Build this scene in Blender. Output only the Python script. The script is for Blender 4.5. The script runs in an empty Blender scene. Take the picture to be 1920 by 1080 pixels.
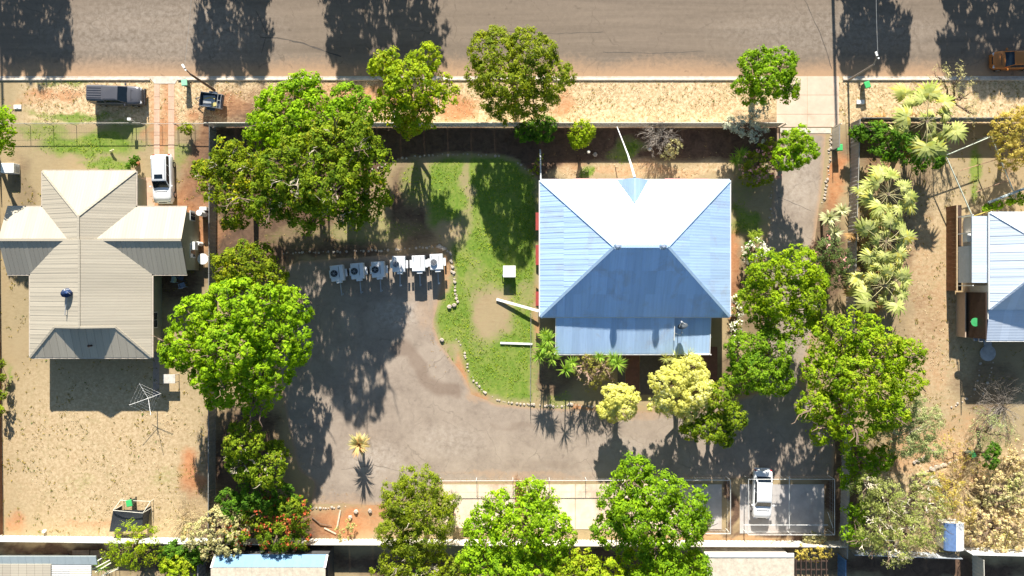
import bpy, bmesh, math, random
import numpy as np
from mathutils import Vector, Matrix
random.seed(7)
RAD = math.radians
H = 70.0            # drone altitude in metres
S = 1920 / (2 * 52.0)   # photo pixels per metre on the ground

# ---------------------------------------------------------------- camera, sky, sun, exposure
scn = bpy.context.scene
COL = scn.collection
cam_d = bpy.data.cameras.new('camera')
cam = bpy.data.objects.new('camera', cam_d)
COL.objects.link(cam)
cam.location = (0, 0, H)
cam.rotation_euler = (0, 0, 0)
cam_d.sensor_width = 36.0
cam_d.lens = 36.0 * H / 104.0
cam_d.clip_start = 1.0
cam_d.clip_end = 6000
scn.camera = cam

SUN_EL = 26.6
SHADOW_DX = 0.026        # shadows drift slightly east as they fall south
world = bpy.data.worlds.new('World')
scn.world = world
world.use_nodes = True
nt = world.node_tree
bg = nt.nodes['Background']
sky = nt.nodes.new('ShaderNodeTexSky')
sky.sky_type = 'NISHITA'
sky.sun_disc = False
sky.sun_elevation = RAD(SUN_EL)
sky.sun_rotation = RAD(-1.5)
sky.air_density = 1.5
sky.dust_density = 0.6
sky.ozone_density = 3.5
bg.inputs['Strength'].default_value = 0.05
nt.links.new(sky.outputs[0], bg.inputs['Color'])
sun_d = bpy.data.lights.new('sun', 'SUN')
sun_d.energy = 5.0
sun_d.angle = RAD(0.6)
sun_d.color = (1.0, 0.94, 0.84)
sun = bpy.data.objects.new('sun', sun_d)
COL.objects.link(sun)
_d = Vector((SHADOW_DX, -1.0, -math.tan(RAD(SUN_EL))))
sun.rotation_euler = _d.to_track_quat('-Z', 'Y').to_euler()
sun.location = (0, 60, 60)
vs = scn.view_settings
vs.view_transform = 'Standard'
vs.look = 'None'
vs.exposure = 1.32
vs.gamma = 1.0
vs.use_curve_mapping = False
scn.cycles.max_bounces = 6
scn.cycles.diffuse_bounces = 3
scn.cycles.glossy_bounces = 3
scn.cycles.transmission_bounces = 3
scn.cycles.transparent_max_bounces = 6

# ---------------------------------------------------------------- helpers
def W(px, py, h=0.0):
    """surveyed point: photo pixel at known height -> metres"""
    k = (H - h) / H
    return Vector(((px - 960) / S * k, (540 - py) / S * k, h))

ORG = {}
def org(o):
    return ORG.get(o.name, Vector((0, 0, 0)))

def setp(o, label=None, cat=None, group=None, kind=None):
    if label: o['label'] = label
    if cat: o['category'] = cat
    if group: o['group'] = group
    if kind: o['kind'] = kind

def thing(name, label, cat, loc=(0, 0, 0), group=None, rotz=0.0):
    o = bpy.data.objects.new(name, None)
    o.empty_display_size = 0.2
    COL.objects.link(o)
    o.location = loc
    o.rotation_euler = (0, 0, rotz)
    ORG[o.name] = Vector(loc)
    setp(o, label, cat, group)
    return o

def copy_tree(o, loc, rotz=None, label=None, parent=None, scale=None):
    c = o.copy()
    COL.objects.link(c)
    if parent is None:
        c.location = loc
        if rotz is not None: c.rotation_euler = (0, 0, rotz)
        if scale is not None: c.scale = (scale,) * 3
        if label: c['label'] = label
    else:
        c.parent = parent
        if 'label' in c.keys() and label is None: pass
    for ch in o.children:
        copy_tree(ch, None, parent=c)
    return c

def retag(o, label):
    o['label'] = label

class MB:
    """collects geometry, builds ONE mesh object"""
    def __init__(s):
        s.v = []; s.f = []; s.m = []
    def add(s, verts, faces, mi=0):
        b = len(s.v)
        s.v += [tuple(p) for p in verts]
        s.f += [tuple(i + b for i in f) for f in faces]
        s.m += [mi] * len(faces)
        return s
    def box(s, c, d, rz=0.0, mi=0, tilt=None):
        hx, hy, hz = d[0] / 2, d[1] / 2, d[2] / 2
        M = Matrix.Rotation(rz, 3, 'Z')
        if tilt: M = M @ tilt
        vs = [Vector(c) + M @ Vector((x, y, z)) for z in (-hz, hz) for y in (-hy, hy) for x in (-hx, hx)]
        return s.add(vs, [(0, 2, 3, 1), (4, 5, 7, 6), (0, 1, 5, 4), (2, 6, 7, 3), (0, 4, 6, 2), (1, 3, 7, 5)], mi)
    def b2(s, x0, y0, z0, x1, y1, z1, mi=0):
        return s.box(((x0 + x1) / 2, (y0 + y1) / 2, (z0 + z1) / 2), (abs(x1 - x0), abs(y1 - y0), abs(z1 - z0)), 0, mi)
    def bar(s, a, b, w, t=None, mi=0):
        """rectangular bar from a to b"""
        a = Vector(a); b = Vector(b); t = t or w
        d = (b - a)
        if d.length < 1e-6: return s
        d.normalize()
        up = Vector((0, 0, 1)) if abs(d.z) < 0.95 else Vector((0, 1, 0))
        x = d.cross(up).normalized() * (w / 2); y = x.cross(d).normalized() * (t / 2)
        vs = [p + i * x + j * y for p in (a, b) for i, j in ((-1, -1), (1, -1), (1, 1), (-1, 1))]
        return s.add(vs, [(0, 3, 2, 1), (4, 5, 6, 7), (0, 1, 5, 4), (1, 2, 6, 5), (2, 3, 7, 6), (3, 0, 4, 7)], mi)
    def tube(s, pts, r, n=6, mi=0, caps=True):
        pts = [Vector(p) for p in pts]
        rs = r if isinstance(r, (list, tuple)) else [r] * len(pts)
        b = len(s.v); prev = None
        for i, p in enumerate(pts):
            d = (pts[min(i + 1, len(pts) - 1)] - pts[max(i - 1, 0)])
            d = d.normalized() if d.length > 1e-9 else Vector((0, 0, 1))
            if prev is None:
                up = Vector((0, 0, 1)) if abs(d.z) < 0.9 else Vector((1, 0, 0))
                x = d.cross(up).normalized()
            else:
                x = (prev - d * prev.dot(d))
                x = x.normalized() if x.length > 1e-6 else d.orthogonal().normalized()
            prev = x
            y = d.cross(x)
            for k in range(n):
                a = 2 * math.pi * k / n
                s.v.append(tuple(p + (x * math.cos(a) + y * math.sin(a)) * rs[i]))
        for i in range(len(pts) - 1):
            for k in range(n):
                k2 = (k + 1) % n
                s.f.append((b + i * n + k, b + i * n + k2, b + (i + 1) * n + k2, b + (i + 1) * n + k)); s.m.append(mi)
        if caps:
            s.f.append(tuple(b + k for k in reversed(range(n)))); s.m.append(mi)
            e = b + (len(pts) - 1) * n
            s.f.append(tuple(e + k for k in range(n))); s.m.append(mi)
        return s
    def cyl(s, c, r, z0, z1, n=16, mi=0, r2=None):
        r2 = r if r2 is None else r2
        b = [(c[0] + r * math.cos(2 * math.pi * k / n), c[1] + r * math.sin(2 * math.pi * k / n), z0) for k in range(n)]
        t = [(c[0] + r2 * math.cos(2 * math.pi * k / n), c[1] + r2 * math.sin(2 * math.pi * k / n), z1) for k in range(n)]
        fs = [(k, (k + 1) % n, n + (k + 1) % n, n + k) for k in range(n)]
        fs += [tuple(reversed(range(n))), tuple(range(n, 2 * n))]
        return s.add(b + t, fs, mi)
    def prism(s, poly, z0, z1, mi=0):
        n = len(poly)
        vs = [(p[0], p[1], z0) for p in poly] + [(p[0], p[1], z1) for p in poly]
        a = sum(poly[i][0] * poly[(i + 1) % n][1] - poly[(i + 1) % n][0] * poly[i][1] for i in range(n))
        fs = [tuple(range(n, 2 * n)), tuple(reversed(range(n)))] + [(i, (i + 1) % n, n + (i + 1) % n, n + i) for i in range(n)]
        if a < 0: fs = [tuple(reversed(f)) for f in fs]
        return s.add(vs, fs, mi)
    def loft(s, rings, mi=0, caps=True):
        n = len(rings[0]); b = len(s.v)
        for r in rings: s.v += [tuple(p) for p in r]
        for i in range(len(rings) - 1):
            for k in range(n):
                k2 = (k + 1) % n
                s.f.append((b + i * n + k, b + i * n + k2, b + (i + 1) * n + k2, b + (i + 1) * n + k)); s.m.append(mi)
        if caps:
            s.f.append(tuple(b + k for k in reversed(range(n)))); s.m.append(mi)
            e = b + (len(rings) - 1) * n
            s.f.append(tuple(e + k for k in range(n))); s.m.append(mi)
        return s
    def build(s, name, mat, parent=None, world=True, smooth=False, bevel=0.0, label=None, kind=None):
        me = bpy.data.meshes.new(name)
        off = org(parent) if (parent is not None and world) else Vector((0, 0, 0))
        vs = [(x - off.x, y - off.y, z - off.z) for x, y, z in s.v]
        me.from_pydata(vs, [], s.f)
        mats = mat if isinstance(mat, (list, tuple)) else [mat]
        for m in mats: me.materials.append(m)
        if len(mats) > 1: me.polygons.foreach_set('material_index', s.m)
        if bevel > 0:
            bm = bmesh.new(); bm.from_mesh(me)
            bmesh.ops.bevel(bm, geom=bm.edges[:], offset=bevel, segments=2, affect='EDGES', profile=0.6)
            bm.to_mesh(me); bm.free()
        bm = bmesh.new(); bm.from_mesh(me)
        bmesh.ops.recalc_face_normals(bm, faces=bm.faces); bm.to_mesh(me); bm.free()
        if smooth: me.polygons.foreach_set('use_smooth', [True] * len(me.polygons))
        me.update()
        o = bpy.data.objects.new(name, me)
        COL.objects.link(o)
        if parent is not None:
            o.parent = parent
            ORG[o.name] = off
        if label: o['label'] = label
        if kind: o['kind'] = kind
        return o

def np_mesh(name, V, F4, mat, parent=None):
    """fast quad mesh from arrays"""
    me = bpy.data.meshes.new(name)
    if parent is not None: V = V - np.array(org(parent))
    nv, nf = len(V), len(F4)
    k = F4.shape[1]
    me.vertices.add(nv); me.vertices.foreach_set('co', V.astype(np.float32).ravel())
    me.loops.add(nf * k); me.loops.foreach_set('vertex_index', F4.astype(np.int32).ravel())
    me.polygons.add(nf)
    me.polygons.foreach_set('loop_start', np.arange(0, nf * k, k, dtype=np.int32))
    me.polygons.foreach_set('loop_total', np.full(nf, k, dtype=np.int32))
    for m in (mat if isinstance(mat, (list, tuple)) else [mat]): me.materials.append(m)
    me.update(calc_edges=True)
    o = bpy.data.objects.new(name, me)
    COL.objects.link(o)
    if parent is not None:
        o.parent = parent; ORG[o.name] = org(parent)
    return o

# numpy value noise
_rs = np.random.RandomState(5)
_T = _rs.rand(256, 256)
def vnoise(x, y):
    xi = np.floor(x).astype(int); yi = np.floor(y).astype(int)
    fx = x - xi; fy = y - yi
    fx = fx * fx * (3 - 2 * fx); fy = fy * fy * (3 - 2 * fy)
    a = _T[xi & 255, yi & 255]; b = _T[(xi + 1) & 255, yi & 255]
    c = _T[xi & 255, (yi + 1) & 255]; d = _T[(xi + 1) & 255, (yi + 1) & 255]
    return (a * (1 - fx) + b * fx) * (1 - fy) + (c * (1 - fx) + d * fx) * fy
def fbm(x, y, o=4):
    r = 0; a = 0.5; t = 0
    for i in range(o):
        r = r + a * vnoise(x + 17 * i, y + 31 * i); t += a; a *= 0.5; x = x * 2.03; y = y * 2.03
    return r / t
def inpoly(X, Y, poly):
    r = np.zeros(X.shape, bool); n = len(poly); j = n - 1
    for i in range(n):
        xi, yi = poly[i]; xj, yj = poly[j]
        c = ((yi > Y) != (yj > Y)) & (X < (xj - xi) * (Y - yi) / (yj - yi + 1e-12) + xi)
        r ^= c; j = i
    return r
def segdist(X, Y, a, b):
    ax, ay = a; bx, by = b
    dx, dy = bx - ax, by - ay
    t = np.clip(((X - ax) * dx + (Y - ay) * dy) / (dx * dx + dy * dy + 1e-9), 0, 1)
    return np.hypot(X - ax - t * dx, Y - ay - t * dy)
def linemask(X, Y, pts, w):
    d = np.full(X.shape, 1e9)
    for a, b in zip(pts[:-1], pts[1:]): d = np.minimum(d, segdist(X, Y, a, b))
    return np.clip(1.5 - d / w, 0, 1)
def polymask(X, Y, poly, soft=6.0):
    d = np.full(X.shape, 1e9)
    for i in range(len(poly)): d = np.minimum(d, segdist(X, Y, poly[i], poly[(i + 1) % len(poly)]))
    return np.clip(0.5 + np.where(inpoly(X, Y, poly), d, -d) / (2 * soft), 0, 1)
def blobmask(X, Y, x, y, rx, ry, s=1.0):
    d = np.sqrt(((X - x) / rx) ** 2 + ((Y - y) / ry) ** 2)
    return s * np.clip((1.35 - d) / 0.7, 0, 1)

# ---------------------------------------------------------------- materials
def srgb(r, g, b):
    f = lambda c: (c / 255) / 12.92 if c / 255 <= 0.04045 else ((c / 255 + 0.055) / 1.055) ** 2.4
    return (f(r), f(g), f(b))
MATS = {}
class NT:
    def __init__(s, name):
        s.m = bpy.data.materials.new(name); s.m.use_nodes = True
        s.t = s.m.node_tree; s.p = s.t.nodes['Principled BSDF']; s.out = s.t.nodes['Material Output']
        s.tc = None
    def n(s, typ, **kw):
        nd = s.t.nodes.new(typ)
        for k, v in kw.items(): setattr(nd, k, v)
        return nd
    def l(s, a, b): s.t.links.new(a, b)
    def coord(s, which='Object'):
        if s.tc is None: s.tc = s.n('ShaderNodeTexCoord')
        return s.tc.outputs[which]
    def world(s):
        g = s.n('ShaderNodeNewGeometry'); return g.outputs['Position']
    def noise(s, scale, detail=4, rough=0.6, vec=None, dist=0.0):
        nd = s.n('ShaderNodeTexNoise'); nd.inputs['Scale'].default_value = scale
        nd.inputs['Detail'].default_value = detail; nd.inputs['Roughness'].default_value = rough
        nd.inputs['Distortion'].default_value = dist
        if vec is not None: s.l(vec, nd.inputs['Vector'])
        return nd.outputs['Fac']
    def maprange(s, v, a, b, c=0.0, d=1.0):
        nd = s.n('ShaderNodeMapRange'); s.l(v, nd.inputs[0])
        for i, q in enumerate((a, b, c, d)): nd.inputs[i + 1].default_value = q
        return nd.outputs[0]
    def mix(s, f, a, b, typ='MIX'):
        nd = s.n('ShaderNodeMix', data_type='RGBA', blend_type=typ)
        if isinstance(f, (int, float)): nd.inputs[0].default_value = f
        else: s.l(f, nd.inputs[0])
        for q, i in ((a, 6), (b, 7)):
            if isinstance(q, (tuple, list)): nd.inputs[i].default_value = (*q[:3], 1)
            else: s.l(q, nd.inputs[i])
        return nd.outputs[2]
    def math(s, op, a, b=None):
        nd = s.n('ShaderNodeMath', operation=op)
        for i, q in enumerate((a, b)):
            if q is None: continue
            if isinstance(q, (int, float)): nd.inputs[i].default_value = q
            else: s.l(q, nd.inputs[i])
        return nd.outputs[0]
    def bump(s, h, strength=0.3, dist=0.02):
        nd = s.n('ShaderNodeBump'); nd.inputs['Strength'].default_value = strength; nd.inputs['Distance'].default_value = dist
        s.l(h, nd.inputs['Height']); s.l(nd.outputs[0], s.p.inputs['Normal'])
    def base(s, c):
        if isinstance(c, (tuple, list)): s.p.inputs['Base Color'].default_value = (*c[:3], 1)
        else: s.l(c, s.p.inputs['Base Color'])

def simple(name, col, rough=0.6, metal=0.0, var=0.25, scale=3.0, bump=0.0, rnd=0.0, spec=0.5, dirt=None, dirt_amt=0.5):
    if name in MATS: return MATS[name]
    t = NT(name)
    f = t.noise(scale, 5, 0.65, t.world())
    c = t.mix(t.maprange(f, 0.3, 0.7), tuple(x * (1 - var) for x in col), tuple(min(1, x * (1 + var * 0.6)) for x in col))
    if rnd > 0:
        oi = t.n('ShaderNodeObjectInfo')
        v = t.maprange(oi.outputs['Random'], 0, 1, 1 - rnd, 1 + rnd * 0.6)
        nd = t.n('ShaderNodeVectorMath', operation='SCALE'); t.l(c, nd.inputs[0]); t.l(v, nd.inputs['Scale']); c = nd.outputs[0]
    if dirt:
        g = t.noise(scale * 0.35, 6, 0.7, t.world(), 0.6)
        c = t.mix(t.maprange(g, 0.5, 0.75, 0, dirt_amt), c, dirt)
    t.base(c)
    t.p.inputs['Roughness'].default_value = rough
    t.p.inputs['Metallic'].default_value = metal
    t.p.inputs['Specular IOR Level'].default_value = spec
    if bump > 0: t.bump(t.noise(scale * 8, 3, 0.6, t.world()), bump, 0.02)
    MATS[name] = t.m
    return t.m

def roof_mat(name, col, axis, rough=0.36, metal=0.5, streak=0.08, rust=(0.34, 0.27, 0.22), rust_amt=0.35):
    """weathered corrugated sheet: streaks run down the slope ('y' slope or 'x' slope)"""
    t = NT(name)
    mp = t.n('ShaderNodeMapping'); mp.inputs['Scale'].default_value = (6.0, 0.3, 0.3) if axis == 'y' else (0.3, 6.0, 0.3)
    pos = t.world(); t.l(pos, mp.inputs[0])
    s1 = t.noise(1.0, 5, 0.7, mp.outputs[0], 0.2); n1 = t.noise(0.45, 5, 0.65, pos, 0.6); n2 = t.noise(5, 3, .7, pos)
    c = t.mix(t.maprange(s1, 0.3, 0.7), tuple(x * (1 - streak) for x in col), tuple(min(1, x * (1 + streak * .7)) for x in col))
    oi = t.n('ShaderNodeObjectInfo'); v = t.maprange(oi.outputs['Random'], 0, 1, .90, 1.07)
    nd = t.n('ShaderNodeVectorMath', operation='SCALE'); t.l(c, nd.inputs[0]); t.l(v, nd.inputs['Scale']); c = nd.outputs[0]
    c = t.mix(t.math('MULTIPLY', t.maprange(n1, 0.52, 0.72), rust_amt), c, rust)
    c = t.mix(t.math('MULTIPLY', t.maprange(n2, 0.68, 0.75), rust_amt * .8), c, tuple(x * .6 for x in rust))
    t.base(c); t.p.inputs['Metallic'].default_value = metal
    t.l(t.maprange(s1, .3, .7, rough - .08, rough + .12), t.p.inputs['Roughness'])
    wv = t.n('ShaderNodeTexWave', wave_type='BANDS', bands_direction='X' if axis == 'y' else 'Y'); wv.inputs['Scale'].default_value = 1.15; t.l(pos, wv.inputs['Vector'])
    t.bump(wv.outputs['Fac'], 0.22, 0.02)
    return t.m

def foliage(name, c_dark, c_light, c_alt=None, alt_amt=0.25, transl=0.38, clump_scale=0.9, rough=0.8):
    if name in MATS: return MATS[name]
    kk_ = 1.0 if c_light[0] > 0.35 else 1.0 + 0.9 * min(1, (0.35 - c_light[0]) / 0.1)
    c_light = tuple(min(0.85, x * (1 + (k_ - 1) * min(1, kk_ - 1 if kk_ < 2 else 1))) for x, k_ in zip(c_light, (2.0, 1.6, 0.9)))
    c_dark = tuple(x * (1.25 if c_light[0] < .5 else 1) for x in c_dark)
    t = NT(name)
    g = t.n('ShaderNodeNewGeometry')
    rnd = g.outputs['Random Per Island']
    f = t.noise(clump_scale, 3, 0.6, g.outputs['Position'])
    fac = t.math('ADD', t.maprange(f, 0.3, 0.7, 0.0, 0.75), t.maprange(rnd, 0, 1, -0.15, 0.4))
    c = t.mix(fac, c_dark, c_light)
    if c_alt:
        r2 = t.math('FRACT', t.math('MULTIPLY', rnd, 17.31))
        f2 = t.noise(clump_scale * 0.6, 2, 0.5, g.outputs['Position'])
        c = t.mix(t.math('MULTIPLY', t.maprange(f2, 0.45, 0.65), t.math('LESS_THAN', r2, alt_amt)), c, c_alt)
    t.base(c)
    t.p.inputs['Roughness'].default_value = rough
    t.p.inputs['Specular IOR Level'].default_value = 0.08
    tr = t.n('ShaderNodeBsdfTranslucent')
    hs = t.n('ShaderNodeHueSaturation'); hs.inputs['Hue'].default_value = 0.485; hs.inputs['Saturation'].default_value = 1.1; hs.inputs['Value'].default_value = 1.3
    t.l(c, hs.inputs['Color']); t.l(hs.outputs[0], tr.inputs['Color'])
    mx = t.n('ShaderNodeMixShader'); mx.inputs[0].default_value = transl
    t.l(t.p.outputs[0], mx.inputs[1]); t.l(tr.outputs[0], mx.inputs[2]); t.l(mx.outputs[0], t.out.inputs['Surface'])
    MATS[name] = t.m
    return t.m
# ---------------------------------------------------------------- vegetation builders
BARK = simple('bark_brown', (0.16, 0.11, 0.075), 0.9, var=0.4, scale=6)
BARK_PALE = simple('bark_pale', (0.55, 0.47, 0.36), 0.85, var=0.3, scale=6)
BARK_GREY = simple('bark_grey', (0.30, 0.26, 0.22), 0.9, var=0.3, scale=6)

def leaf_quads(C, N, size, rs, aspect=0.55):
    """C centres, N normals -> rhombus leaves"""
    n = len(C)
    T = np.cross(N, rs.normal(size=(n, 3))); T /= np.linalg.norm(T, axis=1)[:, None] + 1e-9
    B = np.cross(N, T)
    s = (size * (0.65 + 0.7 * rs.rand(n)))[:, None] if np.ndim(size) == 0 else size[:, None]
    V = np.empty((n, 4, 3))
    V[:, 0] = C - T * s; V[:, 1] = C + B * s * aspect - N * s * 0.12
    V[:, 2] = C + T * s; V[:, 3] = C - B * s * aspect - N * s * 0.12
    F = np.arange(n * 4).reshape(n, 4)
    return V.reshape(-1, 3), F

def crown_mesh(lobes, seed, leaf=0.2, clump=0.5, dens=1.0, nleaf=26, aspect=0.55, spray=0.0, flat=0.75, gap=0.12, fill=1.0):
    """lobes: (x,y,z,r). Sub-lobes on each lobe, leaf clumps on sub-lobes."""
    rs = np.random.RandomState(seed)
    subs = []
    for (x, y, z, r) in lobes:
        ns = int(9 + r * 6)
        for i in range(ns):
            u = rs.rand() * 1.25 - 0.25; a = rs.rand() * 6.283
            q = math.sqrt(max(0, 1 - u * u)); k = 0.42 + 0.34 * rs.rand()
            sr = r * (0.26 + 0.24 * rs.rand())
            k = min(k, 1.03 - sr / r)
            subs.append((x + q * math.cos(a) * r * k, y + q * math.sin(a) * r * k, z + u * r * k * flat, sr))
        subs.append((x, y, z, r * 0.55))
    subs = np.array(subs)
    CP, CD = [], []
    for i, (x, y, z, r) in enumerate(subs):
        n = max(5, int(dens * 3.6 * (r / clump) ** 2))
        u = rs.rand(n) * 1.35 - 0.35; a = rs.rand(n) * 6.283; q = np.sqrt(1 - u * u)
        D = np.stack([q * np.cos(a), q * np.sin(a), u], 1)
        P = np.array([x, y, z]) + D * np.array([1, 1, 0.85]) * r * (0.86 + 0.3 * rs.rand(n))[:, None]
        keep = rs.rand(n) > gap
        for j, (X, Y, Z, R) in enumerate(subs):
            if j != i:
                keep &= ((P - [X, Y, Z]) ** 2).sum(1) > (R * 0.72) ** 2
        CP.append(P[keep]); CD.append(D[keep])
    CP = np.concatenate(CP); CD = np.concatenate(CD)
    m = len(CP)
    cs = clump * (0.55 + 0.75 * rs.rand(m))
    idx = np.repeat(np.arange(m), nleaf)
    k = len(idx)
    L = rs.normal(size=(k, 3)); L /= np.linalg.norm(L, axis=1)[:, None]
    L = L + CD[idx] * 0.55 + np.array([0, 0, 0.25]); L /= np.linalg.norm(L, axis=1)[:, None]
    rad = cs[idx] * rs.rand(k) ** 0.45
    C = CP[idx] + L * rad[:, None] * np.array([1, 1, 0.7])
    if spray > 0:
        C += CD[idx] * (rs.rand(k) ** 2)[:, None] * spray
    Nn = L * 1.0 + CD[idx] * 0.35 + np.array([0, 0, 0.25]) + rs.normal(size=(k, 3)) * 0.3
    Nn /= np.linalg.norm(Nn, axis=1)[:, None]
    # sparse inner foliage so the crown is not hollow
    if fill > 0:
        for (x, y, z, r) in lobes:
            q = int(fill * 60 * r ** 2)
            D = rs.normal(size=(q, 3)); D /= np.linalg.norm(D, axis=1)[:, None]
            P = np.array([x, y, z]) + D * (r * 0.8 * rs.rand(q) ** 0.4)[:, None] * np.array([1, 1, flat])
            C = np.concatenate([C, P]); M = rs.normal(size=(q, 3)) * 0.5 + [0, 0, 0.9]
            Nn = np.concatenate([Nn, M / np.linalg.norm(M, axis=1)[:, None]])
    return leaf_quads(C, Nn, leaf, rs, aspect)

def branch_mb(mb, a, b, r0, rnd, depth=2, n=5, wig=0.12):
    a = Vector(a); b = Vector(b); L = (b - a).length
    pts = [a]
    for i in range(1, 4):
        t = i / 3
        p = a.lerp(b, t)
        if i < 3: p += Vector((rnd.uniform(-1, 1), rnd.uniform(-1, 1), rnd.uniform(-.3, .6))) * L * wig
        pts.append(p)
    mb.tube(pts, [r0, r0 * 0.8, r0 * 0.6, r0 * 0.35], n)
    if depth > 0:
        for k in range(3 + (depth > 1)):
            t = rnd.uniform(0.35, 1.0)
            p = a.lerp(b, t); d = (b - a).normalized()
            v = (d + Vector((rnd.uniform(-1, 1), rnd.uniform(-1, 1), rnd.uniform(-.25, .8))) * 0.9).normalized()
            branch_mb(mb, p, p + v * L * rnd.uniform(0.3, 0.55), r0 * 0.45, rnd, depth - 1, max(3, n - 1), wig)

TREE_SEED = [100]; LEAVES = [0]
def tree(name, label, cat, lobes_px, mat, leaf=0.2, clump=0.5, dens=1.0, nleaf=26, base=None, bark=None, group=None,
         aspect=0.55, spray=0.0, gap=0.12, twigs=0, twig_mat=None, flat=0.75, extra=None, stem=0.16):
    """lobes_px: (px,py,radius_px,height of lobe centre)"""
    TREE_SEED[0] += 1
    sd = TREE_SEED[0]
    rnd = random.Random(sd)
    lobes = []
    for (px, py, r, h) in lobes_px:
        w = W(px, py, h); lobes.append((w.x, w.y, h, r / S * (H - h) / H))
    cx = sum(l[0] * l[3] for l in lobes) / sum(l[3] for l in lobes)
    cy = sum(l[1] * l[3] for l in lobes) / sum(l[3] for l in lobes)
    if base: b = W(*base)
    else: b = Vector((cx, cy, 0))
    root = thing(name, label, cat, (b.x, b.y, 0), group)
    V, F = crown_mesh(lobes, sd, leaf * 0.74, clump, dens, nleaf, aspect, spray, flat, gap, 1.0 if gap < .25 else .25)
    LEAVES[0] += len(F)
    V[:, 2] = np.maximum(V[:, 2], 0.06)
    np_mesh('crown', V, F, mat, root)
    mb = MB()
    hmin = min(l[2] - 0.5 * l[3] for l in lobes)
    fork = Vector((b.x + (cx - b.x) * 0.5, b.y + (cy - b.y) * 0.5, max(0.25, hmin * 0.75)))
    R = stem * (1 + 0.12 * len(lobes))
    mb.tube([(b.x, b.y, -0.15), (b.x, b.y, 0.15), fork], [R * 1.5, R * 1.1, R * 0.8], 7)
    for l in lobes:
        branch_mb(mb, fork, (l[0], l[1], l[2] + 0.2 * l[3]), R * 0.55, rnd, 2, 5)
    mb.build('trunk', bark or BARK, root)
    if twigs:
        tb = MB()
        for i in range(twigs):
            l = rnd.choice(lobes); a = rnd.uniform(0, 6.28); q = l[3] * rnd.uniform(0.2, 0.9)
            p0 = Vector((l[0], l[1], l[2]))
            p1 = Vector((l[0] + math.cos(a) * q, l[1] + math.sin(a) * q, l[2] + l[3] * rnd.uniform(0.75, 1.1) * flat))
            branch_mb(tb, p0, p1, 0.07, rnd, 1, 4, 0.2)
        tb.build('branches', twig_mat or BARK_PALE, root, kind='stuff')
    if extra: extra(root, lobes, rnd)
    return root

def blossom(matr, n, size, name='blossoms', prob_side=1.0, bias=None):
    def f(root, lobes, rnd):
        rs = np.random.RandomState(rnd.randint(0, 9999))
        C = []; N = []
        for l in lobes:
            k = int(n * l[3] ** 2)
            for i in range(k):
                u = rnd.uniform(0.0, 1); a = rnd.uniform(0, 6.28); q = math.sqrt(1 - u * u)
                if bias and not bias(a): continue
                d = np.array([q * math.cos(a), q * math.sin(a), u])
                p = np.array(l[:3]) + d * np.array([1, 1, 0.85]) * l[3] * rnd.uniform(0.85, 1.08)
                for j in range(7):
                    C.append(p + rs.normal(size=3) * size * 1.2); N.append(d * 0.4 + [0, 0, 0.6] + rs.normal(size=3) * 0.3)
        C = np.array(C); N = np.array(N); N /= np.linalg.norm(N, axis=1)[:, None]
        V, F = leaf_quads(C, N, size, rs, 0.8)
        V[:, 2] = np.maximum(V[:, 2], 0.05)
        o = np_mesh(name, V, F, matr, root); o['kind'] = 'stuff'
    return f

def blade_strip(mb, p0, d0, L, w, droop, seg=3, mi=0):
    """a drooping tapering blade"""
    p = Vector(p0); d = Vector(d0).normalized()
    side = d.cross(Vector((0, 0, 1)))
    side = side.normalized() if side.length > 1e-3 else Vector((1, 0, 0))
    vs = []
    for i in range(seg + 1):
        t = i / seg
        ww = w * (0.55 + 1.2 * t if t < 0.4 else 1.03 * (1 - t) / 0.6) * 0.5
        vs += [p + side * ww, p - side * ww]
        p = p + d * (L / seg); d = (d + Vector((0, 0, -droop / seg))).normalized()
    fs = [(2 * i, 2 * i + 1, 2 * i + 3, 2 * i + 2) for i in range(seg)]
    mb.add(vs, fs, mi)

def frond_mesh(name, L, mats, rnd, fan=0.42, nl=18, droop=0.7, up=0.5, bw=None):
    """fan palm leaf along +X from origin"""
    mb = MB()
    P = L * (1 - fan)
    pts = [Vector((P * t, 0, up * P * t - droop * P * t * t * 0.6)) for t in (0, .33, .66, 1)]
    mb.tube(pts, [0.03, 0.022, 0.018, 0.014], 4, 1)
    d = (pts[-1] - pts[-2]).normalized()
    for i in range(nl):
        a = (i / (nl - 1) - 0.5) * RAD(250)
        rot = Matrix.Rotation(a, 3, 'Z')
        v = rot @ Vector((1, 0, 0)); v = Vector((v.x, v.y, d.z * max(0, math.cos(a)) + rnd.uniform(-.12, .12)))
        ll = L * fan * (1.0 - 0.35 * abs(a) / RAD(125)) * rnd.uniform(0.85, 1.1)
        blade_strip(mb, pts[-1], v, ll, bw or (0.13 + 0.03 * L), droop * 0.9, 3, 0)
    o = mb.build(name, mats, None)
    COL.objects.unlink(o)
    return o

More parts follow.
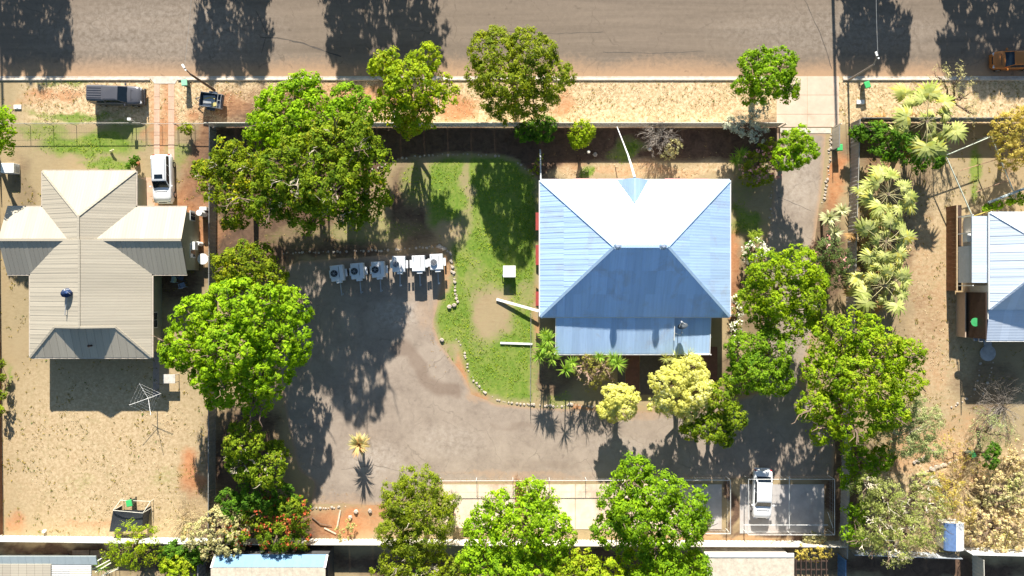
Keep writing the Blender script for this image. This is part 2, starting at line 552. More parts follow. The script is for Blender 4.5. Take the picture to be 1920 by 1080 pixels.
def palm(name, label, base_px, h, L, mats, trunk_mat, n=24, group=None, seed=1, dead=4, dead_mat=None, lean=(0, 0), fan=0.42, tr=0.16, nl=18, bw=None):
    rnd = random.Random(seed)
    b = W(*base_px)
    root = thing(name, label, 'palm tree', b, group)
    top = Vector((b.x + lean[0], b.y + lean[1], h))
    mb = MB()
    mb.tube([b + Vector((0, 0, -.1)), b + Vector((0, 0, .3)), b.lerp(top, 0.5) + Vector((0.05, 0, 0)), top], [tr * 1.5, tr * 1.1, tr, tr * 1.1], 8)
    mb.build('trunk', trunk_mat, root)
    protos = [frond_mesh('frond', L, mats, rnd, fan, nl, droop=dd, up=uu, bw=bw) for dd, uu in ((0.9, 0.8), (0.9, 0.35), (1.0, -0.1))]
    dp = frond_mesh('frond', L * 0.8, [dead_mat, trunk_mat], rnd, fan, nl, droop=1.3, up=-0.6) if dead_mat else None
    for i in range(n + (dead if dp else 0)):
        isdead = i >= n
        pr = dp if isdead else protos[0 if i < n * 0.35 else (1 if i < n * 0.72 else 2)]
        o = pr.copy(); o.name = 'frond'
        COL.objects.link(o)
        o.parent = root
        o.location = top - org(root) + Vector((0, 0, -0.1 - 0.25 * i / n))
        o.rotation_euler = (rnd.uniform(-.5, .5), rnd.uniform(-.35, .3), i * 2.39996 + rnd.uniform(-.45, .45))
        o.scale = (rnd.uniform(0.6, 1.15),) * 3
        if isdead: o['label'] = 'dry brown hanging palm leaf'
    for p in protos + ([dp] if dp else []): bpy.data.objects.remove(p)
    return root

def blade_palm(name, label, cat, base_px, h, L, w, mat, n=34, seed=1, droop=0.8, tr=.12, group=None):
    rnd = random.Random(seed); b = W(*base_px)
    root = thing(name, label, cat, b, group)
    mb = MB(); mb.tube([b + Vector((0, 0, -.1)), Vector((b.x, b.y, h))], [tr * 1.3, tr], 8); mb.build('trunk', BARK, root)
    protos = []
    for k in range(4):
        mb = MB()
        el = (1.15, .7, .25, -.1)[k]
        for s_ in (-1, 1): blade_strip(mb, (0, 0, 0), (math.cos(el), s_ * .05, math.sin(el)), L * (1 - .1 * k) * (1 + .06 * s_), w, droop, 5)
        o = mb.build('leaf_blade', mat, None); COL.objects.unlink(o); protos.append(o)
    for i in range(n):
        o = protos[min(3, int(4 * i / n))].copy(); o.name = 'leaf_blade'; COL.objects.link(o); o.parent = root
        o.location = (0, 0, h - .05 - .12 * i / n); o.rotation_euler = (rnd.uniform(-.15, .15), rnd.uniform(-.15, .15), i * 2.39996 + rnd.uniform(-.2, .2)); o.scale = (rnd.uniform(.8, 1.1),) * 3
    for p in protos: bpy.data.objects.remove(p)
    return root

def rosette_plant(name, label, cat, heads, mat, stem_mat, base=None, L=0.9, n=42, w=0.06, group=None, seed=3, droop=0.6):
    """heads: (px,py,h,scale) spiky rosettes on stems"""
    rnd = random.Random(seed)
    ws = [(W(x, y, h), sc) for x, y, h, sc in heads]
    if base: b = W(*base)
    else:
        b = Vector((sum(p.x for p, _ in ws) / len(ws), sum(p.y for p, _ in ws) / len(ws), 0))
    root = thing(name, label, cat, b, group)
    mb = MB(); st = MB()
    for p, sc in ws:
        for i in range(n):
            el = rnd.uniform(-0.15, 1.25); a = rnd.uniform(0, 6.28)
            d = Vector((math.cos(a) * math.cos(el), math.sin(a) * math.cos(el), math.sin(el)))
            blade_strip(mb, p + d * 0.04, d, L * sc * rnd.uniform(0.7, 1.1), w, droop, 3)
        q = b.lerp(Vector((p.x, p.y, 0)), 0.4); q.z = p.z * 0.45
        st.tube([b + Vector((0, 0, -.05)), q, p], [0.09, 0.07, 0.05], 6)
    mb.build('foliage', mat, root); st.build('stem', stem_mat, root)
    return root

def bare_shrub(name, label, cat, px, py, r_px, h, mat, n=22, base=None, group=None, seed=5, depth=2, r0=0.035, up=0.8):
    rnd = random.Random(seed)
    b = W(*(base or (px, py)))
    root = thing(name, label, cat, b, group)
    mb = MB(); c = W(px, py, h); r = r_px / S
    for i in range(n):
        a = rnd.uniform(0, 6.28); q = r * math.sqrt(rnd.random())
        branch_mb(mb, b, (c.x + q * math.cos(a), c.y + q * math.sin(a), h * rnd.uniform(0.5, 1.0)), r0, rnd, depth, 4, 0.14)
    mb.build('branches', mat, root)
    return root

# ---------------------------------------------------------------- roofs
def clip_poly(poly, axis, lo, hi):
    def half(P, f):
        out = []
        for i in range(len(P)):
            a, b = P[i], P[(i + 1) % len(P)]
            fa, fb = f(a), f(b)
            if fa >= 0: out.append(a)
            if (fa >= 0) != (fb >= 0):
                t = fa / (fa - fb)
                out.append((a[0] + (b[0] - a[0]) * t, a[1] + (b[1] - a[1]) * t))
        return out
    P = half(poly, lambda p: p[axis] - lo)
    return half(P, lambda p: hi - p[axis]) if P else P

def roof_sheets(parent, pts, mat, w=0.76, row=None, seed=0, lap=0.018, th=0.02, lift=0.03, name='roof_sheet'):
    """lay individual metal sheets on a roof plane; pts[0]->pts[1] is the eave"""
    rnd = random.Random(seed)
    P = [Vector(p) for p in pts]
    u = (P[1] - P[0]).normalized()
    nrm = Vector((0, 0, 0))
    for i in range(len(P)):
        a, b = P[i], P[(i + 1) % len(P)]
        nrm += a.cross(b)
    nrm.normalize()
    if nrm.z < 0: nrm = -nrm
    v = nrm.cross(u)
    O = P[0]
    q = [((p - O).dot(u), (p - O).dot(v)) for p in P]
    u0 = min(a for a, _ in q); u1 = max(a for a, _ in q); v0 = min(b for _, b in q); v1 = max(b for _, b in q)
    rows = [(v0, v1)]
    if row:
        k = max(1, round((v1 - v0) / row)); rows = [(v0 + (v1 - v0) * i / k, v0 + (v1 - v0) * (i + 1) / k) for i in range(k)]
    k = max(1, round((u1 - u0) / w)); w = (u1 - u0) / k
    for (ra, rb) in rows:
        off = rnd.uniform(0, w * 0.4) if row else 0
        for i in range(-1, k + 1):
            a0 = max(u0, u0 + i * w + off); a1 = min(u1, u0 + (i + 1) * w + off)
            if a1 - a0 < 0.02: continue
            c = clip_poly(clip_poly(q, 0, a0, a1 - 0.006), 1, ra, rb)
            # drop duplicates
            cc = []
            for p in c:
                if not cc or math.hypot(p[0] - cc[-1][0], p[1] - cc[-1][1]) > 1e-3: cc.append(p)
            if len(cc) > 2 and math.hypot(cc[0][0] - cc[-1][0], cc[0][1] - cc[-1][1]) < 1e-3: cc.pop()
            if len(cc) < 3: continue
            area = abs(sum(cc[i][0] * cc[(i + 1) % len(cc)][1] - cc[(i + 1) % len(cc)][0] * cc[i][1] for i in range(len(cc)))) / 2
            if area < 0.01: continue
            du = rnd.uniform(-0.4, 0.4)
            def hgt(p):
                return lift + lap * (p[0] - a0) / max(w, 0.05) + (0.016 * (rb - p[1]) / (rb - ra) if row else 0) + du * 0.006
            top = [O + u * p[0] + v * p[1] + nrm * (hgt(p) + th) for p in cc]
            bot = [O + u * p[0] + v * p[1] + nrm * hgt(p) for p in cc]
            n = len(cc)
            mb = MB()
            mb.add(top + bot, [tuple(range(n)), tuple(reversed(range(n, 2 * n)))] + [(i, n + i, n + (i + 1) % n, (i + 1) % n) for i in range(n)])
            mb.build(name, mat, parent)

def slab_poly(mb, pts, th=0.05, mi=0):
    n = len(pts)
    top = [Vector(p) for p in pts]; bot = [p - Vector((0, 0, th)) for p in top]
    return mb.add(top + bot, [tuple(range(n)), tuple(reversed(range(n, 2 * n)))] + [(i, n + i, n + (i + 1) % n, (i + 1) % n) for i in range(n)], mi)

# ---------------------------------------------------------------- vehicles
GLASS = simple('car_glass', (0.008, 0.014, 0.022), 0.12, var=0.1, spec=0.45)
TYRE = simple('tyre_rubber', (0.02, 0.02, 0.02), 0.85, var=0.2)
RIM = simple('alloy_rim', (0.5, 0.5, 0.52), 0.3, 0.8, var=0.1)
PLAST = simple('black_plastic', (0.025, 0.025, 0.028), 0.6, var=0.2)
LAMP_W = simple('headlight_lens', (0.7, 0.72, 0.75), 0.15, 0.3, var=0.1)
LAMP_R = simple('tail_lens', (0.45, 0.02, 0.02), 0.25, var=0.1)
CHROME = simple('chrome_trim', (0.6, 0.6, 0.6), 0.2, 0.9, var=0.05)

def paint(name, col, rough=0.3, metal=0.1):
    m = simple(name, col, rough, metal, var=0.06, scale=1.5, dirt=(0.35, 0.28, 0.2), dirt_amt=0.12)
    return m

def vehicle(name, label, cat, loc, yaw, L, Wd, hood, belt, roof, xs, mat, sx, sunroof=False, rails=False, canopy=None, bull=False, group=None, roofmat=None):
    """xs: x of (rear glass base, rear roof, front roof, windscreen base). +x is forward."""
    root = thing(name, label, cat, (loc[0], loc[1], 0), group, yaw)
    def B(mb, nm, m, parent=root, **k): return mb.build(nm, m, parent, world=False, **k)
    hw = Wd / 2
    def ring(x, w, z0, zs, zt):
        half = [(0.0, z0), (w * 0.86, z0), (w * 0.98, z0 + 0.12), (w, (z0 + zs) / 2), (w * 0.985, zs - 0.08), (w * 0.93, zs + 0.0), (w * 0.72, zt), (w * 0.35, zt + 0.025)]
        r = [(x, y, z) for y, z in half] + [(x, 0, zt + 0.03)] + [(x, -y, z) for y, z in reversed(half[1:])]
        return r
    xr, xf = -L / 2, L / 2
    A, Bx, Cx, D = xs
    st = [(xr, 0.80, .45, belt - .25, belt - .22), (xr + .07, .90, .34, belt - .1, belt - .06), (xr + .25, .965, .30, belt - .03, belt),
          (xr + .8, 1.0, .26, belt - .02, belt + .01), (0, 1.0, .24, belt - .02, belt), (D - .2, 1.0, .25, belt - .03, belt - .01),
          (D + .25, .99, .26, hood - .03, hood + .01), (xf - .55, .975, .26, hood - .06, hood - .01), (xf - .22, .92, .28, hood - .11, hood - .05),
          (xf - .08, .80, .32, hood - .3, hood - .27), (xf, .66, .4, hood - .42, hood - .4)]
    mb = MB(); mb.loft([ring(x, hw * w, z0, zs, zt) for x, w, z0, zs, zt in st])
    body = B(mb, 'body', mat, smooth=True)
    # cabin
    wb, wr = hw * 0.93, hw * 0.80
    def cr(x, w, z, bow=0.02):
        return [(x, -w, z), (x, -w * .5, z + bow), (x, 0, z + bow * 1.4), (x, w * .5, z + bow), (x, w, z)]
    g = MB()
    b0 = [(A, -wb * .94, belt - .04), (A, wb * .94, belt - .04), (D, wb * .95, belt - .04), (D, -wb * .95, belt - .04)]
    m0 = [((A + Bx) / 2, -(wb + wr) / 2 * 1.0, (belt + roof) / 2 + .05), ((A + Bx) / 2, (wb + wr) / 2, (belt + roof) / 2 + .05), ((Cx + D) / 2, (wb + wr) / 2, (belt + roof) / 2 + .05), ((Cx + D) / 2, -(wb + wr) / 2, (belt + roof) / 2 + .05)]
    t0 = [(Bx, -wr, roof - .03), (Bx, wr, roof - .03), (Cx, wr * .95, roof - .03), (Cx, -wr * .95, roof - .03)]
    i0 = [(Bx + .18, -wr * .8, roof + .015), (Bx + .18, wr * .8, roof + .015), (Cx - .2, wr * .76, roof + .015), (Cx - .2, -wr * .76, roof + .015)]
    g.loft([b0, t0, i0], caps=True)
    cabin = B(g, 'cabin', roofmat or mat, bevel=0.035, smooth=True)
    # glass panes, lying just proud of the cabin faces
    def pane(a, b, c, d, nm='window', k=0.86, kv=0.80, off=0.014):
        a, b, c, d = map(Vector, (a, b, c, d))
        ce = (a + b + c + d) / 4
        def sc(p): return ce + (p - ce) * k
        n = (b - a).cross(d - a).normalized()
        if n.dot(ce - Vector((ce.x * 0.5, 0, belt))) < 0: n = -n
        q = []
        for p, o in ((a, d), (b, c), (c, b), (d, a)):
            p2 = p.lerp(o, (1 - kv) / 2); q.append(p2)
        ce = sum(q, Vector()) / 4
        q = [ce + (p - ce) * Vector((1, 1, 1)) * 1.0 for p in q]
        e = (q[1] - q[0]); q2 = [q[0].lerp(q[1], (1 - k) / 2), q[1].lerp(q[0], (1 - k) / 2), q[2].lerp(q[3], (1 - k) / 2), q[3].lerp(q[2], (1 - k) / 2)]
        m = MB(); o1 = [p + n * off for p in q2]; o2 = [p - n * .01 for p in q2]
        m.add(o1 + o2, [(0, 1, 2, 3), (7, 6, 5, 4), (0, 4, 5, 1), (1, 5, 6, 2), (2, 6, 7, 3), (3, 7, 4, 0)])
        return B(m, nm, GLASS)
    pane(b0[3], b0[2], t0[2], t0[3], 'windscreen', .93, .9)
    pane(b0[1], b0[0], t0[0], t0[1], 'rear_window', .86, .7)
    for s_ in (1, -1):
        bb = (Vector((A, s_ * wb * .94, belt - .04)), Vector((D, s_ * wb * .95, belt - .04)), Vector((Cx, s_ * wr * .95, roof - .03)), Vector((Bx, s_ * wr, roof - .03)))
        cuts = [0.03, 0.36, 0.66, 0.97] if (Cx - Bx) > 1.9 else [0.04, 0.5, 0.96]
        for i in range(len(cuts) - 1):
            u0, u1 = cuts[i], cuts[i + 1]
            pane(bb[0].lerp(bb[1], u0), bb[0].lerp(bb[1], u1), bb[3].lerp(bb[2], u1), bb[3].lerp(bb[2], u0), 'side_window', .93, .72)
    # wheels
    wx = L / 2 - 0.85 if L > 4.5 else L / 2 - .75
    for x in (-wx + .12, wx - .02):
        for s_ in (1, -1):
            m = MB(); ww = 0.2; r = 0.34
            n = 20
            ring0 = [(x + r * math.cos(a * 2 * math.pi / n), s_ * (hw - ww + .03), .34 + r * math.sin(a * 2 * math.pi / n)) for a in range(n)]
            ring1 = [(p[0], s_ * (hw + .015), p[2]) for p in ring0]
            m.loft([ring0, ring1]); wh = B(m, 'wheel', TYRE, bevel=0.02)
            m = MB(); rr = .2
            r0 = [(x + rr * math.cos(a * 2 * math.pi / n), s_ * (hw + .016), .34 + rr * math.sin(a * 2 * math.pi / n)) for a in range(n)]
            r1 = [(x + (p[0] - x) * .8, s_ * (hw + .03), .34 + (p[2] - .34) * .8) for p in r0]
            m.loft([r0, r1]); m.build('rim', RIM, wh, world=False)
    # lights, mirrors, bumpers, grille
    for s_ in (1, -1):
        m = MB(); m.box((xf - .17, s_ * hw * .68, hood - .27), (.22, .34, .14), s_ * -.35); B(m, 'headlight', LAMP_W, bevel=.03)
        m = MB(); m.box((xr + .06, s_ * hw * .78, belt - .22), (.1, .22, .3)); B(m, 'tail_light', LAMP_R, bevel=.02)
        m = MB(); m.box((D - .18, s_ * (hw + .11), belt + .06), (.14, .24, .16)); B(m, 'wing_mirror', mat, bevel=.03)
    m = MB(); m.box((xf - .02, 0, .42), (.12, Wd * .74, .2)); B(m, 'front_bumper', PLAST if bull else mat, bevel=.03)
    m = MB(); m.box((xr - .02, 0, .45), (.14, Wd * .82, .2)); B(m, 'rear_bumper', mat, bevel=.03)
    m = MB(); m.box((xf - .05, 0, hood - .33), (.06, Wd * .42, .16)); B(m, 'grille', PLAST)
    m = MB()
    m.box(((D + .35), 0, hood + .035), (.05, Wd * .62, .012)); B(m, 'wiper_cowl', PLAST)
    # bonnet creases
    for s_ in (1, -1):
        m = MB(); m.bar((D + .3, s_ * hw * .5, hood + .045), (xf - .4, s_ * hw * .38, hood - .035), .03, .02); B(m, 'bonnet_crease', mat)
    m = MB(); m.bar((xf - .33, -hw * .62, hood - .1), (xf - .33, hw * .62, hood - .1), .025, .015); B(m, 'bonnet_seam', PLAST)
    if sunroof:
        m = MB(); m.box((Cx - .42, 0, roof + .022), (.42, .84, .015)); B(m, 'sunroof', GLASS)
    if rails:
        for s_ in (1, -1):
            m = MB(); m.tube([(Bx + .15, s_ * wr * .86, roof - .01), (Bx + .3, s_ * wr * .86, roof + .06), (Cx - .3, s_ * wr * .86, roof + .06), (Cx - .1, s_ * wr * .84, roof - .01)], .02, 5)
            B(m, 'roof_rail', CHROME)
    if canopy:
        x0, x1 = canopy
        m = MB()
        r0 = lambda x, k: [(x, -hw * .93 * k, belt - .03), (x, -hw * .86 * k, roof - .12), (x, -hw * .7 * k, roof - .02), (x, hw * .7 * k, roof - .02), (x, hw * .86 * k, roof - .12), (x, hw * .93 * k, belt - .03)]
        m.loft([r0(x0, .97), r0(x1, 1)]); cn = B(m, 'canopy', mat, bevel=.03)
        for i in range(5):
            y = (i - 2) * hw * .26
            m = MB(); m.box(((x0 + x1) / 2 - .1, y, roof - .005), ((x1 - x0) * .8, .07, .035)); m.build('canopy_rib', mat, cn, world=False, bevel=.012)
        for s_ in (1, -1):
            m = MB()
            m.add([(x0 + .25, s_ * hw * .925, belt + .1), (x1 - .2, s_ * hw * .945, belt + .1), (x1 - .2, s_ * hw * .89, roof - .2), (x0 + .25, s_ * hw * .875, roof - .2)], [(0, 1, 2, 3)])
            m.build('canopy_window', GLASS, cn, world=False)
    if bull:
        m = MB()
        m.tube([(xf + .12, -hw * .8, .45), (xf + .14, -hw * .55, .95), (xf + .14, hw * .55, .95), (xf + .12, hw * .8, .45)], .035, 6)
        m.tube([(xf + .16, -hw * .3, .45), (xf + .16, -hw * .25, .98)], .03, 6); m.tube([(xf + .16, hw * .3, .45), (xf + .16, hw * .25, .98)], .03, 6)
        m.box((xf + .08, 0, .45), (.16, Wd * .86, .2))
        B(m, 'bull_bar', PLAST)
        m = MB(); m.tube([(D - .1, -hw * .9, belt), (D - .25, -hw * .96, roof - .1), (D - .25, -hw * .96, roof + .05)], .03, 5); B(m, 'snorkel', PLAST)
    return root

# ---------------------------------------------------------------- fences
def panel_fence(name, label, a, b, h, mat, post_mat=None, pw=2.4, group=None, ribbed=True, cap_mat=None, gap=0.05):
    """steel sheet fence: each infill panel and post is its own part"""
    a = Vector(a); b = Vector(b); a.z = b.z = 0
    L = (b - a).length; n = max(1, round(L / pw)); d = (b - a).normalized(); nrm = Vector((-d.y, d.x, 0))
    root = thing(name, label, 'fence', a, group)
    pm = post_mat or mat
    for i in range(n + 1):
        p = a.lerp(b, i / n)
        mb = MB(); mb.box((p.x, p.y, h / 2), (.08, .08, h + .06), math.atan2(d.y, d.x)); mb.build('post', pm, root)
    for i in range(n):
        p = a.lerp(b, i / n) + d * .045; q = a.lerp(b, (i + 1) / n) - d * .045
        mb = MB()
        if ribbed:
            k = 12; top = []; 
            pts = []
            for j in range(k + 1):
                base = p.lerp(q, j / k)
                pts.append(base + nrm * (0.022 if j % 2 else -0.022))
            vs = [(x.x, x.y, gap) for x in pts] + [(x.x, x.y, h - .03) for x in pts]
            vs += [(x.x + nrm.x * .006, x.y + nrm.y * .006, gap) for x in pts] + [(x.x + nrm.x * .006, x.y + nrm.y * .006, h - .03) for x in pts]
            m = k + 1
            fs = [(j, j + 1, m + j + 1, m + j) for j in range(k)] + [(2 * m + j + 1, 2 * m + j, 3 * m + j, 3 * m + j + 1) for j in range(k)]
            mb.add(vs, fs)
        else:
            mb.bar((p.x, p.y, h / 2), (q.x, q.y, h / 2), .03, h - .1)
        mb.build('fence_panel', mat, root)
        mb = MB(); mb.bar((p.x, p.y, h - .01), (q.x, q.y, h - .01), .07, .045); mb.build('rail', cap_mat or pm, root)
    return root

def wire_fence(name, label, pts, h, mat, group=None, post=2.4, r=0.025, wires=(0.35, 0.7), cat='fence', closed=False, top=True, mesh=0):
    P = [Vector((p[0], p[1], 0)) for p in pts]
    if closed: P.append(P[0])
    root = thing(name, label, cat, P[0], group)
    first = True
    for a, b in zip(P[:-1], P[1:]):
        n = max(1, round((b - a).length / post))
        for i in range(0 if first else 1, n + 1):
            p = a.lerp(b, i / n)
            mb = MB(); mb.tube([(p.x, p.y, -.05), (p.x, p.y, h)], r, 6); mb.build('post', mat, root)
        first = False
        if top:
            mb = MB(); mb.tube([(a.x, a.y, h), (b.x, b.y, h)], r * .9, 5); mb.build('rail', mat, root)
        mb = MB()
        for w in wires: mb.tube([(a.x, a.y, h * w), (b.x, b.y, h * w)], .006, 3)
        if mesh:
            L = (b - a).length; k = int(L / mesh)
            for i in range(k):
                p = a.lerp(b, i / k); mb.tube([(p.x, p.y, .05), (p.x, p.y, h)], .003, 3, caps=False)
        mb.build('wire_netting', mat, root, kind='stuff')
    return root
# ---------------------------------------------------------------- ground
LAWN = [(806, 305), (870, 294), (930, 294), (970, 308), (1000, 336), (1006, 420), (1004, 560), (998, 640), (994, 752), (940, 748), (908, 738), (884, 712), (870, 672), (862, 640), (828, 640), (818, 600), (832, 560), (852, 520), (846, 475), (832, 455), (815, 430), (800, 380)]
GREENS = [(130, 155, 60, 9, .55), (145, 219, 85, 10, .8), (175, 275, 95, 26, .95), (90, 245, 60, 15, .55), (235, 245, 40, 15, .6), (345, 290, 25, 22, .55), (205, 312, 60, 8, .8),
          (1100, 320, 22, 14, .9), (1172, 285, 32, 18, .8), (1395, 415, 30, 25, .8), (1400, 350, 25, 50, .35), (1838, 310, 10, 40, .8), (1832, 365, 8, 18, .7),
          (842, 690, 10, 26, .35), (1000, 700, 8, 50, .5), (1052, 748, 30, 18, .45), (700, 430, 110, 25, .35), (560, 440, 60, 25, .2), (850, 500, 12, 55, .45), (15, 720, 6, 40, .6),
          (320, 900, 40, 25, .25), (150, 905, 35, 20, .2), (845, 660, 14, 20, .4), (1860, 860, 25, 60, .25), (790, 340, 30, 40, .5)]
DRYS = [(918, 588, 36, 50, 1.0), (873, 345, 9, 50, .75), (872, 430, 14, 50, .55), (890, 520, 18, 40, .35), (845, 445, 22, 26, .9), (900, 650, 24, 30, .3), (985, 560, 20, 30, .5), (1, 1, 1, 1, 0)]
DIRTS = [(105, 178, 60, 10, .75), (60, 192, 40, 10, .4), (360, 215, 22, 14, .8), (432, 195, 45, 20, .85), (358, 880, 18, 50, 1), (362, 395, 32, 85, 1), (300, 430, 40, 60, .8), (308, 225, 18, 80, .75), (280, 220, 10, 50, .6),
         (620, 980, 90, 30, .95), (640, 185, 200, 30, .75), (860, 200, 40, 25, .9), (1060, 200, 32, 28, .7), (1340, 200, 25, 15, .3), (1003, 585, 12, 60, .9), (1376, 520, 12, 120, .95),
         (1572, 340, 18, 70, .9), (430, 450, 35, 40, .95), (1488, 650, 35, 55, .7), (826, 520, 12, 60, .55), (30, 975, 18, 22, .7), (170, 985, 60, 10, .45), (1190, 322, 150, 13, .45), (1120, 780, 120, 14, .8),
         (1700, 840, 60, 50, .45), (1640, 320, 30, 30, .55), (1800, 880, 70, 40, .5), (975, 930, 14, 50, 1), (700, 945, 20, 40, .7), (1340, 1020, 250, 14, .5), (1400, 740, 40, 16, .5), (1050, 300, 50, 15, .5), (870, 700, 14, 50, .75),
         (1900, 290, 30, 60, .3), (1300, 255, 60, 14, .4), (900, 745, 30, 16, .8), (385, 330, 20, 140, .8), (1755, 600, 50, 190, .3), (1720, 480, 40, 60, .3), (1790, 820, 60, 60, .35), (1650, 330, 40, 40, .4), (1850, 470, 60, 60, .3), (800, 190, 60, 30, .6)]
SOILS_AND_SHADE = [(520, 320, 170, 150, 1.0), (480, 470, 90, 60, .9), (460, 860, 75, 110, .9), (620, 460, 130, 22, .8), (1330, 272, 80, 20, .45), (1420, 260, 60, 40, .8), (1410, 550, 40, 100, .55), (1560, 480, 40, 100, .75),
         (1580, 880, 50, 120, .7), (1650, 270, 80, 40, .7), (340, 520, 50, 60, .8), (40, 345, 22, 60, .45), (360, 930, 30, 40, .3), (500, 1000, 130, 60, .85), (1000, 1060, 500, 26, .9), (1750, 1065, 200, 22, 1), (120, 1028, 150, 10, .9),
         (1300, 700, 120, 40, .6), (1040, 700, 50, 50, .7), (785, 390, 60, 90, .8), (1670, 420, 50, 60, .5), (1690, 470, 35, 80, .4), (1740, 380, 25, 50, .35), (1640, 520, 50, 40, .6), (1670, 600, 110, 110, .3), (1880, 830, 60, 30, .3), (330, 1050, 120, 30, 1), (1440, 1000, 120, 12, .5), (1010, 400, 9, 90, .8), (1830, 450, 30, 60, .35), (1850, 720, 60, 60, .55), (1374, 950, 10, 60, 1), (1561, 950, 11, 60, 1), (1460, 1004, 120, 5, .9), (1310, 1000, 60, 8, .7), (1720, 330, 30, 40, .5)]  # blobs west of the lawn and south of the white house are painted shade
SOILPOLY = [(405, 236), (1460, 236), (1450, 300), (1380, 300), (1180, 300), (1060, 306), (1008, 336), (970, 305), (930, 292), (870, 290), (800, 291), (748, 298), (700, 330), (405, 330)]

xs_ = np.concatenate([[-3000, -800, -200, -90, -64], np.arange(-56, 56.01, 0.25), [64, 90, 200, 800, 3000]])
ys_ = np.concatenate([[-3000, -800, -200, -60, -38], np.arange(-32, 32.01, 0.25), [38, 60, 200, 800, 3000]])
GX, GY = np.meshgrid(xs_, ys_)

def zones(GX, GY):
    X = GX * S + 960; Y = 540 - GY * S
    nx = (fbm(GX * 0.45 + 40, GY * 0.45, 5) - 0.5) * 46
    ny = (fbm(GX * 0.45, GY * 0.45 + 90, 5) - 0.5) * 46
    XX, YY = X + nx, Y + ny
    XL, YL = X + nx * 0.25, Y + ny * 0.25
    lawn = polymask(X + nx * 0.4, Y + ny * 0.4, LAWN, 9)
    g = lawn.copy()
    for b in GREENS: g = np.maximum(g, blobmask(XX, YY, *b))
    for b in DRYS: g = g * (1 - blobmask(XX, YY, *b) * 0.9)
    d = np.zeros_like(g)
    for b in DIRTS: d = np.maximum(d, blobmask(XX, YY, *b))
    d *= (1 - lawn)
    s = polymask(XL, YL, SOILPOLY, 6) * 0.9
    for b in SOILS_AND_SHADE: s = np.maximum(s, blobmask(XX, YY, *b))  # bare soil plus painted tree and house shade
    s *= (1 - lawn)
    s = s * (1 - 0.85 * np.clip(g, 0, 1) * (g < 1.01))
    inside = (np.abs(X - 960) < 1050) & (np.abs(Y - 540) < 600)
    # pale straw verge
    straw = ((Y > 140) & (Y < 232)).astype(float) * np.clip((X - 20) / 60, 0, 1)
    straw = np.maximum(straw, 0.55 * blobmask(XX, YY, 200, 850, 200, 170)) 
    straw = np.maximum(straw, 0.7 * polymask(XX, YY, [(1040, 306), (1375, 306), (1375, 334), (1040, 334)], 8))
    straw = np.maximum(straw, 0.75 * blobmask(XX, YY, 1810, 920, 150, 110)); straw = np.maximum(straw, 0.45 * blobmask(XX, YY, 1760, 560, 60, 260))
    for a in (g, d, s, straw): a[~inside] = np.where(a[~inside] > 0, a[~inside] * 0.0, 0)
    return g, d, s, straw
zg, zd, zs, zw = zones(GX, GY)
ny_, nx_ = GX.shape
V = np.stack([GX.ravel(), GY.ravel(), np.zeros(GX.size)], 1)
I = np.arange(GX.size).reshape(ny_, nx_)
F = np.stack([I[:-1, :-1], I[:-1, 1:], I[1:, 1:], I[1:, :-1]], -1).reshape(-1, 4)

t = NT('ground_earth_and_grass')
at = t.n('ShaderNodeVertexColor', layer_name='zone')
sep = t.n('ShaderNodeSeparateColor'); t.l(at.outputs['Color'], sep.inputs[0])
pos = t.world()
n1 = t.noise(0.5, 6, 0.65, pos, 0.4); n2 = t.noise(3.2, 5, 0.7, pos, 0.5); n3 = t.noise(14, 3, 0.7, pos); n4 = t.noise(1.3, 5, 0.7, pos, 1.0)
mpg = t.n('ShaderNodeMapping'); mpg.inputs['Scale'].default_value = (1.0, 2.6, 1.0); t.l(pos, mpg.inputs[0])
n5 = t.noise(1.7, 8, 0.72, mpg.outputs[0], 0.3); n6 = t.noise(0.16, 4, 0.6, pos, 0.5); n7 = t.noise(6.0, 4, 0.75, mpg.outputs[0])
tan = t.mix(t.maprange(n5, 0.28, 0.72), (0.25, 0.19, 0.105), (0.38, 0.305, 0.18))
tan = t.mix(t.math('MULTIPLY', t.maprange(n6, 0.42, 0.7), 0.55), tan, (0.40, 0.27, 0.15))
tan = t.mix(t.math('MULTIPLY', t.maprange(n7, 0.60, 0.78), 0.6), tan, (0.20, 0.16, 0.08))
tan = t.mix(t.maprange(n1, 0.35, 0.7), tan, (0.355, 0.275, 0.16))
tan = t.mix(t.math('MULTIPLY', t.maprange(n3, 0.62, 0.8), 0.35), tan, (0.22, 0.165, 0.09))
straw = t.mix(t.maprange(n2, 0.35, 0.62), (0.36, 0.24, 0.12), (0.72, 0.55, 0.35))
straw = t.mix(t.math('MULTIPLY', t.maprange(n4, 0.52, 0.7), 0.6), straw, (0.30, 0.26, 0.11))
straw = t.mix(t.math('MULTIPLY', t.maprange(n3, 0.55, 0.72), 0.55), straw, (0.20, 0.13, 0.06))
c = t.mix(at.outputs['Alpha'], tan, straw)
dirt = t.mix(t.maprange(n4, 0.3, 0.7), (0.34, 0.135, 0.055), (0.52, 0.25, 0.12))
dirt = t.mix(t.math('MULTIPLY', t.maprange(n3, 0.5, 0.7), 0.5), dirt, (0.55, 0.34, 0.20))
def zf(ch, lo=0.35, hi=0.65, amt=0.55):
    v = t.math('ADD', ch, t.math('MULTIPLY', t.math('SUBTRACT', n5, 0.5), amt))
    v = t.math('ADD', v, t.math('MULTIPLY', t.math('SUBTRACT', n1, 0.5), amt * .6))
    return t.maprange(v, lo, hi)
c = t.mix(zf(sep.outputs[1], 0.15, 1.0, 1.2), c, dirt)
soil_and_shade = t.mix(t.maprange(n4, 0.3, 0.7), (0.075, 0.048, 0.034), (0.17, 0.105, 0.07))  # soil colour, also used to paint shade on the ground
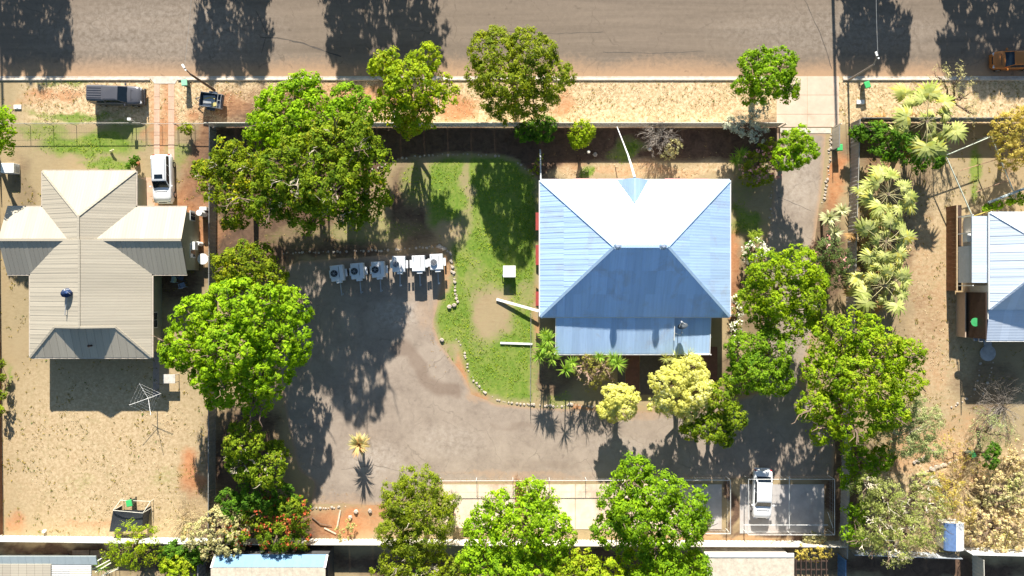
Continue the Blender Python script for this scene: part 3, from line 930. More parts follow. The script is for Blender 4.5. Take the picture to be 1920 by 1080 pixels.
soil_and_shade = t.mix(t.math('MULTIPLY', t.maprange(n3, 0.6, 0.75), 0.5), soil_and_shade, (0.30, 0.23, 0.16))
c = t.mix(zf(sep.outputs[2], 0.15, 0.85, 0.9), c, soil_and_shade)
green = t.mix(t.maprange(n2, 0.3, 0.7), (0.085, 0.165, 0.02), (0.20, 0.28, 0.045))
green = t.mix(t.math('MULTIPLY', t.maprange(n4, 0.5, 0.7), 0.4), green, (0.34, 0.33, 0.10))
green = t.mix(t.math('MULTIPLY', t.maprange(n1, 0.48, 0.68), 0.5), green, (0.30, 0.30, 0.09))
c = t.mix(zf(sep.outputs[0], 0.15, 0.85, 1.0), c, green)
t.base(c); t.p.inputs['Roughness'].default_value = 0.95; t.p.inputs['Specular IOR Level'].default_value = 0.1
t.bump(t.math('ADD', t.math('MULTIPLY', n7, 0.6), t.math('MULTIPLY', n3, 0.5)), 0.28, 0.03)
GROUND = t.m
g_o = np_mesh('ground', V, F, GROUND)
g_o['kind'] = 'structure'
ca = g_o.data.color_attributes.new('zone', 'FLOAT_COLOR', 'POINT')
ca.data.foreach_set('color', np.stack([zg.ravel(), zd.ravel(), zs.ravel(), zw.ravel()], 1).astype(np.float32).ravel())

# grass blades
def scatter(name, n, size, mat, maskf, seed, h=0.12, blades=3):
    rs = np.random.RandomState(seed)
    X = rs.uniform(-52.5, 52.5, n); Y = rs.uniform(-29.5, 22.0, n)
    k = rs.rand(n) < maskf(X, Y)
    X, Y = X[k], Y[k]; m = len(X)
    C = np.stack([np.repeat(X, blades), np.repeat(Y, blades), np.full(m * blades, 0.02)], 1)
    C[:, :2] += rs.normal(size=(m * blades, 2)) * size * 0.5
    a = rs.rand(m * blades) * 6.283; sz = size * (0.5 + rs.rand(m * blades))
    d = np.stack([np.cos(a), np.sin(a)], 1)
    V = np.empty((m * blades, 3, 3))
    w = np.stack([-d[:, 1], d[:, 0]], 1) * (sz * 0.28)[:, None]
    V[:, 0] = C; V[:, 0, :2] -= w; V[:, 1] = C; V[:, 1, :2] += w
    V[:, 2] = C; V[:, 2, :2] += d * sz[:, None]; V[:, 2, 2] += h * (0.5 + rs.rand(m * blades))
    o = np_mesh(name, V.reshape(-1, 3), np.arange(m * blades * 3).reshape(-1, 3), mat)
    o['kind'] = 'stuff'
    return o
GRASS_G = foliage('grass_green', (0.09, 0.18, 0.02), (0.20, 0.30, 0.04), (0.38, 0.36, 0.12), 0.3, 0.3, 0.6, 0.8)
GRASS_S = foliage('grass_straw', (0.42, 0.31, 0.17), (0.74, 0.62, 0.40), (0.28, 0.25, 0.09), 0.3, 0.2, 0.8, 0.9)
def zat(i, thr, exclude=True):
    def f(X, Y):
        z = zones(X[None, :], Y[None, :])[i][0] * (0.35 + 1.3 * np.clip((fbm(X * .7 + 9, Y * .7, 4) - .3) / .4, 0, 1))
        px = X * S + 960; py = 540 - Y * S
        ok = ~inpoly(px, py, ASPH) if exclude else np.ones(X.shape, bool)
        for p in NOGRASS: ok &= ~inpoly(px, py, p)
        ok &= py > 150
        return np.where(ok, np.clip(z - thr, 0, 1), 0)
    return f
# asphalt yard and side drive (ground pixels)
ASPH = [(1456, 250), (1548, 250), (1543, 330), (1534, 400), (1524, 470), (1530, 560), (1520, 640), (1500, 720), (1540, 780), (1566, 830), (1562, 896), (1300, 897), (1118, 903), (970, 903), (830, 905), (760, 940),
        (700, 947), (640, 944), (584, 946), (590, 905), (560, 880), (540, 800), (525, 700), (530, 560), (535, 500), (560, 490), (700, 480), (815, 474), (832, 500), (826, 540), (820, 570), (812, 610), (822, 640), (845, 672), (868, 705), (885, 738), (930, 758),
        (1000, 764), (1115, 768), (1205, 772), (1330, 768), (1425, 735), (1440, 660), (1425, 560), (1432, 480), (1446, 400), (1452, 330)]
NOGRASS = [[(288, 150), (300, 150), (300, 300), (288, 300)], [(314, 150), (328, 150), (328, 300), (314, 300)], [(1455, 140), (1573, 140), (1573, 250), (1455, 250)]]

def sheet(name, poly_px, z, mat, cell=0.8, attr=None, jit=0.0, sub=0.6, kind='structure', seed=0):
    rnd = random.Random(seed)
    pts = [W(x, y, 0) for x, y in poly_px]
    if jit:
        out = []
        for i in range(len(pts)):
            a, b = pts[i], pts[(i + 1) % len(pts)]
            k = max(1, int((b - a).length / sub))
            for j in range(k):
                p = a.lerp(b, j / k)
                out.append(p + Vector((rnd.uniform(-jit, jit), rnd.uniform(-jit, jit), 0)))
        pts = out
    bm = bmesh.new()
    f = bm.faces.new([bm.verts.new((p.x, p.y, z)) for p in pts])
    bmesh.ops.triangulate(bm, faces=[f], ngon_method='EAR_CLIP')
    if attr:
        x0, x1 = min(p.x for p in pts), max(p.x for p in pts); y0, y1 = min(p.y for p in pts), max(p.y for p in pts)
        for ax, lo, hi in ((0, x0, x1), (1, y0, y1)):
            q = lo + cell
            while q < hi:
                bmesh.ops.bisect_plane(bm, geom=bm.verts[:] + bm.edges[:] + bm.faces[:], plane_co=(q, q, 0), plane_no=(1, 0, 0) if ax == 0 else (0, 1, 0))
                q += cell
    bm.normal_update()
    for f in bm.faces:
        if f.normal.z < 0: f.normal_flip()
    me = bpy.data.meshes.new(name); bm.to_mesh(me); bm.free()
    me.materials.append(mat)
    if attr:
        co = np.empty(len(me.vertices) * 3, np.float32); me.vertices.foreach_get('co', co); co = co.reshape(-1, 3)
        cols = attr(co[:, 0] * S + 960, 540 - co[:, 1] * S)
        ca = me.color_attributes.new('zone', 'FLOAT_COLOR', 'POINT')
        ca.data.foreach_set('color', cols.astype(np.float32).ravel())
    o = bpy.data.objects.new(name, me); COL.objects.link(o)
    if kind: o['kind'] = kind
    return o

def asphalt_mat(name, c0, c1, streak=False):
    t = NT(name)
    at = t.n('ShaderNodeVertexColor', layer_name='zone'); sep = t.n('ShaderNodeSeparateColor'); t.l(at.outputs['Color'], sep.inputs[0])
    pos = t.world()
    if streak:
        mp = t.n('ShaderNodeMapping'); mp.inputs['Scale'].default_value = (0.06, 1.0, 1.0); t.l(pos, mp.inputs[0]); pv = mp.outputs[0]
    else: pv = pos
    n1 = t.noise(0.35 if not streak else 0.8, 7, 0.68, pv, 0.4); n2 = t.noise(2.2, 5, 0.7, pos, 0.3); n3 = t.noise(30, 2, 0.8, pos)
    c = t.mix(t.maprange(n1, 0.3, 0.7), c0, c1)
    c = t.mix(t.math('MULTIPLY', t.maprange(n2, 0.4, 0.75), 0.35), c, tuple(x * 1.25 for x in c1))
    c = t.mix(t.math('MULTIPLY', t.maprange(n3, 0.35, 0.7), 0.35), c, tuple(x * 0.62 for x in c0))
    f = t.math('ADD', sep.outputs[0], t.math('MULTIPLY', t.math('SUBTRACT', n2, 0.5), 0.6))
    c = t.mix(t.math('MULTIPLY', t.maprange(f, 0.25, 0.85), 0.85), c, (0.42, 0.265, 0.155))      # blown red dust
    f = t.math('ADD', sep.outputs[1], t.math('MULTIPLY', t.math('SUBTRACT', n2, 0.5), 0.35))
    c = t.mix(t.math('MULTIPLY', t.maprange(f, 0.25, 0.85), 0.5), c, (0.16, 0.105, 0.075))    # silt stain
    c = t.mix(t.math('MULTIPLY', sep.outputs[2], t.maprange(n2, 0.35, 0.7)), c, (0.46, 0.40, 0.34))  # worn pale patches
    sp = t.noise(1.1, 3, 0.5, pos, 0.8)
    c = t.mix(t.math('MULTIPLY', t.maprange(sp, 0.66, 0.74), 0.35), c, tuple(x * 0.5 for x in c0))
    vo = t.n('ShaderNodeTexVoronoi', feature='DISTANCE_TO_EDGE'); vo.inputs['Scale'].default_value = 0.22
    dn = t.n('ShaderNodeTexNoise'); dn.inputs['Scale'].default_value = 0.9; dn.inputs['Detail'].default_value = 6; t.l(pos, dn.inputs['Vector'])
    vm = t.n('ShaderNodeVectorMath', operation='MULTIPLY_ADD'); vm.inputs[1].default_value = (1.6, 1.6, 0); t.l(dn.outputs['Color'], vm.inputs[0]); t.l(pos, vm.inputs[2]); t.l(vm.outputs[0], vo.inputs['Vector'])
    ck = t.maprange(vo.outputs['Distance'], 0.0, 0.012, 1.0, 0.0)
    c = t.mix(t.math('MULTIPLY', t.math('MULTIPLY', ck, t.maprange(n1, 0.45, 0.6)), 0.45), c, tuple(x * 0.45 for x in c0))
    t.base(c); t.p.inputs['Roughness'].default_value = 0.9; t.p.inputs['Specular IOR Level'].default_value = 0.2
    t.bump(n3, 0.4, 0.01)
    return t.m
ASPH_M = asphalt_mat('asphalt_yard', (0.235, 0.187, 0.148), (0.39, 0.32, 0.255))
ROAD_M = asphalt_mat('asphalt_road', (0.150, 0.118, 0.090), (0.240, 0.188, 0.142), True)
def aattr(X, Y):
    n = (fbm(X / 22, Y / 22, 4) - .5) * 30
    XX, YY = X + n, Y + n * 0.7
    dust = np.zeros_like(X); stain = np.zeros_like(X); pale = np.zeros_like(X)
    d = np.full(X.shape, 1e9)
    for i in range(len(ASPH)): d = np.minimum(d, segdist(X, Y, ASPH[i], ASPH[(i + 1) % len(ASPH)]))
    dust = np.clip(0.75 - d / 14, 0, 1)
    for b in ((800, 590, 20, 40, .45), (790, 560, 40, 20, .3), (1200, 780, 60, 15, .5), (980, 890, 160, 10, .5), (640, 935, 60, 14, .4), (900, 745, 30, 14, .6)): dust = np.maximum(dust, blobmask(XX, YY, *b))
    stain = np.maximum(linemask(XX, YY, [(738, 655), (765, 652), (785, 680), (800, 715), (822, 728), (855, 730)], 13), 0)
    stain = np.maximum(stain, blobmask(XX, YY, 960, 800, 60, 8, .55)); stain = np.maximum(stain, blobmask(XX, YY, 765, 605, 20, 14, .5)); stain = np.maximum(stain, blobmask(XX, YY, 1050, 870, 120, 8, .45))
    for b in ((700, 860, 50, 30, .7), (750, 590, 40, 25, .8), (1500, 340, 30, 60, .6), (840, 830, 60, 30, .4), (1160, 840, 60, 20, .3)): pale = np.maximum(pale, blobmask(XX, YY, *b))
    return np.stack([dust, stain, pale, np.ones_like(X)], 1)
sheet('asphalt_yard', ASPH, 0.004, ASPH_M, 0.55, aattr, 0.07, 0.5, seed=3)
def rattr(X, Y):
    n = (fbm(X / 60, Y / 14, 4) - .5) * 18
    dust = np.clip((Y + n - 98) / 42, 0, 0.9); dust[Y > 141] = 0.95
    z = np.zeros_like(X)
    pale = blobmask(X, Y, 300, 60, 200, 60, .35); pale = np.maximum(pale, blobmask(X, Y, 1560, 60, 200, 40, .3))
    return np.stack([dust, z, pale, np.ones_like(X)], 1)
sheet('road', [(-2500, 143), (4500, 143), (4500, -90), (-2500, -90)], 0.004, ROAD_M, 1.6, rattr)

CRK_SHADOW = simple('crack_and_wire_shadow', (0.085, 0.07, 0.058), .9)  # dark strip colour for cracks and a painted wire shadow
def crack_and_shadow(pts, w=.09, seed=0):
    rnd = random.Random(seed); P = [W(*p) for p in pts]; L_, R_ = [], []
    fine = []
    for a, b in zip(P[:-1], P[1:]):
        k = max(2, int((b - a).length / .5))
        fine += [a.lerp(b, i / k) + Vector((rnd.uniform(-.05, .05), rnd.uniform(-.05, .05), 0)) for i in range(k)]
    fine.append(P[-1])
    for i, p in enumerate(fine):
        d = (fine[min(i + 1, len(fine) - 1)] - fine[max(i - 1, 0)]).normalized(); s = Vector((-d.y, d.x, 0)) * w * rnd.uniform(.2, .7)
        L_.append(p + s); R_.append(p - s)
    n = len(fine); mb = MB(); mb.add([(q.x, q.y, .008) for q in L_ + R_], [(i, i + 1, n + i + 1, n + i) for i in range(n - 1)]); o = mb.build('road_crack_and_shadow', CRK_SHADOW); o['kind'] = 'structure'
crack_and_shadow([(488, 70), (530, 72), (570, 82), (610, 96), (640, 106)], .14, 1); crack_and_shadow([(1505, -10), (1520, 25), (1545, 80), (1560, 130)], .06, 2); crack_and_shadow([(480, 20), (500, 60), (490, 100)], .06, 3)  # second strip is an overhead wire's shadow drawn as a dark line
crack_and_shadow([(900, 60), (960, 58), (1040, 63), (1130, 60)], .05, 4); crack_and_shadow([(1458, 370), (1490, 382), (1520, 395)], .05, 5); crack_and_shadow([(1130, 98), (1230, 100), (1320, 96)], .05, 6); crack_and_shadow([(640, 880), (700, 872), (760, 885)], .04, 7)
scatter('lawn_grass', 120000, 0.12, GRASS_G, zat(0, 0.3), 3, 0.07, 2)
scatter('dry_grass', 110000, 0.10, GRASS_S, zat(3, 0.45), 4, 0.05, 2)

# kerb, gutter, crossing, drive strips
CONC = simple('kerb_concrete', (0.60, 0.53, 0.44), 0.85, var=0.25, scale=2.5, dirt=(0.42, 0.27, 0.16), dirt_amt=0.7)
CONC2 = simple('path_concrete', (0.52, 0.40, 0.30), 0.9, var=0.2, scale=1.2, dirt=(0.40, 0.24, 0.14), dirt_amt=0.6)
SLAB = simple('bay_concrete', (0.70, 0.57, 0.45), 0.9, var=0.2, scale=0.8, dirt=(0.34, 0.19, 0.11), dirt_amt=0.7, rnd=0.05)
def kerb(x0, x1, y=148.5, h=0.12):
    mb = MB(); a = W(x0, y); b = W(x1, y)
    prof = [(0.30, 0.0), (0.30, 0.035), (0.10, 0.015), (0.08, h - .03), (0.04, h), (-0.12, h), (-0.14, 0.0)]
    mb.loft([[(a.x, a.y + p, z) for p, z in prof], [(b.x, b.y + p, z) for p, z in prof]])
    o = mb.build('kerb', CONC); o['kind'] = 'structure'
kerb(-2000, 282); kerb(334, 1452); kerb(1580, 3600)
def crossing(poly, z, mat, name='driveway_crossing'):
    mb = MB(); mb.prism([W(*p)[:2] for p in poly], 0.0, z); o = mb.build(name, mat); o['kind'] = 'structure'
crossing([(278, 143), (338, 143), (328, 157), (290, 157)], 0.03, CONC)
CR2 = simple('crossing_concrete', (0.60, 0.46, 0.35), 0.9, var=0.12, scale=1.0, dirt=(0.42, 0.27, 0.17), dirt_amt=0.5)
sx = [(1452, 1574)]
root = thing('driveway_slab', 'wide pinkish concrete driveway apron between the kerb and the fenced block', 'driveway', W(1513, 195))
for (y0, y1) in ((143, 178), (178.6, 214), (214.6, 238)):
    for (x0, x1) in ((1456, 1513), (1513.6, 1573)):
        a = W(x0, y0); b = W(x1, y1); mb = MB(); mb.b2(a.x, b.y, 0, b.x, a.y, 0.035 if y0 > 150 else 0.03); mb.build('slab', CR2, root)
STRIP = simple('strip_concrete', (0.56, 0.38, 0.27), 0.9, var=0.2, scale=1.5, dirt=(0.45, 0.22, 0.11), dirt_amt=0.7)
for k, (x0, x1, lab) in enumerate(((289, 299.5, 'pale concrete wheel strip behind the grey wagon side of the drive'), (315.5, 327, 'pale concrete wheel strip on the bin side of the drive'))):
    root = thing('wheel_strip', lab, 'driveway', W((x0 + x1) / 2, 225), 'wheel strips of the neighbouring drive')
    y = 158
    while y < 300:
        a = W(x0, y); b = W(x1, min(y + 23.3, 300)); mb = MB(); mb.b2(a.x, b.y, 0, b.x, a.y, 0.025 + random.uniform(0, .008)); mb.build('slab', STRIP, root); y += 24
# concrete beside the white wagon and house path
crossing([(262, 333), (290, 333), (290, 388), (262, 388)], 0.02, STRIP, 'path')
crossing([(287, 500), (299, 500), (299, 745), (287, 745)], 0.02, simple('path_grey', (0.30, 0.24, 0.20), 0.9), 'path')
crossing([(398, 236), (404, 236), (404, 900), (398, 900)], 0.02, simple('path_side', (0.33, 0.29, 0.25), 0.9), 'path')
# parking bay slabs at the back
bays = [(830, 896, 908, 990), (897, 966, 908, 990), (1002, 1078, 908, 992), (1079, 1165, 908, 992), (1166, 1240, 908, 994), (1241, 1300, 908, 994), (1301, 1353, 908, 992), (1387, 1480, 908, 1000), (1481, 1545, 908, 1000)]
root = thing('parking_bays', 'row of pale concrete parking bays along the rear of the asphalt yard', 'paving', W(1100, 950))
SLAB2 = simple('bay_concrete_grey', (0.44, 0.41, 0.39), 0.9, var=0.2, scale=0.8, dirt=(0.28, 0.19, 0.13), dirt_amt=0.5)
for (x0, x1, y0, y1) in bays:
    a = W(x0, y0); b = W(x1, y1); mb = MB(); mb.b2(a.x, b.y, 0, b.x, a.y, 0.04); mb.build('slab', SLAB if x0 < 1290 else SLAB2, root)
# patio behind the blue roof
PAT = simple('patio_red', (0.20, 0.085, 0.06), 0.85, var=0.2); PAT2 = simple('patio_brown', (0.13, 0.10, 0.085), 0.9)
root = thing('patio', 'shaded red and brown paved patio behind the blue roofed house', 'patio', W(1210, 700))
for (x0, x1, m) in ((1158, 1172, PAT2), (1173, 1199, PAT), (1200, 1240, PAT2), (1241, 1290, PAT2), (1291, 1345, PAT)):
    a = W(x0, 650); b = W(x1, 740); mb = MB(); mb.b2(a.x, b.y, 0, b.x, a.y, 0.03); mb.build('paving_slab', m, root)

WEED = foliage('weed_dark', (0.10, 0.09, 0.03), (0.22, 0.19, 0.07), (0.10, 0.16, 0.03), 0.4, 0.1, 1.5, 0.9)
def weedmask(X, Y):
    px = X * S + 960; py = 540 - Y * S
    a = (px < 395) & (py > 330) & (py < 1000) | (px > 1610) & (py > 240) & (py < 1030) | (py > 152) & (py < 228)
    n = fbm(X * .9 + 3, Y * .9, 4)
    ok = ~inpoly(px, py, ASPH)
    for p in NOGRASS: ok &= ~inpoly(px, py, p)
    return np.where(a & ok, np.clip((n - .42) * 3.0, 0, 1), 0)
scatter('weeds', 26000, 0.13, WEED, weedmask, 8, 0.07, 3)
LITTER = foliage('leaf_litter', (0.28, 0.14, 0.05), (0.50, 0.33, 0.12), (0.6, 0.5, 0.25), 0.3, 0.05, 1.5, 0.9)
def littermask(X, Y):
    px = X * S + 960; py = 540 - Y * S
    r = np.zeros(X.shape)
    for b in ((560, 420, 200, 60, .5), (470, 860, 90, 120, .6), (1480, 620, 60, 80, .6), (840, 480, 20, 90, .4), (1560, 830, 60, 60, .6), (1700, 900, 120, 120, .4), (1400, 740, 60, 30, .5), (820, 640, 30, 60, .35), (1130, 770, 90, 12, .6), (1660, 480, 60, 140, .5), (900, 900, 200, 12, .5), (770, 400, 70, 70, .5), (700, 195, 220, 30, .5), (1010, 630, 14, 120, .5), (600, 930, 60, 20, .4), (1240, 290, 200, 40, .35)): r = np.maximum(r, blobmask(px, py, *b))
    return r * np.clip((fbm(X * 1.3, Y * 1.3 + 5, 3) - .3) * 2, 0, 1)
scatter('leaf_litter', 60000, 0.085, LITTER, littermask, 12, 0.03, 2)
# ---------------------------------------------------------------- main house (blue-white roof)
ROOFW = roof_mat('roof_zincalume', (0.44, 0.61, 0.88), 'y', .38, .22)
ROOFWX = roof_mat('roof_zincalume_side', (0.44, 0.61, 0.88), 'x', .38, .22)
ROOFW2 = roof_mat('roof_verandah', (0.44, 0.61, 0.84), 'y', .4, .22)
CREAM_ROOF = roof_mat('roof_cream', (0.42, 0.375, 0.295), 'x', .5, .05, .05, (.40, .34, .27), .3)
CREAM_ROOFY = roof_mat('roof_cream_end', (0.42, 0.375, 0.295), 'y', .5, .05, .05, (.40, .34, .27), .3)
ROOF_WHITE = roof_mat('roof_white', (0.60, 0.68, 0.80), 'x', .42, .15, .05, (.5, .45, .4), .25)
CAPM = simple('ridge_capping', (0.42, 0.58, 0.76), 0.45, 0.1, var=0.1)
GUT = simple('gutter_white', (0.72, 0.72, 0.70), 0.5, var=0.1)
REDM = simple('awning_red', (0.36, 0.06, 0.05), 0.5, var=0.15)
WALLW = simple('weatherboard_white', (0.62, 0.58, 0.52), 0.8, var=0.1)
WALL_O = simple('wall_olive', (0.30, 0.30, 0.22), 0.85, var=0.1, scale=1)
WGL = simple('window_glass', (0.03, 0.04, 0.05), 0.1, var=0.1, spec=0.8)
WOODB = simple('timber_brown', (0.20, 0.09, 0.045), 0.8, var=0.35, scale=2)
STEEL = simple('galvanised_steel', (0.45, 0.46, 0.47), 0.45, 0.5, var=0.15)
WHITE = simple('white_paint', (0.78, 0.78, 0.76), 0.5, var=0.06)
DARKM = simple('dark_rust_steel', (0.06, 0.035, 0.025), 0.8, var=0.3)
BLUEDISH = simple('dish_grey', (0.10, 0.12, 0.14), 0.5, var=0.1)
NAVY = simple('dish_blue', (0.02, 0.05, 0.15), 0.4, var=0.1)

def walls(root, x0, y0, x1, y1, h, mat, name='wall', z0=0.0, board=0.0):
    """four wall boxes, thickness 0.12, butt jointed"""
    t = 0.12
    for (a, b, c, d) in ((x0, y0, x1, y0 + t), (x0, y1 - t, x1, y1), (x0, y0 + t, x0 + t, y1 - t), (x1 - t, y0 + t, x1, y1 - t)):
        mb = MB(); mb.b2(a, b, z0, c, d, h)
        w = mb.build(name, mat, root)
        if board:
            k = int((h - z0) / board); m2 = MB()
            horiz = abs(c - a) > abs(d - b)
            for i in range(k):
                z = z0 + i * board
                if horiz:
                    yy = (b - .012) if b == y0 else (d + .012)
                    m2.b2(a, yy - .012, z + .01, c, yy + .012, z + board - .02)
                else:
                    xx = (a - .012) if a == x0 else (c + .012)
                    m2.b2(xx - .012, b, z + .01, xx + .012, d, z + board - .02)
            o = m2.build('weatherboards', mat, w); o['kind'] = 'stuff'

def window(root, x, y, z, w, h, face, fm=GUT, awn=None, awn_d=0.55):
    """face: 'N','S','E','W' outward"""
    n = {'N': (0, 1), 'S': (0, -1), 'E': (1, 0), 'W': (-1, 0)}[face]
    mb = MB()
    fx = w if n[0] == 0 else 0.07; fy = w if n[1] == 0 else 0.07
    mb.box((x + n[0] * .02, y + n[1] * .02, z), (fx, fy, h)); f = mb.build('window', fm, root)
    mb = MB(); gx = (w - .16) if n[0] == 0 else 0.02; gy = (w - .16) if n[1] == 0 else 0.02
    for s_ in (-1, 1):
        q = (w - .12) / 4 * s_
        mb = MB(); mb.box((x + n[0] * .062 + (q if n[0] == 0 else 0), y + n[1] * .062 + (q if n[1] == 0 else 0), z), ((w - .2) / 2 if n[0] == 0 else .02, (w - .2) / 2 if n[1] == 0 else .02, h - .16))
        mb.build('pane', WGL, f)
    if awn:
        t = Vector((n[1], n[0], 0)) ; c = Vector((x, y, z + h / 2 + .12)); o = Vector((n[0], n[1], 0))
        a = [c + t * w * .58 * s_ + o * .06 for s_ in (-1, 1)]; b = [c + t * w * .58 * s_ + o * awn_d - Vector((0, 0, .35)) for s_ in (1, -1)]
        mb = MB(); slab_poly(mb, a + b, .03); mb.build('awning', awn, root)

EH = 3.4
A_ = W(1014, 340, EH); B_ = W(1369, 336.5, EH); C_ = W(1367, 590, EH); D_ = W(1012, 597, EH)
yN = (A_.y + B_.y) / 2; yS = (C_.y + D_.y) / 2; xW = (A_.x + D_.x) / 2; xE = (B_.x + C_.x) / 2
half = (yN - yS) / 2; RH = EH + 3.42
yR = (yN + yS) / 2; xR0 = W(1152, 464, RH).x; xR1 = W(1252, 464, RH).x
hs = thing('house', 'large house with a blue white hipped metal roof behind the lawn', 'house', ((xW + xE) / 2, yR, 0))
walls(hs, xW + .6, yS + .35, xE - .35, yN - .45, EH - .15, WALLW, z0=0.45, board=0.2)
mb = MB(); mb.b2(xW + .65, yS + .4, 0, xE - .4, yN - .5, .45); mb.build('footing', simple('footing_brick', (0.25, 0.12, 0.08), 0.9, var=.3), hs)
rf = MB()
NW, NE, SE, SW = (Vector((xW, yN, EH)), Vector((xE, yN, EH)), Vector((xE, yS, EH)), Vector((xW, yS, EH)))
R0, R1 = Vector((xR0, yR, RH)), Vector((xR1, yR, RH))
rf.add([NW, NE, SE, SW, R0, R1], [(0, 1, 5, 4), (1, 2, 5), (2, 3, 4, 5), (3, 0, 4), (3, 2, 1, 0)])
roof = rf.build('roof', ROOFW, hs)
roof_sheets(roof, [SW, SE, R1, R0], ROOFW, 0.76, 2.3, 1, lap=.03)
roof_sheets(roof, [NE, NW, R0, R1], ROOFW, 0.76, 2.3, 2)
roof_sheets(roof, [SE, NE, R1], ROOFWX, 0.5, 2.6, 3, lap=.016)
roof_sheets(roof, [NW, SW, R0], ROOFWX, 0.5, 2.6, 4, lap=.016)
up = Vector((0, 0, .085))
for a, b in ((R0, R1), (NW, R0), (SW, R0), (NE, R1), (SE, R1)):
    mb = MB(); mb.bar(a + up, b + up, .26, .05); mb.build('ridge_cap', CAPM, roof)
def gutter(root, a, b, out, mat=GUT):
    a = Vector(a); b = Vector(b); o = Vector(out) * .07
    mb = MB(); mb.bar(a + o - Vector((0, 0, .04)), b + o - Vector((0, 0, .04)), .13, .12); mb.build('gutter', mat, root)
for a, b, o in ((NW, NE, (0, 1, 0)), (NE, SE, (1, 0, 0)), (SE, SW, (0, -1, 0)), (SW, NW, (-1, 0, 0))): gutter(hs, a, b, o)
# front gablet
gx = W(1191, 337, 4.9).x; gz = EH + 1.15; slope = 3.42 / half
ga = Vector((gx - 1.45, yN + .04, EH + .02)); gb = Vector((gx + 1.45, yN + .04, EH + .02)); gr = Vector((gx, yN + .04, gz + .05)); ge = Vector((gx, yN - (1.15) / slope - .1, gz + .1))
mb = MB(); mb.add([ga, gb, gr, ge], [(0, 2, 3), (1, 3, 2), (0, 1, 2), (0, 3, 1)])
gab = mb.build('gablet', ROOFW, hs)
roof_sheets(gab, [ga, gr, ge], ROOFW, .6, None, 5, lift=.07); roof_sheets(gab, [gr, gb, ge], ROOFW, .6, None, 6, lift=.07)
mb = MB(); mb.bar(gr + up, ge + up, .16, .04); mb.build('ridge_cap', CAPM, gab)
# rear skillion
za, zb = EH - 0.12, 2.45
va = W(1042, 592, za); vb = W(1330, 592, za); vc = W(1330, 663, zb); vd = W(1042, 663, zb)
xs_split = W(1264, 620, 3).x
yv = yS + 0.05; yl = (vc.y + vd.y) / 2
x0v, x1v = vd.x, vc.x
for (xa, xb, zt, sd, nm) in ((x0v, xs_split, za, 11, 'rear_roof'), (xs_split + .02, x1v, za - .42, 12, 'rear_roof')):
    P = [Vector((xa, yl, zb if sd == 11 else zb - .08)), Vector((xb, yl, zb if sd == 11 else zb - .08)), Vector((xb, yv, zt)), Vector((xa, yv, zt))]
    mb = MB(); slab_poly(mb, P, .05); vr = mb.build(nm, ROOFW2, hs)
    roof_sheets(vr, P, ROOFW2, 0.76, None, sd, lap=.012)
gutter(hs, (x0v, yl, zb), (x1v, yl, zb), (0, -1, 0)); 
for x in (x0v - .04, x1v + .04, ):
    mb = MB(); mb.bar((x, yv, za - (.0 if x < 15 else .42)), (x, yl, zb), .07, .1); mb.build('barge', GUT, hs)
mb = MB(); mb.bar((xs_split, yv - 1.0, za - .12), (xs_split, yv - 2.4, 2.95), .08, .1); mb.build('flashing', GUT, hs)
walls(hs, x0v + .3, yl + .4, x1v - .3, yS + .3, zb - .1, WALLW, z0=.3)
# downpipes, windows with red hoods
for x, y in ((x0v - .1, yl - .1), (x1v + .2, yl - .12), (xW + .2, yS - .2), (x1v + .25, yl + 1.6)):
    mb = MB(); mb.tube([(x, y, 0), (x, y, 2.3)], .06, 8); mb.build('downpipe', GUT, hs)
def awning_px(px, py, w, face):
    z = 2.2
    p = W(px, py, z)
    if face == 'N': window(hs, p.x, yN - .45, z - .45, w, 1.2, 'N', awn=REDM, awn_d=.85)
    if face == 'W': window(hs, xW + .6, p.y, z - .45, w, 1.2, 'W', awn=REDM, awn_d=1.0)
    if face == 'E': window(hs, xE - .35, p.y, z - .45, w, 1.2, 'E', awn=REDM, awn_d=.8)
for px, w in ((1038, .9), (1096, 1.9), (1146, 2.3), (1268, 1.9), (1315, 1.2)): awning_px(px, 340, w, 'N')
for py, w in ((415, 1.5), (478, 1.7), (560, 1.2)): awning_px(1008, py, w, 'W')
for py, w in ((372, 1.8), (480, 1.6)): awning_px(1372, py, w, 'E')
for px in (1090, 1130, 1300): p = W(px, 655, 1.5); window(hs, p.x, yl + .4, 1.4, 1.3, 1.1, 'S')
# corner cables/aerial at NW corner, white box on west wall
mb = MB(); mb.box((xW + .3, W(0, 500, 1.6).y, 1.6), (.5, .9, .6)); mb.build('air_conditioner', WHITE, hs, bevel=.03)
mb = MB(); mb.box((xW + .25, W(0, 440, 1.2).y, 1.2), (.45, .9, .5)); mb.build('air_conditioner', simple('ac_grey', (.5, .55, .6), .5), hs, bevel=.03)
# roof ventilators
def whirly(x, y, z):
    mb = MB(); mb.cyl((x, y), .19, z - .25, z + .16, 14); o = mb.build('roof_vent', CAPM, hs)
    mb = MB()
    n = 18
    for k in range(n):
        a = 2 * math.pi * k / n
        pts = []
        for j in range(5):
            t_ = j / 4; r = .18 + .15 * math.sin(math.pi * min(1, t_ * .9 + .1)); aa = a + t_ * .5
            pts.append((x + r * math.cos(aa), y + r * math.sin(aa), z + .16 + .42 * t_))
        vs = []
        for p in pts:
            v = Vector((p[0] - x, p[1] - y, 0)).normalized(); s2 = Vector((-v.y, v.x, 0)) * .035
            vs += [Vector(p) + s2, Vector(p) - s2 + v * .03]
        mb.add(vs, [(2 * i, 2 * i + 1, 2 * i + 3, 2 * i + 2) for i in range(4)])
    mb.cyl((x, y), .14, z + .55, z + .6, 14); mb.cyl((x, y), .17, z + .16, z + .57, 10)
    mb.build('turbine', simple('turbine_blue', (.42, .50, .62), .4, .3), o)
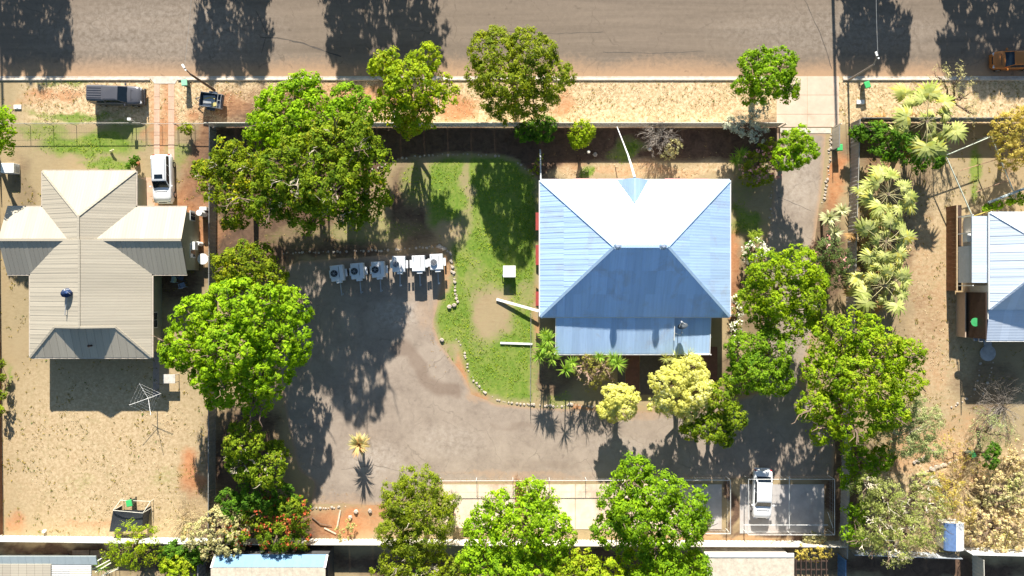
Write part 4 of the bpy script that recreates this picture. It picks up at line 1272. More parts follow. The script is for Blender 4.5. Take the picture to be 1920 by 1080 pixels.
for px in (1158, 1243): p = W(px, 463, RH + .3); whirly(p.x, yR, RH)
# satellite dish on the rear roof
def dish(name, label, foot, head, r, face, mat, arm=True, rw=1.0):
    root = thing(name, label, 'satellite dish', foot)
    f = Vector(face).normalized(); h = Vector(head)
    x = f.cross(Vector((0, 0, 1))).normalized(); y = f.cross(x)
    mb = MB(); n = 24; rings = []
    for t_ in (1.0, .75, .5, .25, .02):
        rings.append([h + (x * math.cos(2 * math.pi * k / n) * rw + y * math.sin(2 * math.pi * k / n)) * r * t_ - f * (.22 * r * (1 - t_ * t_)) for k in range(n)])
    back = [[p - f * .03 for p in rg] for rg in rings[::-1]]
    mb.loft(rings + back, caps=True); mb.build('reflector', mat, root, smooth=True)
    mb = MB(); mb.tube([foot, (foot[0], foot[1], h.z - .1), h - f * .2 * r], .04, 6)
    mb.tube([Vector(foot) + Vector((.5, .3, 0)), Vector((foot[0], foot[1], h.z - .3))], .02, 4); mb.tube([Vector(foot) + Vector((-.5, .3, 0)), Vector((foot[0], foot[1], h.z - .3))], .02, 4)
    mb.build('mast', STEEL, root)
    mb = MB(); q = h + f * r * 1.0
    for s_ in (-1, 1): mb.tube([h + x * r * .7 * s_ - y * 0, q], .018, 4)
    mb.tube([h + y * r * .9, q], .018, 4); mb.box(q, (.12, .12, .12)); mb.build('feed_arm', WHITE, root)
    return root
fp = W(1271, 628, 2.75)
dish('satellite_dish', 'black satellite dish on a mast above the rear skillion roof', (fp.x, fp.y, 2.7), W(1280, 611, 4.0), .5, (-.35, .85, .45), BLUEDISH)
# white service pole from the gablet to the front fence
mb = MB(); mb.tube([Vector((gx, yN + .12, gz + .05)), W(1178, 292, 3.0), W(1157, 238, 1.85)], [.13, .085, .045], 8)
o = mb.build('service_pole', WHITE); setp(o, 'white tapering pole slanting from the small front gable down to the fence', 'pole')
mb = MB(); a = Vector((xW + .05, yN + .1, EH - .1)); mb.tube([a, W(1013, 281, 1.2)], .07, 8); mb.tube([W(1013, 281, 1.2), W(1012, 281, 0)], .05, 6)
o = mb.build('water_pipe', simple('pipe_grey', (.6, .63, .66), .5)); setp(o, 'pale pipe running out from the corner of the blue roof over the garden bed', 'pipe')
# planks on the lawn
def plank(a, b, za_, zb_, w, name, label):
    root = thing(name, label, 'ramp', W(*a))
    A, B = W(*a, za_), W(*b, zb_)
    mb = MB(); mb.bar(A, B, w, .07); mb.build('deck', WHITE, root)
    mb = MB(); mb.bar(A + Vector((0, -.02, -.09)), B + Vector((0, -.02, -.09)), .06, .1, 0); mb.tube([B, (B.x, B.y, 0)], .04, 5); mb.build('support', STEEL, root)
plank((931, 561), (1010, 583), .12, .75, .26, 'ramp', 'white narrow ramp sloping from the dry lawn patch up to the house wall')
plank((938, 643), (998, 645), .1, .12, .2, 'ramp', 'white straight plank lying flat across the green lawn edge near the yuccas')
# square white table/cover on the lawn
c_ = W(955, 509, .9)
root = thing('water_tank', 'small square white topped tank standing alone on the lawn', 'tank', (c_.x, c_.y, 0))
mb = MB(); mb.box((c_.x, c_.y, .42), (1.16, 1.06, .84)); mb.build('body', simple('tank_body', (.5, .5, .48), .6), root, bevel=.03)
mb = MB(); mb.box((c_.x, c_.y, .88), (1.26, 1.16, .08)); mb.build('lid', WHITE, root, bevel=.02)
mb = MB(); mb.tube([(c_.x - .7, c_.y - .35, .4), (c_.x - .7, c_.y - .35, 0)], .05, 6); mb.bar((c_.x - .7, c_.y - .35, .4), (c_.x - .5, c_.y - .35, .4), .06); mb.build('outlet_pipe', STEEL, root)

# ---------------------------------------------------------------- cream roofed neighbour
lh = thing('house', 'cream cross shaped metal roof house with dark shaded slopes', 'house', (-41, 4.6, 0))
E2 = 2.8
def wing(root, x0, y0, x1, y1, ez, pitch, axis, hip0=False, hip1=False, seed=0, mat=CREAM_ROOF, ovr=0.0):
    """gabled/hipped wing; axis 'x' or 'y' of the ridge. hip0 = low end, hip1 = high end"""
    tp = math.tan(RAD(pitch))
    if axis == 'y':
        hw = (x1 - x0) / 2; cx = (x0 + x1) / 2; rz = ez + hw * tp
        a = Vector((cx, y0 + (hw if hip0 else 0), rz)); b = Vector((cx, y1 - (hw if hip1 else 0), rz))
        c = [Vector((x0, y0, ez)), Vector((x1, y0, ez)), Vector((x1, y1, ez)), Vector((x0, y1, ez))]
        faces = [([c[1], c[2], b, a]), ([c[3], c[0], a, b])]
        ends = [(hip0, [c[0], c[1], a]), (hip1, [c[2], c[3], b])]
    else:
        hw = (y1 - y0) / 2; cy = (y0 + y1) / 2; rz = ez + hw * tp
        a = Vector((x0 + (hw if hip0 else 0), cy, rz)); b = Vector((x1 - (hw if hip1 else 0), cy, rz))
        c = [Vector((x0, y0, ez)), Vector((x1, y0, ez)), Vector((x1, y1, ez)), Vector((x0, y1, ez))]
        faces = [([c[0], c[1], b, a]), ([c[2], c[3], a, b])]
        ends = [(hip0, [c[3], c[0], a]), (hip1, [c[1], c[2], b])]
    mb = MB()
    for f in faces: slab_poly(mb, f, .06)
    for hp, e in ends:
        if hp: slab_poly(mb, e, .06)
    r = mb.build('roof', mat, root)
    for i, f in enumerate(faces): roof_sheets(r, f, mat if axis == 'y' else CREAM_ROOFY, .45, None, seed + i, lap=.012)
    for i, (hp, e) in enumerate(ends):
        if hp: roof_sheets(r, e, CREAM_ROOFY if axis == 'y' else mat, .76, None, seed + 5 + i, lap=.016)
    u_ = Vector((0, 0, .08))
    mb = MB(); mb.bar(a + u_, b + u_, .24, .05); mb.build('ridge_cap', mat, r)
    for hp, e in ends:
        if hp:
            for q in e[:2]: mb = MB(); mb.bar(q + u_, e[2] + u_, .2, .05); mb.build('hip_cap', mat, r)
    for hp, e in ends:
        if not hp:
            mb = MB(); mb.add([e[0], e[1], e[2] - Vector((0, 0, .03))] + [p + (Vector((0, .1, 0)) if axis == 'y' else Vector((.1, 0, 0))) * (1 if e is ends[0][1] else -1) for p in (e[0], e[1], e[2] - Vector((0, 0, .03)))], [(0, 1, 2), (5, 4, 3), (0, 3, 4, 1), (1, 4, 5, 2), (2, 5, 3, 0)])
            mb.build('gable_end', WALL_O, root)
    return r, a, b, c
sx0, sx1 = W(57, 670, E2).x, W(285, 670, E2).x; sy0 = W(0, 670, E2).y
nx0, nx1 = W(80, 322, E2).x, W(255, 322, E2).x; ny1 = W(0, 321, E2).y
ey0, ey1 = W(0, 514, E2).y, W(0, 388.5, E2).y
ex0, ex1 = W(14, 389, E2).x, W(351, 389, E2).x
rzew = E2 + (ey1 - ey0) / 2 * math.tan(RAD(20)); ycr = (ey0 + ey1) / 2
wing(lh, nx0, ycr - .2, nx1, ny1, E2, 20, 'y', False, True, 20)
wing(lh, ex0, ey0, ex1, ey1, E2 - .004, 20, 'x', False, False, 30)
# south wing: gable ridge stops at a gablet, lower hip skirt beyond it (Dutch gable)
hwS = (sx1 - sx0) / 2; tp = math.tan(RAD(17)); cxs = (sx0 + sx1) / 2; rzs = E2 + hwS * tp
ygab = W(0, 614, 3.9).y
skz = 2.8 + (ygab - sy0) * math.tan(RAD(17)) ; skx = (skz - E2) / tp
c0 = [Vector((sx0, sy0, E2)), Vector((sx1, sy0, E2)), Vector((sx1, ycr, E2)), Vector((sx0, ycr, E2))]
g0 = Vector((sx0 + skx, ygab, skz)); g1 = Vector((sx1 - skx, ygab, skz)); ra = Vector((cxs, ygab, rzs)); rb = Vector((cxs, ycr, rzs))
mb = MB()
for f in ([c0[1], c0[2], rb, ra, g1], [c0[3], c0[0], g0, ra, rb], [c0[0], c0[1], g1, g0]): slab_poly(mb, f, .06)
mb.add([g0, g1, ra], [(0, 1, 2)])
r = mb.build('roof', CREAM_ROOF, lh)
roof_sheets(r, [c0[1], c0[2], rb, ra, g1], CREAM_ROOF, .45, None, 41, lap=.012); roof_sheets(r, [c0[3], c0[0], g0, ra, rb], CREAM_ROOF, .45, None, 42, lap=.012); roof_sheets(r, [c0[0], c0[1], g1, g0], CREAM_ROOFY, .76, None, 43, lap=.016)
u_ = Vector((0, 0, .08))
for a, b in ((ra, rb), (c0[0], g0), (c0[1], g1), (g0 + Vector((0, .05, 0)), ra + Vector((0, .05, 0))), (g1 + Vector((0, .05, 0)), ra + Vector((0, .05, 0)))):
    mb = MB(); mb.bar(a + u_, b + u_, .2, .05); mb.build('ridge_cap', CREAM_ROOF, r)
mb = MB(); p = W(171, 648, 3.3); mb.cyl((p.x, p.y), .09, 3.0, 3.65, 10); mb.cyl((p.x, p.y), .14, 3.65, 3.72, 10); mb.build('vent_pipe', DARKM, r)
o_ = .45
walls(lh, sx0 + o_, sy0 + o_, sx1 - o_, ycr, E2 - .1, WALL_O); walls(lh, nx0 + o_, ycr, nx1 - o_, ny1 - o_, E2 - .1, WALL_O); walls(lh, ex0 + .1, ey0 + o_, ex1 - .1, ey1 - o_, E2 - .1, WALL_O)
for a, b, o in (((sx0, sy0, E2), (sx1, sy0, E2), (0, -1, 0)), ((sx1, sy0, E2), (sx1, ey0, E2), (1, 0, 0)), ((sx0, sy0, E2), (sx0, ey0, E2), (-1, 0, 0)), ((ex0, ey0, E2), (sx0, ey0, E2), (0, -1, 0)), ((sx1, ey0, E2), (ex1, ey0, E2), (0, -1, 0)),
                ((ex0, ey1, E2), (nx0, ey1, E2), (0, 1, 0)), ((nx1, ey1, E2), (ex1, ey1, E2), (0, 1, 0)), ((nx0, ey1, E2), (nx0, ny1, E2), (-1, 0, 0)), ((nx1, ey1, E2), (nx1, ny1, E2), (1, 0, 0)), ((nx0, ny1, E2), (nx1, ny1, E2), (0, 1, 0))):
    gutter(lh, a, b, o, simple('gutter_cream', (.5, .43, .35), .5))
for py, w in ((405, 1.0), (470, 1.4)): window(lh, ex1 - .1, W(0, py, 1.5).y, 1.5, w, 1.1, 'E')
window(lh, sx1 - o_, W(0, 600, 1.5).y, 1.5, 1.6, 1.1, 'E')
p = W(362, 461, 1.6); mb = MB(); mb.box((ex1 + .12, p.y, 1.5), (.38, .8, .7)); mb.build('air_conditioner', WHITE, lh, bevel=.03)
fp = W(133, 590, 3.6); dish('satellite_dish', 'navy blue satellite dish standing on the cream roof', (fp.x, fp.y, 3.55), W(125, 549, 4.6), .52, (.2, .55, .8), NAVY, rw=1.0)
# things beside the cream house
p = W(364, 400, 0); root = thing('water_heater', 'white hot water unit against the gable wall of the cream house', 'water heater', (ex1 + .55, W(0, 402).y, 0))
q = org(root); mb = MB(); mb.cyl((q.x, q.y), .3, .1, 1.5, 18); mb.build('cylinder', WHITE, root, bevel=.02); mb = MB(); mb.box((q.x + .1, q.y + .5, .45), (.7, .35, .8)); mb.build('compressor', WHITE, root, bevel=.03)
p = W(378, 458); root = thing('gas_bottle', 'small white gas bottle on orange dirt beside the cream house', 'gas bottle', p); mb = MB(); mb.cyl((p.x, p.y), .22, 0, 1.0, 14); mb.build('bottle', WHITE, root, bevel=.05); mb = MB(); mb.cyl((p.x, p.y), .08, 1.0, 1.15, 8); mb.build('valve', STEEL, root)
p = W(386, 486); root = thing('table', 'round white garden table by the side fence of the cream house', 'table', p)
mb = MB(); mb.cyl((p.x, p.y), .55, .68, .72, 24); mb.build('tabletop', WHITE, root); 
for k in range(4): mb = MB(); a = k * 1.57 + .7; mb.tube([(p.x + .2 * math.cos(a), p.y + .2 * math.sin(a), .68), (p.x + .45 * math.cos(a), p.y + .45 * math.sin(a), 0)], .03, 5); mb.build('leg', WHITE, root)
def chair(px, py, rz, col, label):
    p = W(px, py); root = thing('garden_chair', label, 'chair', p, 'garden chairs in the shade of the cream house', rz)
    mb = MB(); mb.box((0, 0, .43), (.55, .52, .05)); mb.build('seat', col, root, world=False, bevel=.015)
    mb = MB(); mb.box((0, -.27, .72), (.55, .05, .55)); mb.build('backrest', col, root, world=False, bevel=.015)
    for s_ in (-1, 1):
        mb = MB(); mb.box((s_ * .29, 0, .63), (.06, .5, .04)); mb.build('armrest', col, root, world=False)
        for t_ in (-1, 1): mb = MB(); mb.tube([(s_ * .24, t_ * .22, .43), (s_ * .29, t_ * .26, 0)], .025, 5); mb.build('leg', col, root, world=False)
CH1 = simple('chair_green', (.45, .58, .55), .5); CH2 = simple('chair_blue', (.25, .32, .45), .5)
chair(330, 524, 1.4, CH1, 'pale green plastic chair behind the gable end of the cream house'); chair(346, 535, .3, CH2, 'blue plastic chair nearest the big bright tree'); chair(343, 520, 2.8, simple('chair_dark', (.10, .12, .18), .5), 'dark chair between the pale green and blue chairs')

# ---------------------------------------------------------------- high white house at the east side
rh = thing('house', 'high set white roofed house with a dark brown lower wall', 'house', (50, 2, 0))
ZR = 4.2
rx0 = W(1856, 400, ZR).x; ryN = W(0, 398, ZR).y; ryS = W(0, 580, ZR).y; rx1 = rx0 + 13; hwR = (ryN - ryS) / 2; rzR = ZR + 2.9
cN = [Vector((rx0, ryS, ZR)), Vector((rx1, ryS, ZR)), Vector((rx1, ryN, ZR)), Vector((rx0, ryN, ZR))]
ym = (ryN + ryS) / 2; q0 = Vector((rx0 + hwR * .95, ym + .5, rzR)); q1 = Vector((rx1 - hwR, ym + .5, rzR))
mb = MB()
FS = ([cN[0], cN[1], q1, q0], [cN[2], cN[3], q0, q1], [cN[3], cN[0], q0], [cN[1], cN[2], q1])
for f in FS: slab_poly(mb, f, .06)
r = mb.build('roof', ROOF_WHITE, rh)
for i, f in enumerate(FS): roof_sheets(r, f, ROOF_WHITE, .76, None, 60 + i, lap=.02)
for a, b in ((cN[0], q0), (cN[3], q0), (q0, q1)): mb = MB(); mb.bar(a + u_, b + u_, .2, .05); mb.build('hip_cap', ROOF_WHITE, r)
vz0, vz1 = ZR - .15, 3.3
ps = [Vector((W(1849, 638, vz1).x, W(0, 638, vz1).y, vz1)), Vector((rx1, W(0, 638, vz1).y, vz1)), Vector((rx1, ryS + .02, vz0)), Vector((rx0, ryS + .02, vz0))]
mb = MB(); slab_poly(mb, ps, .05); r = mb.build('verandah_roof', ROOF_WHITE, rh); roof_sheets(r, ps, ROOF_WHITE, .76, None, 70, lap=.01)
gutter(rh, ps[0], ps[1], (0, -1, 0)); gutter(rh, cN[0], cN[3], (-1, 0, 0))
walls(rh, rx0 + .15, ryS + .3, rx1 - .5, ryN - .4, ZR - .1, WALLW, z0=0, board=.2)
# enclosed side annex and lower wall
ax0 = W(1776, 450).x
yA0 = W(0, 530, 3.9).y; yA1 = W(0, 405, 3.9).y
ANX = simple('annex_wall', (0.42, 0.47, 0.52), 0.7, var=.1)
mb = MB(); mb.b2(ax0, yA0, 1.75, ax0 + .12, yA0 + (yA1 - yA0) * .56, 3.7); mb.build('annex_wall', ANX, rh)
mb = MB(); mb.b2(ax0 + .5, yA0 + (yA1 - yA0) * .56, 1.75, ax0 + .62, yA1, 3.7); mb.build('annex_wall', WALLW, rh)
mb = MB(); P = [Vector((ax0 - .02, yA0, 3.75)), Vector((ax0 + 1.75, yA0, 3.95)), Vector((ax0 + 1.75, yA1, 3.95)), Vector((ax0 - .02, yA1, 3.75))]
P = [P[0], P[3], P[2], P[1]]
slab_poly(mb, P, .05); r = mb.build('annex_roof', ROOF_WHITE, rh); roof_sheets(r, P, ROOF_WHITE, .8, 2.0, 81, lap=.01)
lx = W(1774, 450).x; ylo, yhi = W(0, 545).y, W(0, 388).y
n = 22
for i in range(n):      # lower wall of upright brown boards
    ya = ylo + (yhi - ylo) * i / n; yb = ylo + (yhi - ylo) * (i + 1) / n - .012
    mb = MB(); mb.b2(lx + random.uniform(-.01, .012), ya, 0, lx + .05, yb, 1.6); mb.build('wall_board', WOODB, rh)
mb = MB(); mb.b2(lx - .03, ylo, 1.6, lx + .1, yhi, 1.68); mb.build('rail', simple('rail_tan', (.45, .33, .2), .7), rh)
mb = MB(); mb.b2(lx + .05, ylo, 1.5, lx + .55, yhi, 1.56); mb.build('deck', DARKM, rh)
for k in range(5):
    y = ylo + (yhi - ylo) * (k + .3) / 5; mb = MB(); mb.b2(lx + .15, y - .05, 1.56, lx + .25, y + .05, 3.8); mb.build('post', WHITE, rh)
p = W(1805, 445, 2.6); mb = MB(); mb.box((ax0 + .35, p.y, 2.5), (.4, .9, .7)); mb.build('air_conditioner', WHITE, rh, bevel=.03)
window(rh, rx0 + .15, W(0, 600, 2.5).y, 2.4, 1.3, 1.3, 'W'); window(rh, rx0 + .15, W(0, 420, 3).y, 3.0, .9, .9, 'W')
y0_, y1_ = W(0, 632, 1).y, W(0, 548, 1).y; xb_ = W(1792, 600).x
mb = MB(); mb.b2(xb_, y0_, 0, xb_ + .1, y1_, 1.45); mb.build('lower_wall', simple('panel_beige', (.5, .38, .29), .8, var=.1), rh)
mb = MB(); mb.b2(xb_ + .3, y0_, 0, xb_ + .4, y1_, 4.0); mb.build('lower_wall', DARKM, rh)
mb = MB(); mb.b2(xb_ + .45, W(0, 598, 3.5).y, 1.5, xb_ + .55, W(0, 535, 3.5).y, 4.05); mb.build('upper_wall', WALLW, rh)
mb = MB(); mb.b2(xb_ + .4, y0_ - .3, 2.0, rx0 + 1.2, W(0, 598, 2).y, 2.1); mb.build('balcony_floor', simple('balcony_grey', (.2, .22, .25), .7), rh)
mb = MB(); mb.bar((xb_ + .4, y0_ - .3, 2.9), (rx0 + 1.0, y0_ - .3, 2.9), .06); mb.bar((xb_ + .4, y0_ - .3, 2.9), (xb_ + .4, W(0, 598, 2).y, 2.9), .06); mb.build('balustrade', STEEL, rh)
p = W(1829, 604, 2.8); root = thing('table', 'small round green table on the dark balcony of the white roofed house', 'table', (p.x, p.y, 2.1)); mb = MB(); mb.cyl((p.x, p.y), .42, 2.75, 2.8, 20); mb.build('tabletop', simple('green_top', (.05, .35, .12), .5), root); mb = MB(); mb.cyl((p.x, p.y), .05, 2.1, 2.75, 8); mb.build('leg', STEEL, root)
mb = MB(); p = W(1851, 662); mb.cyl((p.x, p.y), .8, 0, .12, 28); mb.b2(p.x - .4, p.y + .6, 0, p.x + .4, p.y + 1.3, .1); o = mb.build('round_slab', simple('slab_grey', (.42, .42, .42), .9)); setp(o, 'round grey concrete slab at the foot of the white roofed house steps', 'paving')
# ---------------------------------------------------------------- fences
FCREAM = simple('fence_cream', (0.62, 0.58, 0.49), 0.6, var=0.1, scale=1)
FGREY = simple('fence_grey', (0.33, 0.32, 0.30), 0.7, var=0.15, scale=1)
FSILV = simple('fence_silver', (0.42, 0.46, 0.50), 0.5, 0.3, var=0.12)
panel_fence('boundary_fence', 'cream steel sheet fence along the front verge between the beds and the street', W(398, 238), W(1456, 238), 1.8, FCREAM, group=None)
panel_fence('boundary_fence', 'grey ribbed steel fence between the asphalt drive and the palms', W(1596, 232), W(1573, 1034), 1.8, FGREY)
panel_fence('boundary_fence', 'dark grey steel fence between the cream house yard and the leafy block', W(406, 244), W(404, 1004), 1.7, simple('fence_side', (.22, .22, .21), .7))
panel_fence('boundary_fence', 'long cream steel fence at the back of the leafy block', W(436, 1009), W(1573, 1014), 1.7, FCREAM)
panel_fence('boundary_fence', 'pale cream steel fence behind the dry back yard with the netting frame', W(-30, 1003), W(425, 1009), 1.7, simple('fence_pale', (.60, .60, .54), .6))
panel_fence('boundary_fence', 'grey steel fence behind the straggly bushes of the east yard', W(1590, 1030), W(1786, 1037), 1.5, FSILV)
panel_fence('boundary_fence', 'bright white steel fence behind the tan bushes in the far corner', W(1800, 1026), W(1975, 1030), 2.0, WHITE)
panel_fence('boundary_fence', 'dark steel fence in front of the fan palm on the street side', W(1602, 229), W(1960, 229), 1.8, simple('fence_slate', (.16, .18, .19), .6))
panel_fence('boundary_fence', 'dark timber fence along the edge of the dry back yard', W(-2, 330), W(6, 1000), 1.5, WOODB, ribbed=False)
panel_fence('boundary_fence', 'pale blue steel fence beside the bright green tree at the yard edge', W(-4, 240), W(2, 328), 1.6, FSILV)
panel_fence('boundary_fence', 'white steel fence running away behind the tan corner bushes', W(1822, 1038), W(1824, 1130), 1.8, FCREAM)
panel_fence('boundary_fence', 'blue steel fence running away beside the timber pergola', W(1570, 1038), W(1570, 1130), 1.8, simple('fence_blue', (.10, .22, .42), .5))
panel_fence('boundary_fence', 'dark steel fence running away between the two rear sheds', W(386, 1020), W(386, 1130), 1.8, FGREY)
# front gate
g = thing('gate', 'open cream panel gate at the top of the asphalt side drive', 'gate', W(1560, 240))
a = W(1461, 240); b = W(1560, 240)
for k, (px_, py_) in enumerate(((1461, 240), (1561, 240))):
    q = W(px_, py_); mb = MB(); mb.box((q.x, q.y, .95), (.11, .11, 1.9)); mb.build('gate_post', FCREAM, g)
for k in range(5):
    ya = b.y - .15 - k * .42; mb = MB(); mb.b2(b.x - .03, ya - .4, .1, b.x + .03, ya, 1.6); mb.build('gate_panel', FCREAM, g)
mb = MB(); mb.tube([(b.x, b.y - .1, 1.65), (b.x, b.y - 2.25, 1.65), (b.x, b.y - 2.25, .1)], .03, 6); mb.build('gate_frame', STEEL, g)
crossing([(1463, 240), (1558, 240), (1558, 250), (1463, 250)], .03, CONC, 'threshold')
# low wire front fence of the cream house
WIREM = simple('wire_fence_steel', (.40, .38, .34), .5, .3)
wire_fence('wire_fence', 'low wire fence with steel posts between the verge grass and the front lawn', [W(14, 236)[:2], W(273, 235)[:2]], 1.05, WIREM, post=2.35, mesh=.25, r=.032)
wire_fence('wire_gate', 'pair of low wire gates across the concrete wheel strips', [W(275, 236)[:2], W(333, 236)[:2]], 1.0, WIREM, post=1.6, mesh=.2, cat='gate')
wire_fence('wire_fence', 'short low wire fence between the wheel strips and the leafy block', [W(335, 236)[:2], W(396, 236)[:2]], 1.05, WIREM, post=1.7, mesh=.25, r=.032)
wire_fence('pool_fence', 'thin wire fence line down the edge of the lawn beside the yuccas', [W(995, 588)[:2], W(994, 750)[:2]], 1.2, WIREM, post=2.4, mesh=.3, r=.02)
RAILW = simple('rail_white', (.62, .62, .60), .5)
wire_fence('bay_rail', 'thin white rail along the front of the pale parking bays', [W(826, 896)[:2], W(1165, 895)[:2]], 1.1, RAILW, post=4.0, mesh=.5, r=.03, cat='railing')
wire_fence('bay_rail', 'thin grey rail behind the bright tree in front of the shaded bays', [W(1167, 895)[:2], W(1352, 893)[:2]], 1.1, STEEL, post=4.0, mesh=.5, r=.025, cat='railing')
wire_fence('wire_cage', 'steel framed wire enclosure around the parked white sedan and grey slab', [W(1394, 891)[:2], W(1552, 891)[:2], W(1552, 993)[:2], W(1394, 993)[:2]], 1.5, RAILW, post=4.2, mesh=.4, r=.035, closed=True, cat='enclosure')
wire_fence('wire_cage', 'steel framed wire enclosure side beside the dark gap left of the sedan', [W(1240, 893)[:2], W(1361, 893)[:2], W(1361, 991)[:2], W(1240, 991)[:2]], 1.5, RAILW, post=4.0, mesh=.4, r=.035, cat='enclosure')
# cage braces
mb = MB(); a = W(1394, 991, 1.5); b = W(1552, 991, 1.5); mb.bar(a + Vector((0, .35, 0)), b + Vector((0, .35, 0)), .06); mb.tube([W(1552, 960, .1), W(1562, 990, 1.5)], .03, 5); mb.tube([W(1480, 893, 1.5), W(1480, 991, 1.5)], .035, 5)
o = mb.build('steel_brace', RAILW); setp(o, 'pale steel top braces spanning the wire enclosure beside the white sedan', 'frame')
# low retaining edge with dead bush between bays
mb = MB(); a = W(968, 898); b = W(974, 985); mb.b2(a.x, b.y, 0, b.x, a.y, .5); o = mb.build('retaining_wall', WOODB); setp(o, 'short brown timber divider between the pale parking bays', 'wall')

# ---------------------------------------------------------------- rear neighbours along the lower edge
def shed(name, label, px0, py0, px1, py1, h, mat, wall, rise=0.0, fall='S', seed=0):
    a = W(px0, py0, h); b = W(px1, py1, h)
    root = thing(name, label, 'shed', ((a.x + b.x) / 2, a.y - 1, 0))
    x0, x1, y0, y1 = a.x, b.x, b.y, a.y
    walls(root, x0 + .15, y0 + .15, x1 - .15, y1 - .15, h - .12, wall)
    P = [Vector((x0, y0, h)), Vector((x1, y0, h)), Vector((x1, y1, h + rise)), Vector((x0, y1, h + rise))]
    mb = MB(); slab_poly(mb, P, .06); r = mb.build('roof', mat, root); roof_sheets(r, P, mat, .76, None, seed, lap=.015)
    return root, (x0, y0, x1, y1)
PALEB = simple('roof_pale_green', (.50, .56, .55), .5, .05, var=.05, rnd=.03)
shed('shed', 'pale grey green flat roofed shed behind the dry yard', -40, 1058, 96, 1150, 2.8, CREAM_ROOF, WALLW, .0, seed=91)
root = thing('pergola', 'pale slatted pergola joined to the pale flat shed', 'pergola', W(135, 1075))
a = W(-40, 1042, 2.9); b = W(183, 1058, 2.7)
mb = MB(); P = [Vector((a.x, b.y, 2.7)), Vector((b.x, b.y, 2.7)), Vector((b.x, a.y, 2.95)), Vector((a.x, a.y, 2.95))]; slab_poly(mb, P, .06); r = mb.build('roof', PALEB, root); roof_sheets(r, P, PALEB, .76, None, 92, lap=.01)
for i in range(9):
    y = W(0, 1061 + i * 4.2, 2.7).y; mb = MB(); mb.b2(W(97, 0, 2.7).x, y - .065, 2.62, W(171, 0, 2.7).x, y + .065, 2.72); mb.build('slat', WHITE, root)
for px in (98, 171): mb = MB(); x = W(px, 0, 2.5).x; mb.b2(x - .05, W(0, 1110).y, 2.5, x + .05, W(0, 1060, 2.6).y, 2.6); mb.build('beam', WHITE, root); mb = MB(); y = W(0, 1060, 2.6).y; mb.b2(x - .05, y - .1, 0, x + .05, y, 2.5); mb.build('post', WHITE, root)
root = thing('stair_rail', 'pale timber stair rails stepping down beside the slatted pergola', 'railing', W(205, 1068))
for (p, q) in (((172, 1068, 2.4), (206, 1050, 1.4)), ((178, 1073, 2.4), (208, 1055, 1.4)), ((186, 1082, 1.6), (222, 1066, 1.0))):
    mb = MB(); mb.bar(W(*p), W(*q), .09, .12); mb.build('rail', FCREAM, root)
for k in range(4):
    mb = MB(); A = W(186 + 9 * k, 1082 - 4 * k, 1.5 - .15 * k); mb.tube([A, (A.x, A.y, 0)], .03, 5); mb.build('baluster', FCREAM, root)
p = W(168, 1042); root = thing('pallet', 'two brown timber boards lying in the shade behind the pale fence', 'timber', p)
for (x0, x1) in ((137, 168), (171, 200)): a = W(x0, 1031); b = W(x1, 1044); mb = MB(); mb.b2(a.x, b.y, 0, b.x, a.y, .12); mb.build('board', simple('board_tan', (.30, .2, .13), .8), root)
# blue and cream gabled shed
zg, zr = 2.6, 3.5
a = W(412, 1064, zr); b = W(606, 1064, zr); a2 = W(392, 1100, zg); e1 = W(628, 1038, zg)
root = thing('shed', 'cream gabled shed with a blue shaded back slope and dark end wall', 'shed', (a.x + 5, a.y, 0))
xa, xb = W(398, 1062, 3.2).x, W(612, 1062, 3.2).x; yr_ = W(0, 1064, zr).y; yt = W(0, 1040, zg).y; yb_ = yr_ - (yt - yr_)
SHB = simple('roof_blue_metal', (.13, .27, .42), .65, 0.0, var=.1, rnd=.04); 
F1 = [Vector((xb, yt, zg)), Vector((xa, yt, zg)), Vector((xa, yr_, zr)), Vector((xb, yr_, zr))]; F2 = [Vector((xa, yb_ - 3, zr - .15)), Vector((xb, yb_ - 3, zr - .15)), Vector((xb, yr_, zr)), Vector((xa, yr_, zr))]
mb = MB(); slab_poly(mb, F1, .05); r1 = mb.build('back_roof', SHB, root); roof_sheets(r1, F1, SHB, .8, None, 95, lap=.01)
mb = MB(); slab_poly(mb, F2, .05); r2 = mb.build('front_roof', simple('shed_cream', (.62, .54, .42), .5, rnd=.02), root); roof_sheets(r2, F2, simple('shed_cream', (.62, .54, .42), .5, rnd=.02), .8, None, 96, lap=.01)
mb = MB(); mb.bar(Vector((xb - .05, yt, zg + .05)), Vector((xb - .05, yr_, zr + .08)), .18, .06); mb.bar(Vector((xa + .05, yt, zg + .05)), Vector((xa + .05, yr_, zr + .08)), .18, .06); mb.build('barge_board', WHITE, root)
walls(root, xa + .1, yb_ - 2.9, xb - .1, yt - .1, zg - .3, simple('shed_wall_dark', (.06, .06, .06), .7))
root, q = shed('shed', 'wide cream metal roof beyond the rear fence below the sedan enclosure', 1325, 1043, 1488, 1150, 3.0, simple('shed_cream2', (.60, .52, .41), .5, rnd=.03), WALLW, .1, seed=97)
mb = MB(); mb.b2(W(1325, 0, 3.1).x, W(0, 1044, 3.1).y, 3.1, W(1488, 0, 3.1).x, W(0, 1037, 3.1).y, 3.22); mb.build('flashing', WHITE, root)
root = thing('pergola', 'dark open timber pergola beside the wide cream rear roof', 'pergola', W(1520, 1070))
for i in range(7): x = W(1492 + i * 9.5, 0, 2.3).x; mb = MB(); mb.b2(x - .05, W(0, 1110, 2.3).y, 2.25, x + .05, W(0, 1048, 2.3).y, 2.37); mb.build('rafter', DARKM, root)
for py in (1052, 1068, 1084): y = W(0, py, 2.2).y; mb = MB(); mb.b2(W(1490, 0, 2.2).x, y - .05, 2.15, W(1552, 0, 2.2).x, y + .05, 2.24); mb.build('beam', DARKM, root)
